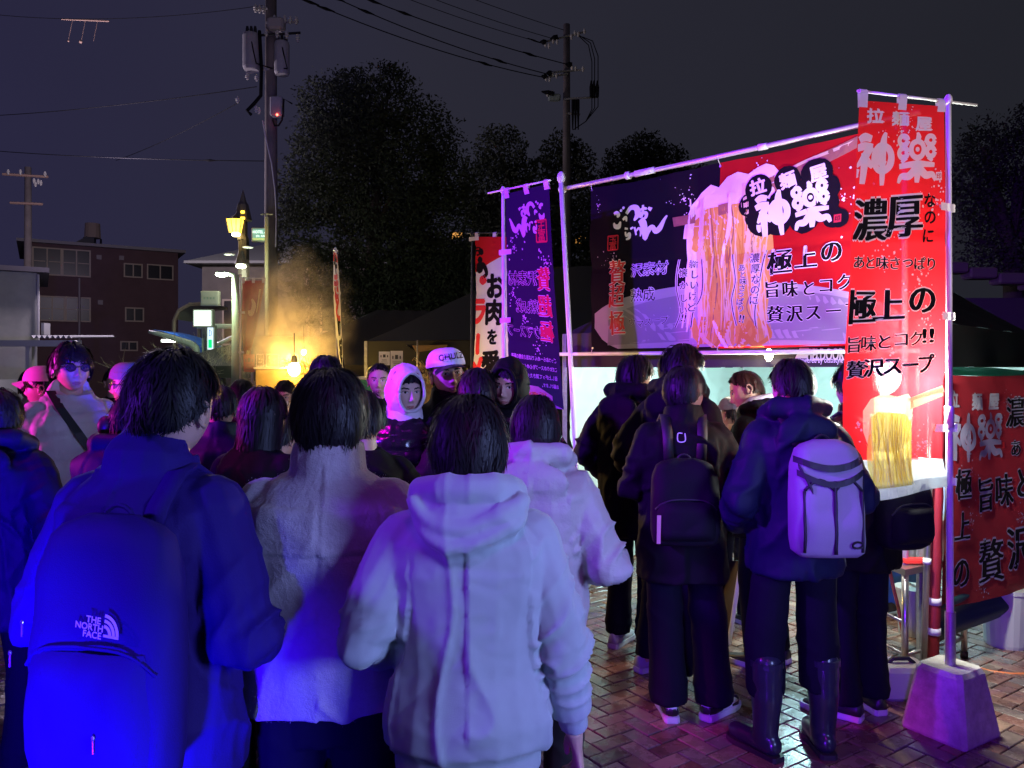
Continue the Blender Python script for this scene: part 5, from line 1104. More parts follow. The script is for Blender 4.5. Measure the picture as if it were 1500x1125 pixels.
for k, (x) in enumerate((867, 871, 876)):
    m = MB(); m.tube([at(845 + k * 4, 50 + k * 2, 24.7), at(862 + k * 3, 66 - k * 3, 24.7), at(x, 90 - k * 4, 24.7), at(x, 120, 24.7), at(x, 160 - k * 2, 24.7), at(858, 178, 24.7), at(840, 190, 24.7)], .016, 5); m.build('cable_loop', wirem, p2, smooth=True)
    m = MB(); m.tube([at(x - 1, 118, 24.65), at(x - 1, 128, 24.65), at(x - 1, 142, 24.65)], [.02, .06, .05], 8); m.build('cable_termination', wirem, p2)
    m = MB(); m.tube([at(839 + k * 4, 146, 24.65), at(839 + k * 4, 158, 24.65), at(839 + k * 4, 190, 24.65)], [.05, .05, .02], 6); m.build('cable_termination', wirem, p2)
for (x0, y0, x1, y1) in ((806, 57, 817, 54), (791, 61, 800, 62), (828, 94, 838, 95), (800, 107, 808, 107), (793, 111, 801, 113), (793, 134, 812, 138)): m = MB(); m.tube([at(x0, y0, 24.7), at((x0 + x1) / 2, (y0 + y1) / 2, 24.7), at(x1, y1, 24.7)], [.02, .09, .08], 8); m.build('insulator_cover', wirem, p2)
p3 = pole(41, 30, at(41, 245, 30).z, .17, 'far utility pole with two orange lit crossarms at the left edge')
for (x0, y0, x1, y1) in ((4, 255, 70, 259), (15, 297, 62, 299)): m = MB(); m.tube([at(x0, y0, 29.8), at(x1, y1, 29.8)], .05, 6); m.build('crossarm', mat('arm_orange_lit', (.5, .33, .25), .6), p3)  # orange light on the crossarms is put into their colour
for (x, y) in ((50, 265), (56, 266), (60, 268), (52, 270), (12, 252), (30, 252), (66, 255)): ins(p3, x, y, 29.7, .2, .06)
def wire(a, b, sag, label, r=.014, extra=None):
    pts = [a.lerp(b, t) + Vector((0, 0, -sag * 4 * t * (1 - t))) for t in [i / 14 for i in range(15)]]
    m = MB(); m.tube(pts, r, 4); root = m.build('overhead_wire', wirem); tag(root, label, 'wire', 'overhead wires')
    for t in extra or []:
        p = a.lerp(b, t) + Vector((0, 0, -sag * 4 * t * (1 - t))); d = (b - a).normalized() * .25; m = MB(); m.tube([p - d, p, p + d], [r, r * 3, r], 6); m.build('wire_sleeve', wirem, root)
zt = lambda py, px=397, D=20: at(px, py, D)
wire(zt(-22), at(795, 113, 24.7), .25, 'lowest of the six wires sloping down to the pole above the trees', .016, (.12, .17, .75))
wire(zt(-48), at(800, 108, 24.7), .25, 'second lowest wire sloping down to the pole above the trees', .016, (.2, .3, .8))
wire(zt(-60), at(830, 94, 24.7), .2, 'middle wire reaching the second crossarm of the treetop pole', .016, (.3, .4, .85))
wire(zt(-88), at(792, 62, 24.7), .2, 'thin wire third from the top reaching the treetop pole', .011, (.97,))
wire(zt(-105), at(808, 56, 24.7), .2, 'thin wire second from the top reaching the treetop pole', .011)
wire(zt(-125), at(826, 44, 24.7), .15, 'topmost thin wire reaching the treetop pole', .011)
wire(at(-20, 20, 24), at(385, 8, 19.9), .25, 'pale spacer wire crossing the top left sky', .009)
m = MB(); m.tube([at(90, 28, 23), at(160, 31, 23)], .025, 6)
for x in (106, 125, 143): m.tube([at(x, 30, 23), at(x - 6, 60, 23)], .006, 4)
m.ell(at(118, 61, 23), (.05, .05, .05), 8, 6); m.ell(at(100, 60, 23), (.03, .03, .03), 8, 6); o_ = m.build('wire_spacer', mat('arm_orange_lit')); tag(o_, 'pale bar with hanging weights on the wire at top left', 'wire fitting')
wire(at(-20, 170, 26), at(376, 127, 19.9), .1, 'faint wire rising from the left edge to the near pole', .012)
wire(at(170, 235, 30), at(350, 150, 19.9), .1, 'faint steep wire rising to the cable bracket of the near pole', .012)
wire(at(-20, 220, 26), at(400, 236, 20.1), .08, 'faint level wire with a small clamp left of the near pole', .012, (.82,))

# ================================================================== trees
def tree(label, D, lobes, trunk_px, leafm, n_per, ls, seed, trunkm=None):
    q = np.random.RandomState(seed); rp_ = random.Random(seed); c0 = at(trunk_px, 540, D); root = empty('dense_tree', (c0.x, D, 0), 0, label, 'tree', 'trees behind the stalls')
    V_, N_ = [], 0
    for (px, py, rpx) in lobes:
        c = at(px, py, D); r = rpx / F * D; n = int(2.1 * n_per * (rpx / 60.) ** 2)
        d = q.normal(size=(n, 3)); d /= np.linalg.norm(d, axis=1)[:, None]; rad = r * (q.uniform(size=n) ** .28); lump = 1 + .30 * vnoise(d * 1.7 + px, 1.0, seed) + .16 * vnoise(d * 5 + py, 1.0, seed + 1)
        P = d * (rad * lump)[:, None] * np.array([1, .9, 1.0]) + np.array(c); P += q.normal(size=P.shape) * .06
        dens = vnoise(P, 1.1, seed + 3); d2_ = vnoise(P, .55, seed + 8); P = P[(dens + .5 * d2_) > -.55 + .4 * (q.uniform(size=len(P)) - .5)]
        P = P[P[:, 2] > .8]
        V_.append(P)
    P = np.concatenate(V_); n = len(P); a = q.normal(size=(n, 3)); a /= np.linalg.norm(a, axis=1)[:, None]; b = np.cross(a, q.normal(size=(n, 3))); b /= np.linalg.norm(b, axis=1)[:, None]
    s = ls * .68 * q.uniform(.6, 1.4, size=(n, 1)); vs = np.stack([P - a * s, P + b * s * .45, P + a * s, P - b * s * .45], 1).reshape(-1, 3)
    me = bpy.data.meshes.new('crown'); me.vertices.add(n * 4); me.vertices.foreach_set('co', vs.ravel()); me.loops.add(n * 4); me.loops.foreach_set('vertex_index', np.arange(n * 4)); me.polygons.add(n); me.polygons.foreach_set('loop_start', np.arange(0, n * 4, 4)); me.polygons.foreach_set('loop_total', np.full(n, 4)); me.update()
    me.polygons.foreach_set('material_index', (q.uniform(size=n) > .8).astype(np.int32))
    link_mesh('crown', me, [leafm, mat('leaf_pale', (.075, .088, .058), .9, trans=.2, spec=.05)], root, True)
    m = MB(); top = max(lobes, key=lambda l: -l[1]); m.tube([(c0.x, D, -.05), (c0.x + .1, D, 2), at(trunk_px + 4, 380, D), at(*lobes[0][:2], D)], [.32, .24, .18, .06], 10); m.build('trunk', mat('bark', (.06, .045, .035), .9, bump=.6, bscale=20), root, smooth=True)
    m = MB()
    for (px, py, rpx) in lobes[1:]: st = at(trunk_px + 4, 380 + (py - 300) * .3, D); m.tube([st, st.lerp(at(px, py, D), .5) + Vector((0, 0, .2)), at(px, py, D)], [.09, .06, .02], 6)
    m.build('limbs', mat('bark'), root)
lf1 = mat('leaf_dark', (.060, .070, .050), .9, trans=.15, spec=.05)
tree('tallest dense tree right of the near utility pole', 22, [(560, 150, 52), (482, 160, 48), (515, 130, 30), (572, 118, 26), (620, 205, 55), (500, 240, 85), (590, 260, 80), (455, 300, 55), (650, 270, 45), (445, 350, 52), (650, 340, 55), (550, 350, 95), (480, 410, 70), (600, 430, 80), (540, 470, 70), (680, 420, 60), (520, 200, 60), (560, 290, 70)], 540, lf1, 2100, .085, 1)
tree('mid sized rounded tree behind the white and navy flags', 26, [(735, 225, 40), (715, 275, 48), (780, 265, 38), (820, 225, 30), (845, 235, 28), (840, 285, 45), (760, 320, 60), (700, 360, 55), (820, 350, 60), (870, 360, 40), (740, 410, 60), (800, 430, 60), (760, 370, 70), (850, 400, 55), (690, 310, 40)], 770, lf1, 2000, .10, 2)
tree('dark round treetop left of the wide banner pole', 29, [(945, 222, 34), (915, 245, 34), (980, 245, 34), (900, 280, 38), (955, 280, 50), (1005, 280, 36), (950, 340, 60)], 950, mat('leaf_darker', (.040, .045, .036), .9, spec=.05), 2000, .11, 3)
tree('shadowy tree at the right edge behind the tall red flag', 16, [(1440, 215, 40), (1490, 235, 50), (1415, 275, 40), (1470, 300, 55), (1530, 280, 50), (1425, 350, 45), (1490, 370, 50), (1520, 180, 40), (1550, 340, 50)], 1480, lf1, 1700, .06, 4)
tree('low dark tree between the big tree and the banner flags', 30, [(660, 420, 40), (690, 400, 40), (640, 380, 40), (870, 400, 40)], 670, lf1, 1500, .12, 5)
# wall top with light coping at far right
wl_ = empty('far_wall', at(1450, 430, 14), 0, 'pale stone wall top running behind the tent at the far right', 'wall'); wl_.location.z = 0
for i in range(4): m = MB(); a = at(1372 + i * 42, 385 + i * 8, 14); m.bbox((a.x + .25, 14, a.z - .1), (.50, .35, .2), .03); m.build('coping_stone', mat('coping', (.20, .18, .12), .85, bump=.4, bscale=20), wl_)
m = MB(); a = at(1372, 400, 14.05); b = at(1540, 400, 14.05); m.box(((a.x + b.x) / 2, 14.3, 1.5), (b.x - a.x, .25, 3.0)); m.build('masonry', mat('wall_dark', (.10, .09, .08), .9, bump=.5, bscale=10), wl_)
# far windows seen through the trees
fw = empty('far_building', at(560, 500, 34), 0, 'dark building behind the big tree with warm lit windows', 'building'); fw.location.z = 0
m = MB(); a, b = at(500, 400, 36), at(900, 400, 36); m.box(((a.x + b.x) / 2, 39, 3.4), (b.x - a.x, 6, 6.8)); m.build('wall', mat('far_wall_paint', (.10, .09, .085), .9), fw)
for (px, py, w_, h_, c) in ((502, 433, .3, 1.1, 0), (537, 433, .3, 1.4, 0), (559, 433, .16, .7, 0), (455, 430, .2, .25, 1), (504, 445, .2, .2, 1), (692, 387, .3, .8, 0), (710, 395, .2, .3, 0), (850, 350, .5, .4, 0), (670, 345, .5, .3, 0)):
    if px < 500: continue
    m = MB(); m.box(at(px, py, 35.9), (w_, .06, h_)); m.build('lit_window', emis('far_warm', (1, .45, .10), .9) if not c else emis('far_white', (.9, 1, .85), 2), fw)
# ================================================================== PEOPLE
skin = mat('skin', (.55, .34, .25), .5, bump=.15, bscale=250, vary=.08, vscale=20); skin_pale = mat('skin_pale', (.62, .42, .34), .5, bump=.15, bscale=250, vary=.06, vscale=20)
lipm = mat('lips', (.40, .16, .13), .45); eyew = mat('eye_white', (.62, .58, .56), .3); iris = mat('iris_dark', (.02, .012, .01), .2)
hair_m = mat('black_hair', (.008, .007, .009), .52, spec=.32); hair_br = mat('brown_hair', (.035, .015, .012), .5, spec=.35)
def get_co(me):
    n = len(me.vertices); a = np.empty(n * 3); me.vertices.foreach_get('co', a); return a.reshape(-1, 3)
def remesh(mb, voxel, smooth, name='garment', disp=None):
    me = mb.mesh(name); o = bpy.data.objects.new('tmp', me); col.objects.link(o)
    r = o.modifiers.new('r', 'REMESH'); r.mode = 'VOXEL'; r.voxel_size = voxel; r.adaptivity = 0
    s = o.modifiers.new('s', 'SMOOTH'); s.factor = .5; s.iterations = smooth
    out = bpy.data.meshes.new_from_object(o.evaluated_get(bpy.context.evaluated_depsgraph_get()))
    bpy.data.objects.remove(o); bpy.data.meshes.remove(me); out.name = name
    if disp is not None:
        co = get_co(out); nn = np.empty(len(co) * 3); out.vertices.foreach_get('normal', nn); nn = nn.reshape(-1, 3)
        d = disp(co, nn); co = co + nn * np.asarray(d)[:, None]; out.vertices.foreach_set('co', co.ravel()); out.update()
    out.shade_smooth(); return out
def seg_d(P, a, b):
    a, b = np.array(a), np.array(b); ab = b - a; t = np.clip(((P - a) @ ab) / (ab @ ab), 0, 1); return np.linalg.norm(P - (a + t[:, None] * ab), axis=1), t
# ---- one relaxed hand: palm along -Z, back of hand outwards (+X), thumb forwards (+Y)
def make_hand():
    m = MB(); m.loft([[(.013 * math.cos(a) * kx, y0 + w_ * math.sin(a), z) for a in [2 * math.pi * i / 12 for i in range(12)]] for z, kx, w_, y0 in ((.03, 1.9, .026, 0), (0, 1.6, .028, 0), (-.03, 1.2, .034, .003), (-.07, 1.05, .041, .0), (-.088, .9, .040, -.001))])
    for i, (y, l, r) in enumerate(((.030, .070, .0085), (.010, .078, .0090), (-.011, .072, .0085), (-.030, .056, .0075))):
        b = .35 + .12 * i; x = 0.; z = -.078; pts = [Vector((x, y, z))]; ang = .12 + .1 * i
        for k, f_ in enumerate((.46, .30, .24)): ang += b * (.6 + .5 * k); x -= l * f_ * math.sin(ang); z -= l * f_ * math.cos(ang); pts.append(Vector((x, y * (1 + .12 * k), z)))
        m.capsule(pts, [r, r * .95, r * .86, r * .75], 8)
    m.capsule([(-.006, .022, -.012), (-.016, .044, -.040), (-.022, .050, -.066), (-.024, .046, -.086)], [.013, .0115, .010, .0085], 8)
    return remesh(m, .0034, 3)
_hand = make_hand(); _hco = get_co(_hand); _hfa = [tuple(p.vertices) for p in _hand.polygons]
# ---- head
def head_pts(nu, nv):
    V = []; 
    for j in range(nv):
        t = j / (nv - 1); th = math.pi * (t + .07 * math.sin(2 * math.pi * t))
        for i in range(nu):
            s = 2 * i / nu - 1; ph = math.pi * (1 if s >= 0 else -1) * (.45 * abs(s) + .55 * abs(s) ** 1.9); V.append((th, ph))
    V = np.array(V); th, ph = V[:, 0], V[:, 1]
    x = .0735 * np.sin(th) * np.sin(ph); y = .092 * np.sin(th) * np.cos(ph); z = .115 * np.cos(th)
    lo = np.clip(-z / .115, 0, 1); up = np.clip(z / .115, 0, 1)
    x = x * (1 - .25 * lo ** 1.7) * (1 + .05 * up * (1 - up) * 4); fr = np.clip(y / .05, 0, 1)
    y = np.where(y > 0, .090 * (np.clip(y / .092, 0, 1)) ** .80, y * (1 - .42 * np.clip(lo * 1.5 - .2, 0, 1)))
    y = y + np.where(y > 0, .010 * lo ** 1.5, 0) - .006 * up ** 2 * fr
    def G(x0, z0, sx, sz, a, both=False):
        g_ = a * np.exp(-((x - x0) / sx) ** 2 - ((z - z0) / sz) ** 2)
        if both: g_ = g_ + a * np.exp(-((x + x0) / sx) ** 2 - ((z - z0) / sz) ** 2)
        return g_ * fr
    y = y + G(0, -.012, .008, .022, .010) + G(0, -.036, .011, .013, .018) + G(.012, -.044, .006, .006, .006, True) - G(.031, .000, .017, .011, .008, True) + G(.030, .019, .024, .007, .0035, True)
    y = y + G(0, -.069, .021, .0045, .006) + G(0, -.080, .016, .005, .006) - G(0, -.0745, .021, .0018, .005) + G(0, -.106, .022, .012, .006) + G(.044, -.032, .018, .018, .004, True) - G(0, -.091, .02, .005, .003) + G(.031, .000, .0125, .0065, .0045, True)
    return np.stack([x, y, z], 1)
_heads = {}
def head_mesh(hi):
    if hi in _heads: return _heads[hi]
    nu, nv = (112, 96) if hi else (44, 36)
    P = head_pts(nu, nv); f = [(j * nu + i, (j + 1) * nu + i, (j + 1) * nu + (i + 1) % nu, j * nu + (i + 1) % nu) for j in range(nv - 1) for i in range(nu)]
    mi = []
    for q_ in f:
        c = P[list(q_)].mean(0); k = 0
        if c[1] > .04:
            ax_ = abs(c[0]); dx = (ax_ - .031) / .0145
            if abs(dx) < 1 and abs(c[2] + .0 - .001 * dx) < .0052 * (1 - dx * dx) ** .7: k = 3 if math.hypot(ax_ - .031, c[2] * 1.0) < .0056 else 2
            elif abs(dx) < 1.12 and 0 < c[2] - .0045 * max(0, 1 - dx * dx) ** .7 < .0032: k = 3
            elif abs(dx) < 1.12 and 0 < c[2] and c[2] < .007 and abs(dx) > .75: k = 0
            if abs(ax_ - .033) < .019 and abs(c[2] - .0215 + .0035 * ((ax_ - .036) / .02) ** 2) < .0036: k = 4
            if abs(c[0]) < .021 and abs(c[2] + .0745) < .0085 * (1 - (c[0] / .023) ** 2): k = 1
        mi.append(k)
    _heads[hi] = (P, f, mi); return _heads[hi]
def add_head(mb, Mh, hi, ears=True, sc=1.0):
    P, f, mi = head_mesh(hi); b = len(mb.v); mb.v.extend([tuple(Mh @ (Vector(p) * sc)) for p in P]); mb.f.extend([tuple(b + i for i in q_) for q_ in f]); mb.mi.extend(mi)
    mb.mat = 0
    if ears:
        for s in (-1, 1):
            E = Mh @ Matrix.Translation((s * .0745, -.012, -.012)) @ Euler((.12, s * .0, s * -.42)).to_matrix().to_4x4()
            mb.ell((0, 0, 0), (.006, .0165, .028), 10, 8, E)
            mb.tube([(s * .006, .006, -.004), (s * .009, .013, .012), (s * .010, .006, .027), (s * .011, -.008, .028), (s * .012, -.018, .014), (s * .011, -.016, -.006), (s * .008, -.006, -.022), (s * .005, .003, -.030)], [.003, .004, .0045, .0045, .0045, .004, .005, .006], 6, M=E)
# ---- hair: a shell plus thousands of flat tapering locks
TH = ([0, 35, 65, 90, 112, 150, 180], [70, 74, 86, 99, 118, 129, 131])
def hair_surface(style):
    vol = {'short': .014, 'mop': .018, 'bowl': .017, 'crop': .009, 'long': .015, 'bob': .017, 'bun': .010, 'fringe': .016}[style]
    L_ = {'long': .34, 'bob': .115}.get(style, 0)
    T_ = list(TH[1]); 
    if style in ('mop', 'bowl'): T_ = [78, 82, 97, 108, 124, 134, 136]
    if style == 'short': T_ = [70, 72, 80, 91, 104, 116, 118]
    if style == 'crop': T_ = [52, 58, 78, 92, 112, 126, 128]
    if style in ('long', 'bob'): T_ = [76, 86, 100, 102, 104, 106, 106]
    if style == 'bun': T_ = [56, 60, 80, 98, 116, 128, 130]
    def fn(phi, s, off):
        """phi 0 = forehead; s 0..1 over the dome, above 1 hanging straight down"""
        a = abs(math.degrees(phi)) % 360; a = 360 - a if a > 180 else a
        tm = R(np.interp(a, TH[0], T_)); ss = min(s, 1); th = ss * tm; v = vol * (1 - (.25 if L_ or style in ('mop', 'bowl') else .62) * ss ** 3) + off
        if style == 'bowl': v += .006 * math.sin(math.pi * ss)
        rx, ry, rz = .0745 + v, .095 + v, .114 + v * .95
        bk = -.004
        p = Vector((rx * math.sin(th) * math.sin(phi), bk + ry * math.sin(th) * math.cos(phi), rz * math.cos(th)))
        if s > 1 and a > 55:
            d = (s - 1) * L_; p.z -= d; p.x *= 1 - .10 * (s - 1) + .05 * math.sin(3 * (s - 1)); p.y += (-.02 if a > 90 else -.03) * (s - 1)
        return p
    return fn, vol, L_
def make_hair(style, n, seed, M, part=0., mess=1.0, root_px=None, wd=1.0):
    fn, vol, L_ = hair_surface(style); q = random.Random(seed); mb = MB(); smax = 2.0 if L_ else 1.0
    nu, nv = 40, 16 if not L_ else 26
    rn = [[q.uniform(-1, 1) for _ in range(7)] for _ in range(3)]
    def lump(phi, s): return .0065 * mess * (math.sin(5 * phi + rn[0][0] * 3 + 2 * s) + math.sin(9 * phi + rn[0][1] * 3 - 3 * s) * .6 + math.sin(14 * phi + 5 * s + rn[0][2] * 3) * .4)
    mb.grid(lambda u, t: fn(-math.pi + 2 * math.pi * u, .01 + t * (smax - .01) * (.95 if L_ else .93), lump(2 * math.pi * u, t) - .005), nu, nv, True, M)
    ncl = 60 if n > 2000 else 46
    for k in range(n):
        cl = q.randrange(ncl); pc = -math.pi + 2 * math.pi * (cl + .5) / ncl + .1 * math.sin(cl * 7.3); ph = pc + q.gauss(0, .11); s0 = q.uniform(0, .78) ** .9; ln = q.uniform(.28, .55)
        if L_ and q.random() < .6: s0 = q.uniform(.5, 1.6); ln = q.uniform(.3, .7)
        s1 = min(s0 + ln, smax + q.gauss(-.035, .035) * (mess + .5)); 
        if s1 - s0 < .12: s0 = s1 - .25
        sw = q.gauss(0, .10) * mess + .10 * math.sin(cl * 3.1 + seed) * mess + part; o0, o1, o2 = -.006, q.uniform(.0, .006) + lump(ph, s0), q.uniform(-.004, .006 + .006 * mess) + lump(ph, s1)
        if q.random() < .07 * mess: o2 += q.uniform(.005, .016)
        pts = []
        for i in range(6):
            t = i / 5; s = s0 + (s1 - s0) * t; spread = 1 / max(.35, math.sin(min(s, 1) * 1.6 + .1))
            pts.append(fn(ph * 1.0 + (sw * t * t + (pc - ph) * .7 * t * t) * min(spread, 2), max(s, .01), o0 + (o1 - o0) * min(1, t * 2.2) if t < .45 else o1 + (o2 - o1) * (t - .45) / .55))
        w_ = q.uniform(.0022, .0044) * wd; vs = []
        for i, p in enumerate(pts):
            d = pts[min(i + 1, 5)] - pts[max(i - 1, 0)]; s_ = d.cross(Vector((p.x, p.y, p.z * .4))); s_ = s_.normalized() * w_ * (1, 1.1, 1.05, .9, .65, .12)[i] if s_.length > 1e-9 else Vector((w_, 0, 0)); vs += [p + s_, p - s_]
        mb.add(vs, [(2 * i, 2 * i + 1, 2 * i + 3, 2 * i + 2) for i in range(5)], M)
    return mb

ARM = {'hang': ((.250, -.03, 1.13), (.265, .03, .87)), 'pocket': ((.305, -.10, 1.15), (.215, .10, .99)), 'front': ((.255, -.01, 1.13), (.12, .24, 1.08)), 'phone': ((.235, .03, 1.13), (.07, .27, 1.25)), 'bent': ((.30, -.06, 1.15), (.23, .17, 1.03)), 'down': ((.225, -.05, 1.13), (.235, .02, .88))}
COUNT = [0]
def person(label, px, D, H=1.72, rz=0, head=(0, 0, 0), arms=('pocket', 'pocket'), top='coat', topm=None, hem=.80, b=.03, hood=None, hoodm=None, collar=False, pants=None, hairs='short', hairm=None, nhair=900, hat=None, mask=False, glasses=False,
           stance=((-.10, 0, 0), (.10, 0, 0)), legr=.075, shoes='sneaker', shoem=None, face=False, hands=(False, False), lean=0., hoff=(0, 0), w=1.0, mess=1.0, skinm=None, X=None, seams=None, quilt=0, extra=None, sock=None, hemband=False, group=None, part=0., lod=None, foldamp=1.0):
    COUNT[0] += 1; sd = COUNT[0] * 7 + 3; q = random.Random(sd); lod = lod or D; S_ = H / 1.72
    x = (px - 750) / F * D if X is None else X
    root = empty('person', (x, D, 0), R(rz), label, 'person', group); root.scale = (S_, S_, S_)
    vox = .0065 if lod < 2.3 else .0095 if lod < 3.3 else .012 if lod < 5.2 else .017; sm_ = {.0065: 4, .0095: 3, .012: 3, .017: 2}[vox]
    skinm = skinm or skin
    def ly(z): return lean * max(0, z - .95) ** 1.3          # forward lean grows upwards
    def A(p): return Vector((p[0] * (w if abs(p[0]) > .12 else 1), p[1] + ly(p[2]), p[2]))
    # --- torso garment
    m = MB(); N_ = 20
    prof = [(hem, .150, .112, 0), (.95, .148, .112, 0), (1.08, .140, .106, 0), (1.22, .150, .112, 0), (1.32, .160, .116, -.006), (1.385, .150, .104, -.012), (1.435, .112, .086, -.014), (1.475, .072, .070, -.010)]
    if hemband: prof = [(hem, .136, .104, 0), (hem + .055, .138, .106, 0), (hem + .070, .156, .122, 0), (hem + .13, .162, .126, 0)] + prof[2:]
    rings = []
    for z, rx, ry, yo in prof:
        k = b if z < 1.40 else b * .6 if z < 1.47 else b * .3
        if quilt and z == hem: k -= .012
        rings.append([A((math.copysign(abs(math.cos(a)) ** .86, math.cos(a)) * (rx * w + k), yo + math.copysign(abs(math.sin(a)) ** .86, math.sin(a)) * (ry + k), z)) for a in [2 * math.pi * i / N_ for i in range(N_)]])
    m.loft(rings)
    m.capsule([A((-.120, -.012, 1.385)), A((.120, -.012, 1.385))], .054 + b * .45, 12)
    m.capsule([A((-.135, -.012, 1.385)), A((-.05, -.012, 1.445)), A((.05, -.012, 1.445)), A((.135, -.012, 1.385))], .034 + b * .45, 10)
    AR = []
    for s, ar in ((-1, arms[0]), (1, arms[1])):
        e_, wr = ARM[ar] if isinstance(ar, str) else ar
        sh = A((s * .148, -.012, 1.378)); el = A((s * e_[0] * .92, e_[1], e_[2])); wp = A((s * wr[0] * .94, wr[1], wr[2])); r0 = .050 + b * .60; mid = el.lerp(wp, .55) + Vector((0, 0, -.006))
        m.capsule([sh, sh.lerp(el, .5) + Vector((s * .006, -.006, 0)), el, mid], [r0 + .004, r0 - .001, r0 - .006, r0 - .012], 12)
        if hemband: m.tube([el.lerp(wp, .3), mid, el.lerp(wp, .84), el.lerp(wp, .90), wp + (wp - el).normalized() * .02], [r0 - .010, r0 - .010, r0 - .012, r0 - .030, r0 - .034], 12)
        else: m.tube([mid, wp, wp + (wp - el).normalized() * .03], [r0 - .012, r0 - .018, r0 - .021], 12)
        AR.append((sh, el, wp, r0))
    if collar: m.tube([A((0, -.008, 1.45)), A((0, -.006, 1.50)), A((0, .0, 1.535 if collar is True else collar))], [.085 + b * .4, .079 + b * .4, .074 + b * .35], 16)
    def hoodpts():
        m.tube([A((-.085, .075, 1.455)), A((-.115, .02, 1.475)), A((-.108, -.05, 1.50)), A((-.055, -.105, 1.515)), A((.0, -.118, 1.518)), A((.055, -.105, 1.515)), A((.108, -.05, 1.50)), A((.115, .02, 1.475)), A((.085, .075, 1.455))], [.024, .034, .038, .038, .036, .038, .038, .034, .024], 10)
        m.ell(A((0, -.120, 1.435)), (.118, .036, .066), 24, 14)
        for (aa, zl, zr, zm, yd, rr) in ((.128, 1.49, 1.50, 1.435, -.150, .020), (.122, 1.455, 1.475, 1.395, -.165, .017), (.10, 1.42, 1.45, 1.365, -.150, .014)):
            ts = np.linspace(-1, 1, 15); m.tube([A((aa * math.sin(t * 1.45), -.06 + (yd + .06) * math.cos(t * 1.3) ** .8, (zl if t < 0 else zr) * abs(t) ** 1.5 + zm * (1 - abs(t) ** 1.5) + .008 * math.sin(4 * t))) for t in ts], [rr * (.7 + .5 * math.cos(t * 1.3)) for t in ts], 8)
    if hood == 'down': hoodpts()
    if hood == 'puffdown':
        m.tube([A((-.09, .085, 1.455)), A((-.125, .02, 1.49)), A((-.11, -.06, 1.52)), A((0, -.125, 1.53)), A((.11, -.06, 1.52)), A((.125, .02, 1.49)), A((.09, .085, 1.455))], [.03, .042, .046, .046, .046, .042, .03], 10)
        m.ell(A((0, -.150, 1.425)), (.135, .034, .082), 20, 12)
    S0 = np.array(A((0, 0, .7))), np.array(A((0, 0, 1.45)))
    def disp(co, nn):
        dt, tt = seg_d(co, *S0); rt = .16; best = dt / rt; lab = np.zeros(len(co)); along = co[:, 2].copy(); elb = np.full(len(co), 1.)
        for i, (sh, el, wp, r0) in enumerate(AR):
            d1, t1 = seg_d(co, sh, el); d2, t2 = seg_d(co, el, wp); l1 = (el - sh).length; d = np.minimum(d1, d2) / (r0 * 1.25); al = np.where(d1 < d2, t1 * l1, l1 + t2 * (wp - el).length); isarm = d < best * 1.0
            along = np.where(isarm, al, along); lab = np.where(isarm, i + 1, lab); elb = np.where(isarm, np.abs(al - l1), elb); best = np.where(isarm, d, best)
        arm = lab > 0; z = co[:, 2]
        off = lab * 3.7
        Pn = np.stack([co[:, 0] + off, co[:, 1], z], 1)
        if quilt:
            fade = np.clip((1.47 - z) / .05, 0, 1) * np.clip((z - hem) / .03, 0, 1) if True else 1
            s = np.where(arm, along * 1.0, (z - hem)) / quilt + .05 * vnoise(Pn, 9, sd); bul = np.abs(np.sin(math.pi * s)) ** .5
            d = .013 * (bul - .75) * np.where(arm, 1, fade); fine = np.stack([co[:, 0] * 34 + off, co[:, 1] * 34, z * 12], 1); d = d + .004 * vnoise(fine, 1.3, sd) * bul + .006 * vnoise(Pn, 9, sd + 1)
            d = d + .0035 * (1 - np.abs(vnoise(np.stack([co[:, 0] * 20, co[:, 1] * 20, z * 70], 1), .9, sd + 8))) ** 3
            return d * foldamp
        wv = .5 * vnoise(Pn, 4, sd + 9)
        diag = np.stack([co[:, 0] * 5 + z * 4 * np.sign(co[:, 0]) + wv, co[:, 1] * 5 + wv, z * 2.1 - co[:, 0] * 2], 1)
        r1 = 1 - np.abs(vnoise(diag, 1.4, sd)); r2 = 1 - np.abs(vnoise(np.stack([co[:, 0] * 7 + wv, co[:, 1] * 7, z * 1.8], 1), 1.0, sd + 2))
        drape = .014 * (r1 ** 4 - .25) + .010 * (r2 ** 6 - .15)
        aw = np.stack([co[:, 0] * 5 + off, co[:, 1] * 5, along * 20 + co[:, 0] * 7 + 2 * wv], 1); r3 = 1 - np.abs(vnoise(aw, 1.0, sd + 4))
        armd = (.010 * np.exp(-(elb / .10) ** 2) + .0025 * np.clip((along - .40) / .15, 0, 1) + .003) * (r3 ** 3 - .3) * 2.0
        d = np.where(arm, armd + drape * .25, drape * np.where(z > 1.40, .55, 1)) + .0045 * vnoise(Pn, 7, sd + 5) + .0011 * vnoise(Pn, 42, sd + 6)
        for (kind, v0, lo, hi_) in seams or []:
            c = co[:, 2] if kind == 'z' else co[:, 0]; o_ = co[:, 0] if kind == 'z' else co[:, 2]
            d = d - .0045 * np.exp(-((c - v0) / .0045) ** 2) * ((o_ > lo) & (o_ < hi_) & (co[:, 1] < 0) & (~arm)) + .003 * np.exp(-((c - v0 - .012) / .007) ** 2) * ((o_ > lo) & (o_ < hi_) & (co[:, 1] < 0) & (~arm))
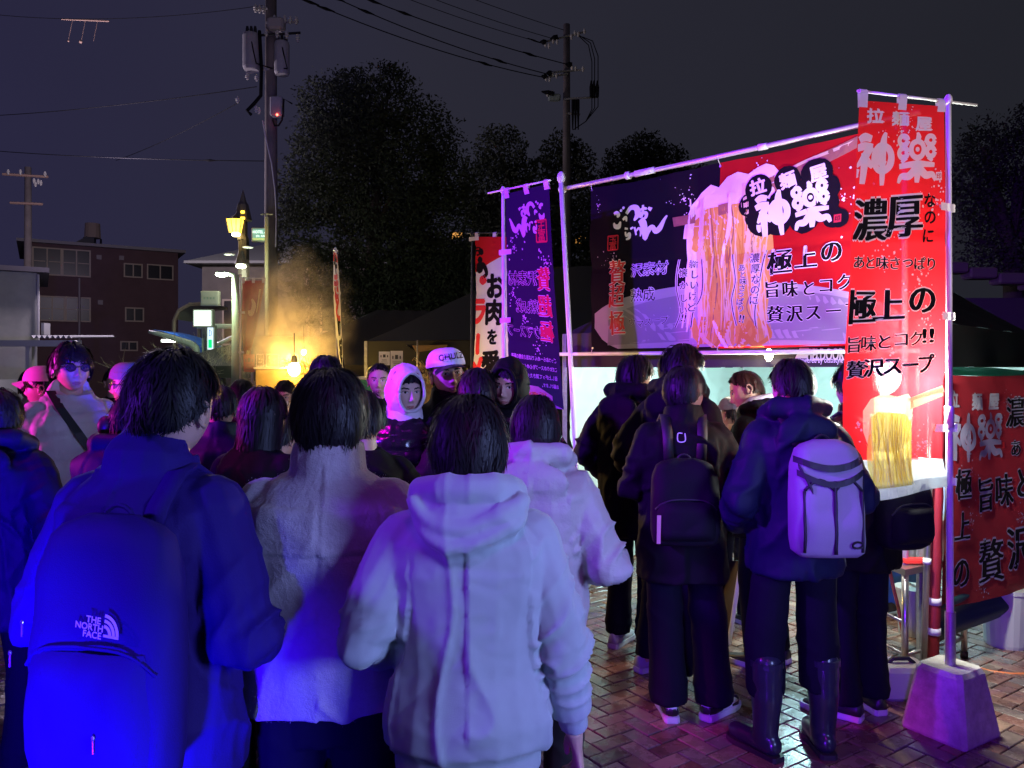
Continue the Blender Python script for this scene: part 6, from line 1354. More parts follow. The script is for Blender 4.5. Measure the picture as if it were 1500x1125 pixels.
        cr = 1 - np.abs(vnoise(np.stack([co[:, 0] * 9 + z * 9 * np.sign(co[:, 0]) + 2 * wv, co[:, 1] * 9, z * 5 - 3 * co[:, 0]], 1), 1., sd + 21)); d = d - .0018 * cr ** 7 + .003 * (1 - np.abs(vnoise(np.stack([co[:, 0] * 14, co[:, 1] * 14, z * 26 + 9 * co[:, 0]], 1), 1., sd + 23))) ** 5 * np.clip(vnoise(Pn, 3, sd + 25), 0, 1)
        if hemband: d = d * np.where((z < hem + .06) & ~arm, .3, 1)
        return d * foldamp
    me = remesh(m, vox, sm_, 'jacket', disp); jk = link_mesh({'hoodie': 'hoodie', 'fleece': 'fleece_jacket', 'puffer': 'padded_jacket'}.get(top, 'jacket'), me, topm, root)
    if top == 'fleece':                                      # short pile standing on the cloth
        co = get_co(me); nn = np.empty(len(co) * 3); me.vertices.foreach_get('normal', nn); nn = nn.reshape(-1, 3); rs = np.random.RandomState(3); ix = rs.randint(0, len(co), 9000); ix = ix[co[ix, 1] < .10]; n_ = len(ix)
        B_ = co[ix] + rs.normal(size=(n_, 3)) * .003; Dv = nn[ix] + rs.normal(size=(n_, 3)) * .45 + np.array([0, 0, -.5]); Dv /= np.linalg.norm(Dv, axis=1)[:, None]; Sv = np.cross(Dv, rs.normal(size=(n_, 3))); Sv /= np.linalg.norm(Sv, axis=1)[:, None]
        V3 = np.stack([B_ - Sv * .0011 - nn[ix] * .001, B_ + Sv * .0011 - nn[ix] * .001, B_ + Dv * rs.uniform(.0006, .0016, size=(n_, 1))], 1).reshape(-1, 3)
        pm = bpy.data.meshes.new('fleece_pile'); pm.vertices.add(n_ * 3); pm.vertices.foreach_set('co', V3.ravel()); pm.loops.add(n_ * 3); pm.loops.foreach_set('vertex_index', np.arange(n_ * 3)); pm.polygons.add(n_); pm.polygons.foreach_set('loop_start', np.arange(0, n_ * 3, 3)); pm.polygons.foreach_set('loop_total', np.full(n_, 3)); pm.update()
        tag(link_mesh('fleece_pile', pm, topm, jk), kind='stuff')
    # --- trousers
    m = MB(); m.loft([[(.148 * math.cos(a) * kx, .108 * math.sin(a) * kx, z) for a in [2 * math.pi * i / 16 for i in range(16)]] for z, kx in ((.80, .95), (.90, 1.03), (1.0, 1.0), (1.05, .93))])
    LG_ = []
    for s, (fx, fy, fa) in zip((-1, 1), stance):
        hip = Vector((s * .088, 0, .88)); kn = Vector(((s * .095 + fx) / 2 + s * .006, fy * .5 + .022, .48)); an = Vector((fx, fy - .015, .085)); m.capsule([hip, hip.lerp(kn, .5), kn], [.092, .086, legr + .002], 14); m.tube([kn + Vector((0, 0, .03)), kn.lerp(an, .5), kn.lerp(an, .9) if shoes != 'boots' else kn.lerp(an, .5), an + Vector((0, 0, -.012 if shoes != 'boots' else .24))], [legr, legr * .98, legr * 1.02, legr * (1.04 if shoes != 'boots' else .85)], 14); LG_.append((kn, an))
    def dispt(co, nn):
        z = co[:, 2]; wv = vnoise(co, 6, sd); r = 1 - np.abs(vnoise(np.stack([co[:, 0] * 4, co[:, 1] * 4 + wv * .3, z * 13 + co[:, 0] * 8], 1), 1., sd + 7)); k = .3 + 1.2 * np.exp(-((z - .5) / .1) ** 2) + 1.8 * np.exp(-((z - .12) / .09) ** 2) + 1.2 * np.exp(-((z - .85) / .08) ** 2)
        return .006 * (r ** 2 - .35) * k + .004 * wv
    vo2 = max(vox, .010); me = remesh(m, vo2, 3, 'trousers', dispt); link_mesh('trousers', me, pants or PANTS, root)
    # --- shoes
    for s, (fx, fy, fa) in zip((-1, 1), stance):
        Ms = Matrix.Translation((fx, fy - .015, 0)) @ Euler((0, 0, R(fa))).to_matrix().to_4x4(); 
        foot = [(-.085, .024, .0), (-.075, .036, .0), (-.03, .038, 0), (.05, .041, 0), (.12, .050, 0), (.165, .046, 0), (.195, .034, 0), (.21, .012, 0)]
        if shoes == 'boots':
            bo = MB(); bo.capsule([(0, -.01, .40), (0, -.01, .25), (0, -.004, .12), (0, .0, .075)], [.067, .066, .055, .052], 14); bo.capsule([(0, -.035, .058), (0, .05, .056), (0, .125, .046), (0, .165, .042)], [.046, .047, .047, .038], 14)
            me = remesh(bo, .009, 4, 'rubber_boot', lambda co, nn: .0035 * vnoise(np.stack([co[:, 0] * 9, co[:, 1] * 9, co[:, 2] * 26], 1), 1, sd)); me.transform(Ms @ Matrix.Scale(1.0, 4)); bt_ = link_mesh('rubber_boot', me, mat('boot_rubber', (.018, .02, .035), .28, coat=.3), root)
            so = MB(); so.loft([[(x * 1.05, y, z) for x, y in [(-wx, yy) for yy, wx, _ in foot] + [(wx, yy) for yy, wx, _ in reversed(foot)]] for z in (0, .022)], M=Ms); link_mesh('sole', so.mesh('sole'), mat('boot_sole', (.02, .02, .02), .6), bt_)
            tr_ = MB(); tr_.tube([(0, -.01, .392), (0, -.01, .418)], .071, 18, M=Ms); link_mesh('boot_cuff', tr_.mesh('c'), mat('boot_rubber'), bt_, smooth=False); continue
        so = MB(); so.loft([[(x * k, y * (k * .5 + .5), z) for x, y in [(-wx, yy) for yy, wx, _ in foot] + [(wx, yy) for yy, wx, _ in reversed(foot)]] for z, k in ((0, .98), (.008, 1.04), (.030, 1.02))], M=Ms)
        u_p = MB(); rings = []
        for yy, wx, h in ((-.082, .028, .085), (-.06, .034, .095), (-.02, .036, .094), (.03, .037, .088), (.075, .042, .070), (.12, .044, .056), (.165, .038, .046), (.195, .022, .038)):
            rings.append([(math.cos(a) * wx, yy, .028 + max(0, math.sin(a)) ** .8 * (h - .028)) if 0 <= a <= math.pi + .01 else (math.cos(a) * wx, yy, .026) for a in [math.pi * i / 9 for i in range(10)]])
        u_p.loft(rings, M=Ms); u_ob = link_mesh('shoe', u_p.mesh('shoe'), shoem or mat('dark_leather', (.02, .02, .022), .4), root, smooth=True); 
        link_mesh('sole', so.mesh('sole'), mat('rubber_white', (.55, .55, .56), .6) if (shoes != 'dark') else mat('boot_sole', (.02, .02, .02), .6), u_ob)
        if shoes == 'dunk':
            dk = mat('shoe_black_panel', (.012, .012, .013), .35)
            for (pts_, wd_) in ((((-.086, .07), (-.088, .045)), .02),):
                pn = MB(); rr = []
                for z0, z1 in ((.034, .060),): 
                    rr = [[(k * wx * 1.05, yy, z) for (yy, wx) in ((-.084, .004), (-.080, .028), (-.05, .0365), (-.02, .0385))] for z in (z0, z1) for k in ()]
                pn.tube([(-.041, .02, .045), (-.039, -.04, .052), (-.028, -.078, .055), (0, -.090, .056), (.028, -.078, .055), (.039, -.04, .052), (.041, .02, .045)], [.006, .015, .017, .017, .017, .015, .006], 6, M=Ms, flat=.25)
                pn.tube([(-.045, .10, .040), (-.044, .15, .036), (-.024, .195, .034), (.0, .212, .034), (.024, .195, .034), (.044, .15, .036), (.045, .10, .040)], [.006, .010, .010, .010, .010, .010, .006], 6, M=Ms, flat=.3)
                pn.tube([(0, -.02, .105), (0, .05, .094), (0, .10, .070)], [.012, .014, .012], 6, M=Ms); link_mesh('overlay_panel', pn.mesh('p'), dk, u_ob)
                for sg in (-1, 1):
                    sw_ = MB(); sw_.tube([(sg * .0395, -.035, .062), (sg * .043, .02, .050), (sg * .047, .065, .052), (sg * .044, .09, .066)], [.002, .006, .007, .002], 5, M=Ms, flat=.4); link_mesh('curved_stripe', sw_.mesh('s'), dk if sg < 0 else dk, u_ob)
        if sock: sk_ = MB(); sk_.tube([(0, -.02, .06), (0, -.02, .125)], [.042, .040], 12, M=Ms); link_mesh('sock', sk_.mesh('s'), sock, root, smooth=True)
    # --- body (skin)
    piv = A((0, -.006, 1.475)); hd = Matrix.Translation(piv + Vector((hoff[0], hoff[1], 0))) @ Euler((R(head[1]), R(head[2]), R(head[0])), 'ZXY').to_matrix().to_4x4() @ Matrix.Translation((0, .022, .130))
    bd = MB(); add_head(bd, hd, face or lod < 0, True)
    bd.mat = 0; nk = hd @ Vector((0, -.022, -.075)); bd.tube([A((0, -.01, 1.40)), A((0, -.012, 1.46)), nk.lerp(A((0, -.012, 1.46)), .35), nk], [.066, .060, .055, .054], 16)
    bd.tube([A((0, 0, .92)), A((0, 0, 1.2)), A((0, 0, 1.42))], [.10, .10, .07], 10)
    for kn, an in LG_: bd.tube([Vector((kn.x * .9, 0, .86)), kn, an], [.06, .045, .034], 8)
    for i, s in enumerate((-1, 1)):
        sh, el, wp, r0 = AR[i]; bd.tube([sh, el, wp], [.04, .036, .028], 8)
        if hands[i]:
            dv = (wp - el).normalized(); z_ = -dv; fy = Vector((0, 1, 0)) if abs(dv.y) < .7 else Vector((-s * .3, 0, 1)); y_ = (fy - z_ * fy.dot(z_)).normalized(); x_ = y_.cross(z_)
            Mx = Matrix((x_, y_, z_)).transposed().to_4x4(); Mx.translation = wp + dv * (r0 - .012 if not isinstance(hands[i], float) else hands[i])
            if s < 0: Mx = Mx @ Matrix.Scale(-1, 4, (1, 0, 0))
            Hc = [tuple(Mx @ Vector(c)) for c in _hco]; bd.add(Hc, [f_[::-1] for f_ in _hfa] if s < 0 else _hfa)
    bdo = link_mesh('body', bd.mesh('body'), [skinm, lipm, eyew, iris, hair_m], root, smooth=True)
    # --- hair, hats, hood
    if hairs: hb = make_hair(hairs, nhair, sd, hd, part, mess, wd=.62 if lod < 2.4 else 1.0 if lod < 3.6 else 1.6); hm_ = link_mesh('hair', hb.mesh('hair'), hairm or hair_m, root)
    if hairs == 'bun':
        mb_ = MB(); mb_.ell((0, -.118, -.02), (.032, .028, .040), 14, 10, hd); link_mesh('hair_bun', mb_.mesh('b'), hairm or hair_m, root, smooth=True)
    if hood == 'up':
        hm2 = MB(); fwd = hd.to_3x3()
        def hf(u, t, k=1.0):
            be = 2 * math.pi * u; al = R(44) + (math.pi - R(44)) * t; ra, rb_h, rc = .098 * k, .122 * k, .142 * k
            p = Vector((ra * math.sin(al) * math.cos(be), rb_h * math.cos(al) * 1.05 - .002, rc * math.sin(al) * math.sin(be))); n = .007 * math.sin(7 * be + 4 * al + sd) * math.sin(al)
            if p.z < 0: p.y += .02 * (p.z / .15); p.x *= 1 + .10 * (-p.z / .15)
            else: p.y -= .012 * t; 
            fz = .05 * (1 - abs(math.sin(be * 2.5 + 3.3 * al + sd))) ** 3 + .035 * (1 - abs(math.sin(be * 4 - 2.1 * al + sd * 2))) ** 4
            return p * (1 + n * 3 + fz * math.sin(al))
        hm2.grid(lambda u, t: hf(u, t), 72, 30, True, hd); hm2.grid(lambda u, t: hf(u, 1 - t, .955), 72, 30, True, hd)
        hm2.tube([hf(u, 0, .98) for u in [i / 32 for i in range(33)]], .009, 6, M=hd)
        hm2.loft([[A((math.cos(a) * rr, math.sin(a) * rr * .9 - .008, z)) for a in [2 * math.pi * i / 20 for i in range(20)]] for z, rr in ((1.43, .115), (1.48, .100), (1.53, .088), (1.555, .080))], cap=False)
        link_mesh('hood', hm2.mesh('hood'), hoodm or topm, root, smooth=True)
    if hat:
        kind, hmt = hat; ht = MB()
        ht.grid(lambda u, t: (.098 * math.cos(2 * math.pi * u) * math.cos(t * math.pi / 2) ** .6, .116 * math.sin(2 * math.pi * u) * math.cos(t * math.pi / 2) ** .6 - .004, .040 + .093 * math.sin(t * math.pi / 2)), 28, 12, True, hd)
        ho = link_mesh('cap' if kind == 'cap' else 'beanie' if kind == 'beanie' else 'cap', ht.mesh('cap'), hmt, root, smooth=True)
        if kind in ('cap', 'sidecap'):
            br = MB(); br.grid(lambda u, t: (math.sin((u - .5) * 2.3) * (.092 + .004 * t), .100 + .070 * t * math.cos((u - .5) * 2.6) - .045 * (1 - math.cos((u - .5) * 2.3)), .046 - .016 * t - .030 * (abs(u - .5) * 2) ** 2 * 1), 18, 6, False, hd)
            br.grid(lambda u, t: (math.sin((u - .5) * 2.3) * (.092 + .004 * t), .100 + .070 * t * math.cos((u - .5) * 2.6) - .045 * (1 - math.cos((u - .5) * 2.3)), .042 - .016 * t - .030 * (abs(u - .5) * 2) ** 2 * 1), 18, 6, False, hd); link_mesh('brim', br.mesh('brim'), extra.get('brim', hmt) if extra else hmt, ho, smooth=True)
        else:
            cf = MB(); cf.tube([hd @ Vector((0, -.003, .034)), hd @ Vector((0, -.003, .072))], [.104, .106], 26); link_mesh('folded_cuff', cf.mesh('c'), hmt, ho)
        if extra and extra.get('captext'):
            f = Flat(); f.text(extra['captext'], 0, 0, .042, 0, .03, 1, .05, 1)
            def cs(u, v): a = u / .108; return hd @ Vector((math.sin(a) * .103, math.cos(a) * .120 - .004 - v * .15, .082 + v)), (hd.to_3x3() @ Vector((math.sin(a), math.cos(a), .25))).normalized()
            f.build('cap_lettering', [mat('cap_ink', (.01, .01, .012), .6)], lambda u, v: cs(-u, v), None, .02).parent = ho
    if mask:
        mk = MB(); mk.grid(lambda u, t: (lambda a: (math.sin(a) * (.066 - .012 * t), math.cos(a) * (.100 + .012 * math.sin(math.pi * t) - .012 * t) + .004, -.028 - .072 * t))((u - .5) * 2.5), 20, 10, False, hd); link_mesh('face_mask', mk.mesh('mask'), mat('mask_white', (.75, .74, .76), .7, trans=.2), root, smooth=True)
    if glasses:
        gm = MB()
        for s in (-1, 1):
            gm.tube([(s * .032 + .021 * math.cos(a), .104, -.001 + .016 * math.sin(a)) for a in [2 * math.pi * i / 16 for i in range(17)]], .0026, 5, M=hd)
            gm.tube([(s * .053, .102, .004), (s * .074, .06, .006), (s * .076, -.01, .002)], .0022, 5, M=hd)
        gm.tube([(-.011, .106, .003), (.011, .106, .003)], .0022, 5, M=hd); go = link_mesh('glasses', gm.mesh('g'), mat('glasses_frame', (.03, .02, .03), .3), root)
        for s in (-1, 1): ln = MB(); ln.tube([(s * .032, .103, -.001), (s * .032, .105, -.001)], [.02, .02], 14, M=hd); link_mesh('lens', ln.mesh('l'), mat('dark_lens', (.05, .03, .07), .08, clear=.45, spec=.8), go)
    return root, hd, A
PANTS = mat('navy_trousers', (.006, .006, .013), .85, bump=.3, bscale=300, spec=.12)
def backpack(root, A, m_, w_=.15, z0=.95, z1=1.43, dep=.17, b=.04, trim=None, piping=False, name='backpack', pocket=True, x0=0.):
    """rounded rucksack on the back with straps over the shoulders"""
    yb = -.118 - b; bp_ = MB(); N_ = 28; K = [(0, .80, .75), (.04, .95, .95), (.15, 1.0, 1.0), (.5, 1.0, 1.0), (.78, .97, .88), (.92, .84, .66), (.985, .60, .40), (1.0, .35, .2)]
    wob = lambda x, z: .005 * math.sin(19 * z + 11 * x) + .004 * math.sin(37 * z - 23 * x + 1) + .004 * math.sin(41 * x + 9 * z)
    def ring(t, kx, ky): z = z0 + (z1 - z0) * t; return [A((x0 + math.copysign(abs(math.cos(a)) ** .55, math.cos(a)) * w_ * kx, yb - dep * .5 + .015 * t + math.copysign(abs(math.sin(a)) ** .6, math.sin(a)) * dep * .5 * ky - (wob(math.cos(a) * w_, z) * min(1, 3 * -math.sin(a)) if math.sin(a) < 0 else 0), z)) for a in [2 * math.pi * i / N_ for i in range(N_)]]
    tt = np.linspace(0, 1, 26); kx = np.interp(tt, [k[0] for k in K], [k[1] for k in K]); ky = np.interp(tt, [k[0] for k in K], [k[2] for k in K])
    bp_.loft([ring(t, a, c) for t, a, c in zip(tt, kx, ky)]); o = link_mesh(name, bp_.mesh(name), m_, root, smooth=True)
    def surfy(x, z):                                       # outer face of the sack at height z
        t = (z - z0) / (z1 - z0); kx_ = np.interp(t, [k[0] for k in K], [k[1] for k in K]); ky_ = np.interp(t, [k[0] for k in K], [k[2] for k in K]); c = min(.999, abs(x - x0) / (w_ * kx_)); co_ = c ** (1 / .55); return A((x, yb - dep * .5 + .015 * t - (max(0, 1 - co_ ** 2) ** .5) ** .6 * dep * .5 * ky_ - abs(wob(math.copysign(c, x - x0) * w_, z)) * .6, z))
    tm = trim or m_
    if pocket:
        pk = MB(); pz0, pz1 = z0 + .03, z0 + (z1 - z0) * .52
        pk.grid(lambda u, t: surfy(x0 + (u - .5) * w_ * 1.75 * (1 - .12 * t ** 4), pz0 + (pz1 - pz0) * t) + Vector((0, -.030 * min(1, 5 * min(u, 1 - u)) ** .5 * min(1, 5 * min(t, 1 - t)) ** .5, 0)), 22, 16); link_mesh('front_pocket', pk.mesh('pocket'), m_, o, smooth=True)
        zp = MB(); zp.tube([surfy(x0 + (u - .5) * w_ * 1.8, pz1 + .012 - .05 * (2 * u - 1) ** 4) + Vector((0, -.004, 0)) for u in np.linspace(0, 1, 14)], .004, 6); link_mesh('zip', zp.mesh('zip'), tm, o)
    for s in (-1, 1):
        st_ = MB(); P_ = [A((x0 * .6 + s * .075, yb + .004, z1 - .03)), A((x0 * .5 + s * .082, -.098 - b * .9, 1.41)), A((x0 * .3 + s * .088, -.055 - b * .5, 1.445 + b * .45)), A((s * .092, -.01, 1.455 + b * .5)), A((s * .098, .06, 1.42 + b * .4)), A((s * .102, .112 + b, 1.30)), A((s * .12, .10 + b, 1.15)), A((s * .15, .02, 1.05))]
        Wd = Vector((.024, 0, 0)); vs = []
        for p in P_: 
            out = (p - A((0, 0, p.z))); up_ = Vector((0, 0, 1)) if p.z > 1.44 else Vector((0, out.y, 0)).normalized() if abs(out.y) > .01 else Vector((1, 0, 0)); vs.append([p - Wd, p + Wd, p + Wd + up_ * .012, p - Wd + up_ * .012])
        st_.loft(vs); link_mesh('shoulder_strap', st_.mesh('strap'), tm, o, smooth=True)
    hd_ = MB(); hd_.tube([A((x0 - .035 * math.cos(t_), yb - .03, z1 - .02 + .035 * math.sin(t_))) for t_ in np.linspace(0, math.pi, 9)], .005, 6); link_mesh('carry_loop', hd_.mesh('loop'), tm, o)
    return o, surfy
# ================================================================== THE CROWD
blk = mat('black_shell', (.0035, .0035, .005), .75, bump=.35, bscale=220, spec=.16)
blk2 = mat('black_gloss_nylon', (.010, .010, .012), .22, bump=.35, bscale=60, coat=.25)
nvy = mat('navy_shell', (.005, .007, .030), .6, bump=.3, bscale=200, spec=.2)
nvy_d = mat('dark_navy_coat', (.020, .008, .13), .75, bump=.4, bscale=240, spec=.15)
fle = mat('cream_fleece', (.37, .34, .37), .95, bump=.8, bscale=350, sheen=.4, vary=.06, vscale=60, bump2=.3, b2scale=90)
hoo = mat('grey_sweatshirt', (.37, .43, .46), .9, bump=.45, bscale=700, sheen=.3, vary=.05, vscale=4)
wht = mat('offwhite_padding', (.46, .43, .46), .55, bump=.4, bscale=160, bump2=.5, b2scale=26)
crm = mat('cream_padding', (.52, .44, .43), .6, bump=.4, bscale=160, bump2=.4, b2scale=22)
whood = mat('white_hood_cloth', (.62, .60, .64), .8, bump=.4, bscale=300)
pnk = mat('pale_pink_cap', (.62, .40, .44), .8); gryb = mat('grey_knit', (.20, .21, .22), .9, bump=.8, bscale=250); wcap = mat('white_cap_cloth', (.70, .69, .72), .75)
gbag = mat('pale_grey_bag', (.27, .26, .28), .75, bump=.6, bscale=500, vary=.05, vscale=8); btrim = mat('black_webbing', (.012, .012, .014), .6)
blkb = mat('black_bag_nylon', (.005, .005, .008), .75, bump=.5, bscale=350, spec=.15)
sneak = mat('pale_sneaker', (.42, .41, .44), .6, bump=.3, bscale=60); dunkw = mat('white_leather', (.62, .62, .63), .45)
skinc = mat('skin')
def local_text(root, lines, M, size, ink, name='chest_lettering', offset=.03, lh=1.0, align=None, extra=None):
    f = Flat()
    for i, t in enumerate(lines): f.text(t, 0 if not align else align[i], -i * size * lh, size, 0, offset, 1, 0, 1)
    if extra: extra(f)
    rot = M.to_3x3(); n = rot @ Vector((0, 0, 1))
    o = f.build(name, [ink], lambda u, v: (M @ Vector((u, v, 0)), n), None, .2); o.parent = root; return o
def back_frame(p, tilt=0., spin=0.):
    """a frame on the back of a figure: u to the wearer's right, v up, facing backwards"""
    M = Matrix(((1, 0, 0), (0, 0, -1), (0, 1, 0))).to_4x4(); M.translation = p; return M @ Euler((tilt, 0, spin)).to_matrix().to_4x4()

# ---------- the three nearest backs
r, hd, A = person('person in a dark jacket with a black branded rucksack, nearest at the left', 228, 1.75, 1.73, -12, (4, 1, 3), (((.27, -.05, 1.13), (.10, .22, 1.08)), ((.26, -.03, 1.12), (.16, .22, 1.02))), 'coat', nvy_d, .78, .045, collar=1.50, nhair=9000, hairs='short', hoff=(.03, .0), w=1.0, mess=1.0, face=False, legr=.085, foldamp=.9)
o, sf = backpack(r, A, mat('rucksack_nylon', (.020, .008, .13), .75, spec=.15, bump=.5, bscale=350), .158, .88, 1.40, .13, .03, mat('rucksack_nylon'), x0=.05)
px_, pz_ = .085, 1.215
p = sf(px_, pz_) + Vector((0, -.006, 0))
def dome(f):
    for k, rr in enumerate((.030, .022, .014)): f.brush([(.012 + .0 + rr * math.cos(a), -.026 + rr * math.sin(a) * 1.25) for a in [R(90 - 9 * i) for i in range(11)]], .0062, 0, 1)
    f.brush([(.012, -.026), (.045, -.026)], .005, 0, 1)
badge = local_text(o, ['THE', 'NORTH', 'FACE'], back_frame(p, -.02, -.10), .0175, mat('badge_white', (.75, .75, .78), .6), 'bag_lettering', .03, .80, [-.012, -.020, -.012], dome)
for (dx, dz) in ((-.135, 1.13), (.10, 1.01), (-.11, 1.19)):
    z_ = MB(); p = sf(dx, dz) + Vector((0, -.034, 0)); z_.tube([p, p + Vector((.003, -.003, -.026))], .0022, 6); z_.ell(p, (.004, .003, .006), 8, 6); link_mesh('zip_puller', z_.mesh('z'), steel, o)

r, hd, A = person('person in a cream fleece jacket seen from behind, left of the grey hoodie', 482, 1.95, 1.685, 3, (4, -2, 0), (((.262, -.04, 1.14), (.15, .22, 1.02)), ((.262, -.04, 1.14), (.15, .20, 1.02))), 'fleece', fle, .885, .040, collar=1.545, nhair=8000, hairs='bowl', w=1.08, mess=.7, seams=(('z', 1.285, -.3, .3), ('x', .0, 1.22, 1.50)), legr=.095, foldamp=.75)
r, hd, A = person('person in a grey hoodie seen from behind in the centre foreground', 686, 1.80, 1.625, 2, (5, -4, 1), (((.262, -.07, 1.16), (.205, .19, 1.045)), ((.240, -.03, 1.14), (.275, .05, .905))), 'hoodie', hoo, .835, .036, hood='down', nhair=9000, hairs='mop', w=1.02, hands=(True, True), hemband=True, mess=1.0, foldamp=1.0, legr=.09)
# chain bracelet on the left wrist of the hoodie wearer
e_, wr = Vector((-.262, -.07, 1.16)), Vector((-.225, .19, 1.045)); dv = (wr - e_).normalized(); c0 = wr + dv * .075
br = MB(); s1 = dv.orthogonal().normalized(); s2 = dv.cross(s1)
for i in range(14): a = 2 * math.pi * i / 14; pc = c0 + (s1 * math.cos(a) + s2 * math.sin(a)) * .032; br.ell(pc, (.005, .005, .005), 6, 4)
link_mesh('bracelet', br.mesh('bracelet'), steel, r)

# ---------- white padded jacket
r, hd, A = person('woman in an off-white padded jacket with black bobbed hair', 783, 2.65, 1.60, -6, (-6, -8, 0), (((.27, -.05, 1.12), (.18, .2, 1.06)), ((.30, -.05, 1.13), (.22, .17, 1.08))), 'puffer', wht, .80, .060, hood='puffdown', hairs='bob', nhair=2600, quilt=0, mess=.4, foldamp=1.5, w=.95, pants=mat('black_trousers', (.010, .010, .012), .8))
# ---------- middle rows looking back or sideways
r, hd, A = person('young man with a white hood up under a glossy black padded jacket', 592, 3.95, 1.70, 190, (18, -3, 0), ('pocket', 'pocket'), 'puffer', blk2, .80, .05, hood='up', hoodm=whood, hairs='fringe', nhair=500, face=True, skinm=skin_pale, quilt=.085)
r, hd, A = person('man in a white lettered cap with a black brim and a black coat', 657, 4.05, 1.79, 190, (12, 2, 6), ('pocket', 'front'), 'coat', blk, .72, .04, hairs='crop', nhair=300, face=True, hat=('cap', wcap), extra={'captext': 'CHULZ', 'brim': btrim}, collar=True)
r, hd, A = person('man with a black hood up looking out beside the dark navy flag', 747, 3.9, 1.735, 178, (-16, -6, 0), ('pocket', 'pocket'), 'puffer', blk2, .80, .045, hood='up', hoodm=blk, hairs='fringe', nhair=400, face=True, quilt=.09)
person('dark haired person with back turned between the white cap and the black hood', 700, 3.75, 1.69, 10, (8, -6, 0), ('pocket', 'pocket'), 'coat', blk, .75, .04, hairs='mop', nhair=1100, collar=True)
person('person with short black hair behind the cream fleece wearer', 478, 4.3, 1.76, 20, (0, 0, 0), ('pocket', 'pocket'), 'coat', blk, .75, .03, hairs='short', nhair=800)
person('man whose dark hair and brow show just left of the white hood', 556, 5.6, 1.73, 185, (0, 0, 0), ('pocket', 'pocket'), 'coat', blk, .75, .03, hairs='crop', nhair=400, face=True)
person('dark haired person with a pink lit ear left of the white hood', 533, 3.15, 1.60, 15, (-10, -10, 0), ('pocket', 'pocket'), 'coat', blk, .75, .03, hairs='mop', nhair=1100)
person('woman with long straight black hair behind the left shoulder of the fleece', 378, 3.1, 1.62, -15, (-20, -5, 0), ('front', 'front'), 'coat', blk, .7, .03, hairs='long', nhair=1800, w=.92, mess=.3)
person('woman with long black hair farther back below the limp red flag', 355, 5.0, 1.62, 12, (10, 0, 0), ('pocket', 'pocket'), 'coat', blk, .7, .03, hairs='long', nhair=700, w=.92, mess=.3)
person('woman with a fringe and a white face mask below the warm bulb', 418, 5.6, 1.60, 180, (0, 0, 0), ('front', 'front'), 'coat', mat('beige_coat', (.30, .24, .20), .8), .75, .03, hairs='fringe', nhair=500, face=True, mask=True, skinm=skin_pale, w=.9)
r, hd, A = person('short woman with a hair clip and pale straps across her dark top', 402, 3.35, 1.50, -8, (-5, -14, 0), ('front', 'front'), 'coat', mat('mauve_knit', (.17, .13, .22), .9, bump=.7, bscale=200), .75, .02, hairs='bun', hairm=hair_m, nhair=1000, w=.92)
cl_ = MB()
for s in (-1, 1):
    for k in range(4): cl_.tube([hd @ Vector((s * .012, -.125, .03)), hd @ Vector((s * (.02 + .008 * k), -.150, .018 - .014 * k)), hd @ Vector((s * .008, -.158, .0 - .016 * k))], .0025, 5)
link_mesh('hair_clip', cl_.mesh('clip'), steel, r)
for s in (-1, 1):
    s_ = MB(); s_.loft([[A((s * .075 - .028, y, z)), A((s * .075 + .028, y, z)), A((s * .075 + .028, y - .006, z + .004)), A((s * .075 - .028, y - .006, z + .004))] for y, z in ((-.02, 1.475), (-.10, 1.45), (-.155, 1.36), (-.16, 1.2), (-.16, 1.0))]); link_mesh('bag_strap', s_.mesh('s'), mat('lilac_strap', (.42, .38, .50), .7), r)

# ---------- left edge group
r, hd, A = person('man in tinted glasses and a cream padded jacket at the left', 104, 4.05, 1.82, 228, (-2, 3, 0), ('pocket', 'bent'), 'puffer', crm, .80, .055, collar=1.50, hairs='mop', nhair=1500, face=True, glasses=True, quilt=.12, hairm=mat('dark_brown_hair', (.02, .010, .012), .4, spec=.6))  # hair in one even dark brown
sgb = MB(); sgb.loft([[A((x - .012, y, z)), A((x + .03, y, z)), A((x + .03, y + .006, z)), A((x - .012, y + .006, z))] for x, y, z in ((.09, .02, 1.50), (.08, .12, 1.42), (.02, .185, 1.30), (-.06, .20, 1.16), (-.14, .19, 1.02))]); link_mesh('bag_strap', sgb.mesh('s'), btrim, r)
person('older person in a pale pink cap at the left behind the padded jacket', 68, 4.6, 1.70, 120, (-20, 0, 0), ('pocket', 'pocket'), 'coat', blk, .75, .03, hairs='crop', nhair=300, face=True, hat=('cap', pnk), glasses=True)
person('person in a black coat cut by the left edge of the picture', -2, 3.2, 1.60, 5, (15, 0, 0), ('pocket', 'pocket'), 'coat', nvy, .7, .06, hairs='mop', nhair=1000, collar=True, hood='puffdown')
person('woman with tied up reddish brown hair and a navy hood behind the nearest rucksack', 192, 2.85, 1.61, -30, (-28, -6, 0), ('pocket', 'pocket'), 'coat', nvy, .75, .05, hood='puffdown', hairs='bun', hairm=hair_br, nhair=1600, face=True)
person('man in a grey beanie and glasses half hidden behind the nearest head', 196, 4.4, 1.72, 110, (0, 0, 0), ('pocket', 'pocket'), 'coat', blk, .75, .03, hairs='crop', nhair=300, face=True, hat=('beanie', gryb), glasses=True)
person('dim man looking aside behind the grey beanie', 168, 6.5, 1.70, 200, (20, 0, 0), ('pocket', 'pocket'), 'coat', blk, .75, .03, hairs='short', nhair=400, face=True)
person('dark haired person standing behind the pale pink cap', 46, 5.4, 1.68, 20, (0, 0, 0), ('pocket', 'pocket'), 'coat', blk, .75, .03, hairs='short', nhair=400)
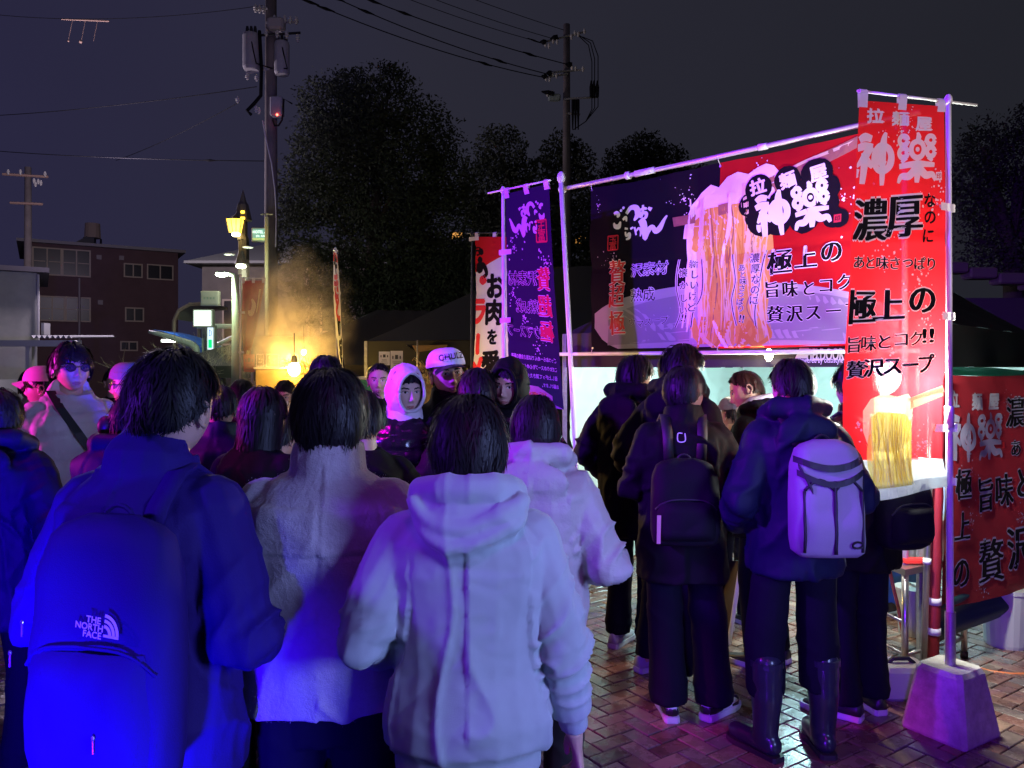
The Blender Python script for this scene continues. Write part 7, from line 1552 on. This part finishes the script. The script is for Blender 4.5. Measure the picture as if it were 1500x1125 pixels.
person('person in black standing between the long haired woman and the nearest head', 322, 3.9, 1.60, 10, (0, 0, 0), ('pocket', 'pocket'), 'coat', nvy, .75, .04, hairs='short', nhair=700, collar=True)

# ---------- queue at the right
r, hd, A = person('man in a black hooded coat, leftmost of the queue at the stall', 926, 4.7, 1.77, -42, (-26, -6, 0), ('pocket', 'pocket'), 'coat', blk, .68, .06, hood='puffdown', hairs='mop', nhair=1300, face=True, sock=mat('grey_sock', (.3, .3, .34), .9), shoem=sneak, stance=((-.09, 0, 10), (.09, .05, -5)))
r, hd, A = person('tallest man in the queue with tousled hair and pale trainers', 994, 4.25, 1.815, -35, (-38, -4, 0), ('pocket', 'front'), 'coat', blk, .70, .045, hood='puffdown', hairs='mop', nhair=1400, mess=1.5, face=True, shoem=sneak, sock=mat('skin'), stance=((-.17, .02, -25), (.05, -.12, 20)))
r, hd, A = person('man with bowl cut hair, black rucksack and black and white trainers', 1000, 3.80, 1.70, -5, (-50, -8, 0), ('front', 'bent'), 'coat', blk, .68, .05, hairs='bowl', nhair=2200, mess=.4, collar=True, shoes='dunk', shoem=dunkw, legr=.092, stance=((-.07, -.02, 4), (.15, 0, -42)), w=1.06, sock=mat('grey_sock'))
o, sf = backpack(r, A, blkb, .15, .90, 1.30, .15, .055, btrim, x0=-.02)
f = Flat(); s_ = .016
f.brush([(s_ * .3, s_ * 1.2), (-s_, s_ * 1.2), (-s_, -s_ * 1.2), (s_, -s_ * 1.2), (s_, s_ * 1.2)], .0055, 0, 1, 16)
M_ = back_frame(A((-.03, -.185, 1.395)), .2, .05); ob = f.build('square_emblem', [mat('badge_white')], lambda u, v: (M_ @ Vector((u, v, 0)), M_.to_3x3() @ Vector((0, 0, 1))), None, .2); ob.parent = r
tg = MB(); p0 = sf(-.12, 1.05) + Vector((-.03, -.02, 0)); tg.loft([[p0 + Vector((-.009, 0, 0)), p0 + Vector((.009, 0, 0)), p0 + Vector((.009, -.002, 0)), p0 + Vector((-.009, -.002, 0))], [p0 + Vector((-.011, 0, -.13)), p0 + Vector((.006, 0, -.13)), p0 + Vector((.006, -.002, -.13)), p0 + Vector((-.011, -.002, -.13))]]); link_mesh('lettered_tag', tg.mesh('t'), mat('tag_cloth', (.5, .32, .28), .7), o)
r, hd, A = person('man with cropped brown hair and white hood bending forward in the queue', 1120, 4.45, 1.70, 40, (34, -24, 0), ('front', 'front'), 'coat', blk, .75, .04, hood='down', hoodm=whood, hairs='crop', hairm=hair_br, nhair=1000, face=True, lean=.12, mess=.6)
hdn = MB(); hdn.tube([A((-.10, .06, 1.47)), A((-.10, -.04, 1.53)), A((0, -.10, 1.545)), A((.10, -.04, 1.53)), A((.10, .06, 1.47))], [.02, .03, .035, .03, .02], 10); hdn.ell(A((0, -.13, 1.47)), (.11, .035, .06), 14, 8); link_mesh('white_inner_hood', hdn.mesh('h'), whood, r, smooth=True)
person('stall customer in a grey knitted hat low behind the queue', 1076, 5.1, 1.50, 20, (0, -5, 0), ('front', 'front'), 'coat', mat('brown_coat', (.12, .08, .07), .8), .75, .03, hairs='crop', nhair=300, hat=('beanie', gryb))
r, hd, A = person('man in a navy padded jacket and rubber boots with a pale grey rucksack', 1163, 3.42, 1.73, 2, (6, -3, 0), (((.30, -.06, 1.13), (.22, .16, 1.0)), ((.29, -.05, 1.13), (.20, .18, 1.03))), 'puffer', nvy, .80, .06, hood='puffdown', hairs='short', nhair=2600, shoes='boots', legr=.088, stance=((-.135, 0, 28), (.13, .02, -4)), w=.96, quilt=0, foldamp=1.2)
o, sf = backpack(r, A, gbag, .150, .93, 1.40, .16, .055, btrim, pocket=False, x0=.035)
tr_ = lambda pts, rad=.006, nm='dark_piping', fl=1.: link_mesh(nm, (lambda m: (m.tube([sf(x, z) + Vector((0, -.002, 0)) for x, z in pts], rad, 6), m.mesh(nm))[1])(MB()), btrim, o, smooth=True)
def lin(a, b, n=10): return [(a[0] + (b[0] - a[0]) * i / n, a[1] + (b[1] - a[1]) * i / n) for i in range(n + 1)]
tr_(lin((.035, .95), (.035, 1.24)), .0075); tr_(lin((-.085, .955), (-.085, 1.20))); tr_(lin((.155, .955), (.155, 1.20)))
tr_([(-.085 + .12 * i / 8, 1.20 + .045 * math.sin(math.pi * i / 8)) for i in range(9)], .006); tr_([(.035 + .12 * i / 8, 1.20 + .045 * math.sin(math.pi * i / 8)) for i in range(9)], .006)
def band(pts, wd, nm='compression_strap'):
    m = MB(); vs = []
    for x, z in pts: p = sf(x, z + wd / 2); p2 = sf(x, z - wd / 2); vs.append([p + Vector((0, -.003, 0)), p2 + Vector((0, -.003, 0)), p2 + Vector((0, -.009, 0)), p + Vector((0, -.009, 0))])
    m.loft(vs); link_mesh(nm, m.mesh(nm), btrim, o)
band([(-.11 + .28 * i / 12, 1.325 - .035 * math.sin(math.pi * i / 12)) for i in range(13)], .026); band([(-.105 + .27 * i / 12, 1.272 - .045 * math.sin(math.pi * i / 12)) for i in range(13)], .024)
band([(-.10 + .045 * i / 6, 1.30 - .10 * i / 6) for i in range(7)], .02)
pn = MB(); pn.tube([sf(.128 + .026 * math.cos(a), .985 + .013 * math.sin(a)) + Vector((0, -.003, 0)) for a in [2 * math.pi * i / 20 for i in range(21)]], .0042, 5); link_mesh('oval_emblem', pn.mesh('e'), btrim, o)
r, hd, A = person('person in black with a small black bag, half hidden behind the tall red flag', 1256, 3.85, 1.72, 15, (10, 0, 0), ('front', 'front'), 'coat', blk, .72, .05, hairs='mop', nhair=1300, shoes='sneaker', shoem=mat('dark_leather'), legr=.08, stance=((-.12, -.04, 35), (.07, 0, -5)), collar=True)
o, sf = backpack(r, A, blkb, .13, .86, 1.25, .15, .05, btrim, x0=.06)
lg = MB(); p = sf(.08, 1.16) + Vector((0, -.004, 0)); lg.loft([[p, p + Vector((.035, 0, .008)), p + Vector((.035, -.003, .008)), p + Vector((0, -.003, 0))], [p + Vector((0, 0, -.008)), p + Vector((.035, 0, 0)), p + Vector((.035, -.003, 0)), p + Vector((0, -.003, -.008))]]); link_mesh('reflective_mark', lg.mesh('l'), mat('badge_white'), o)
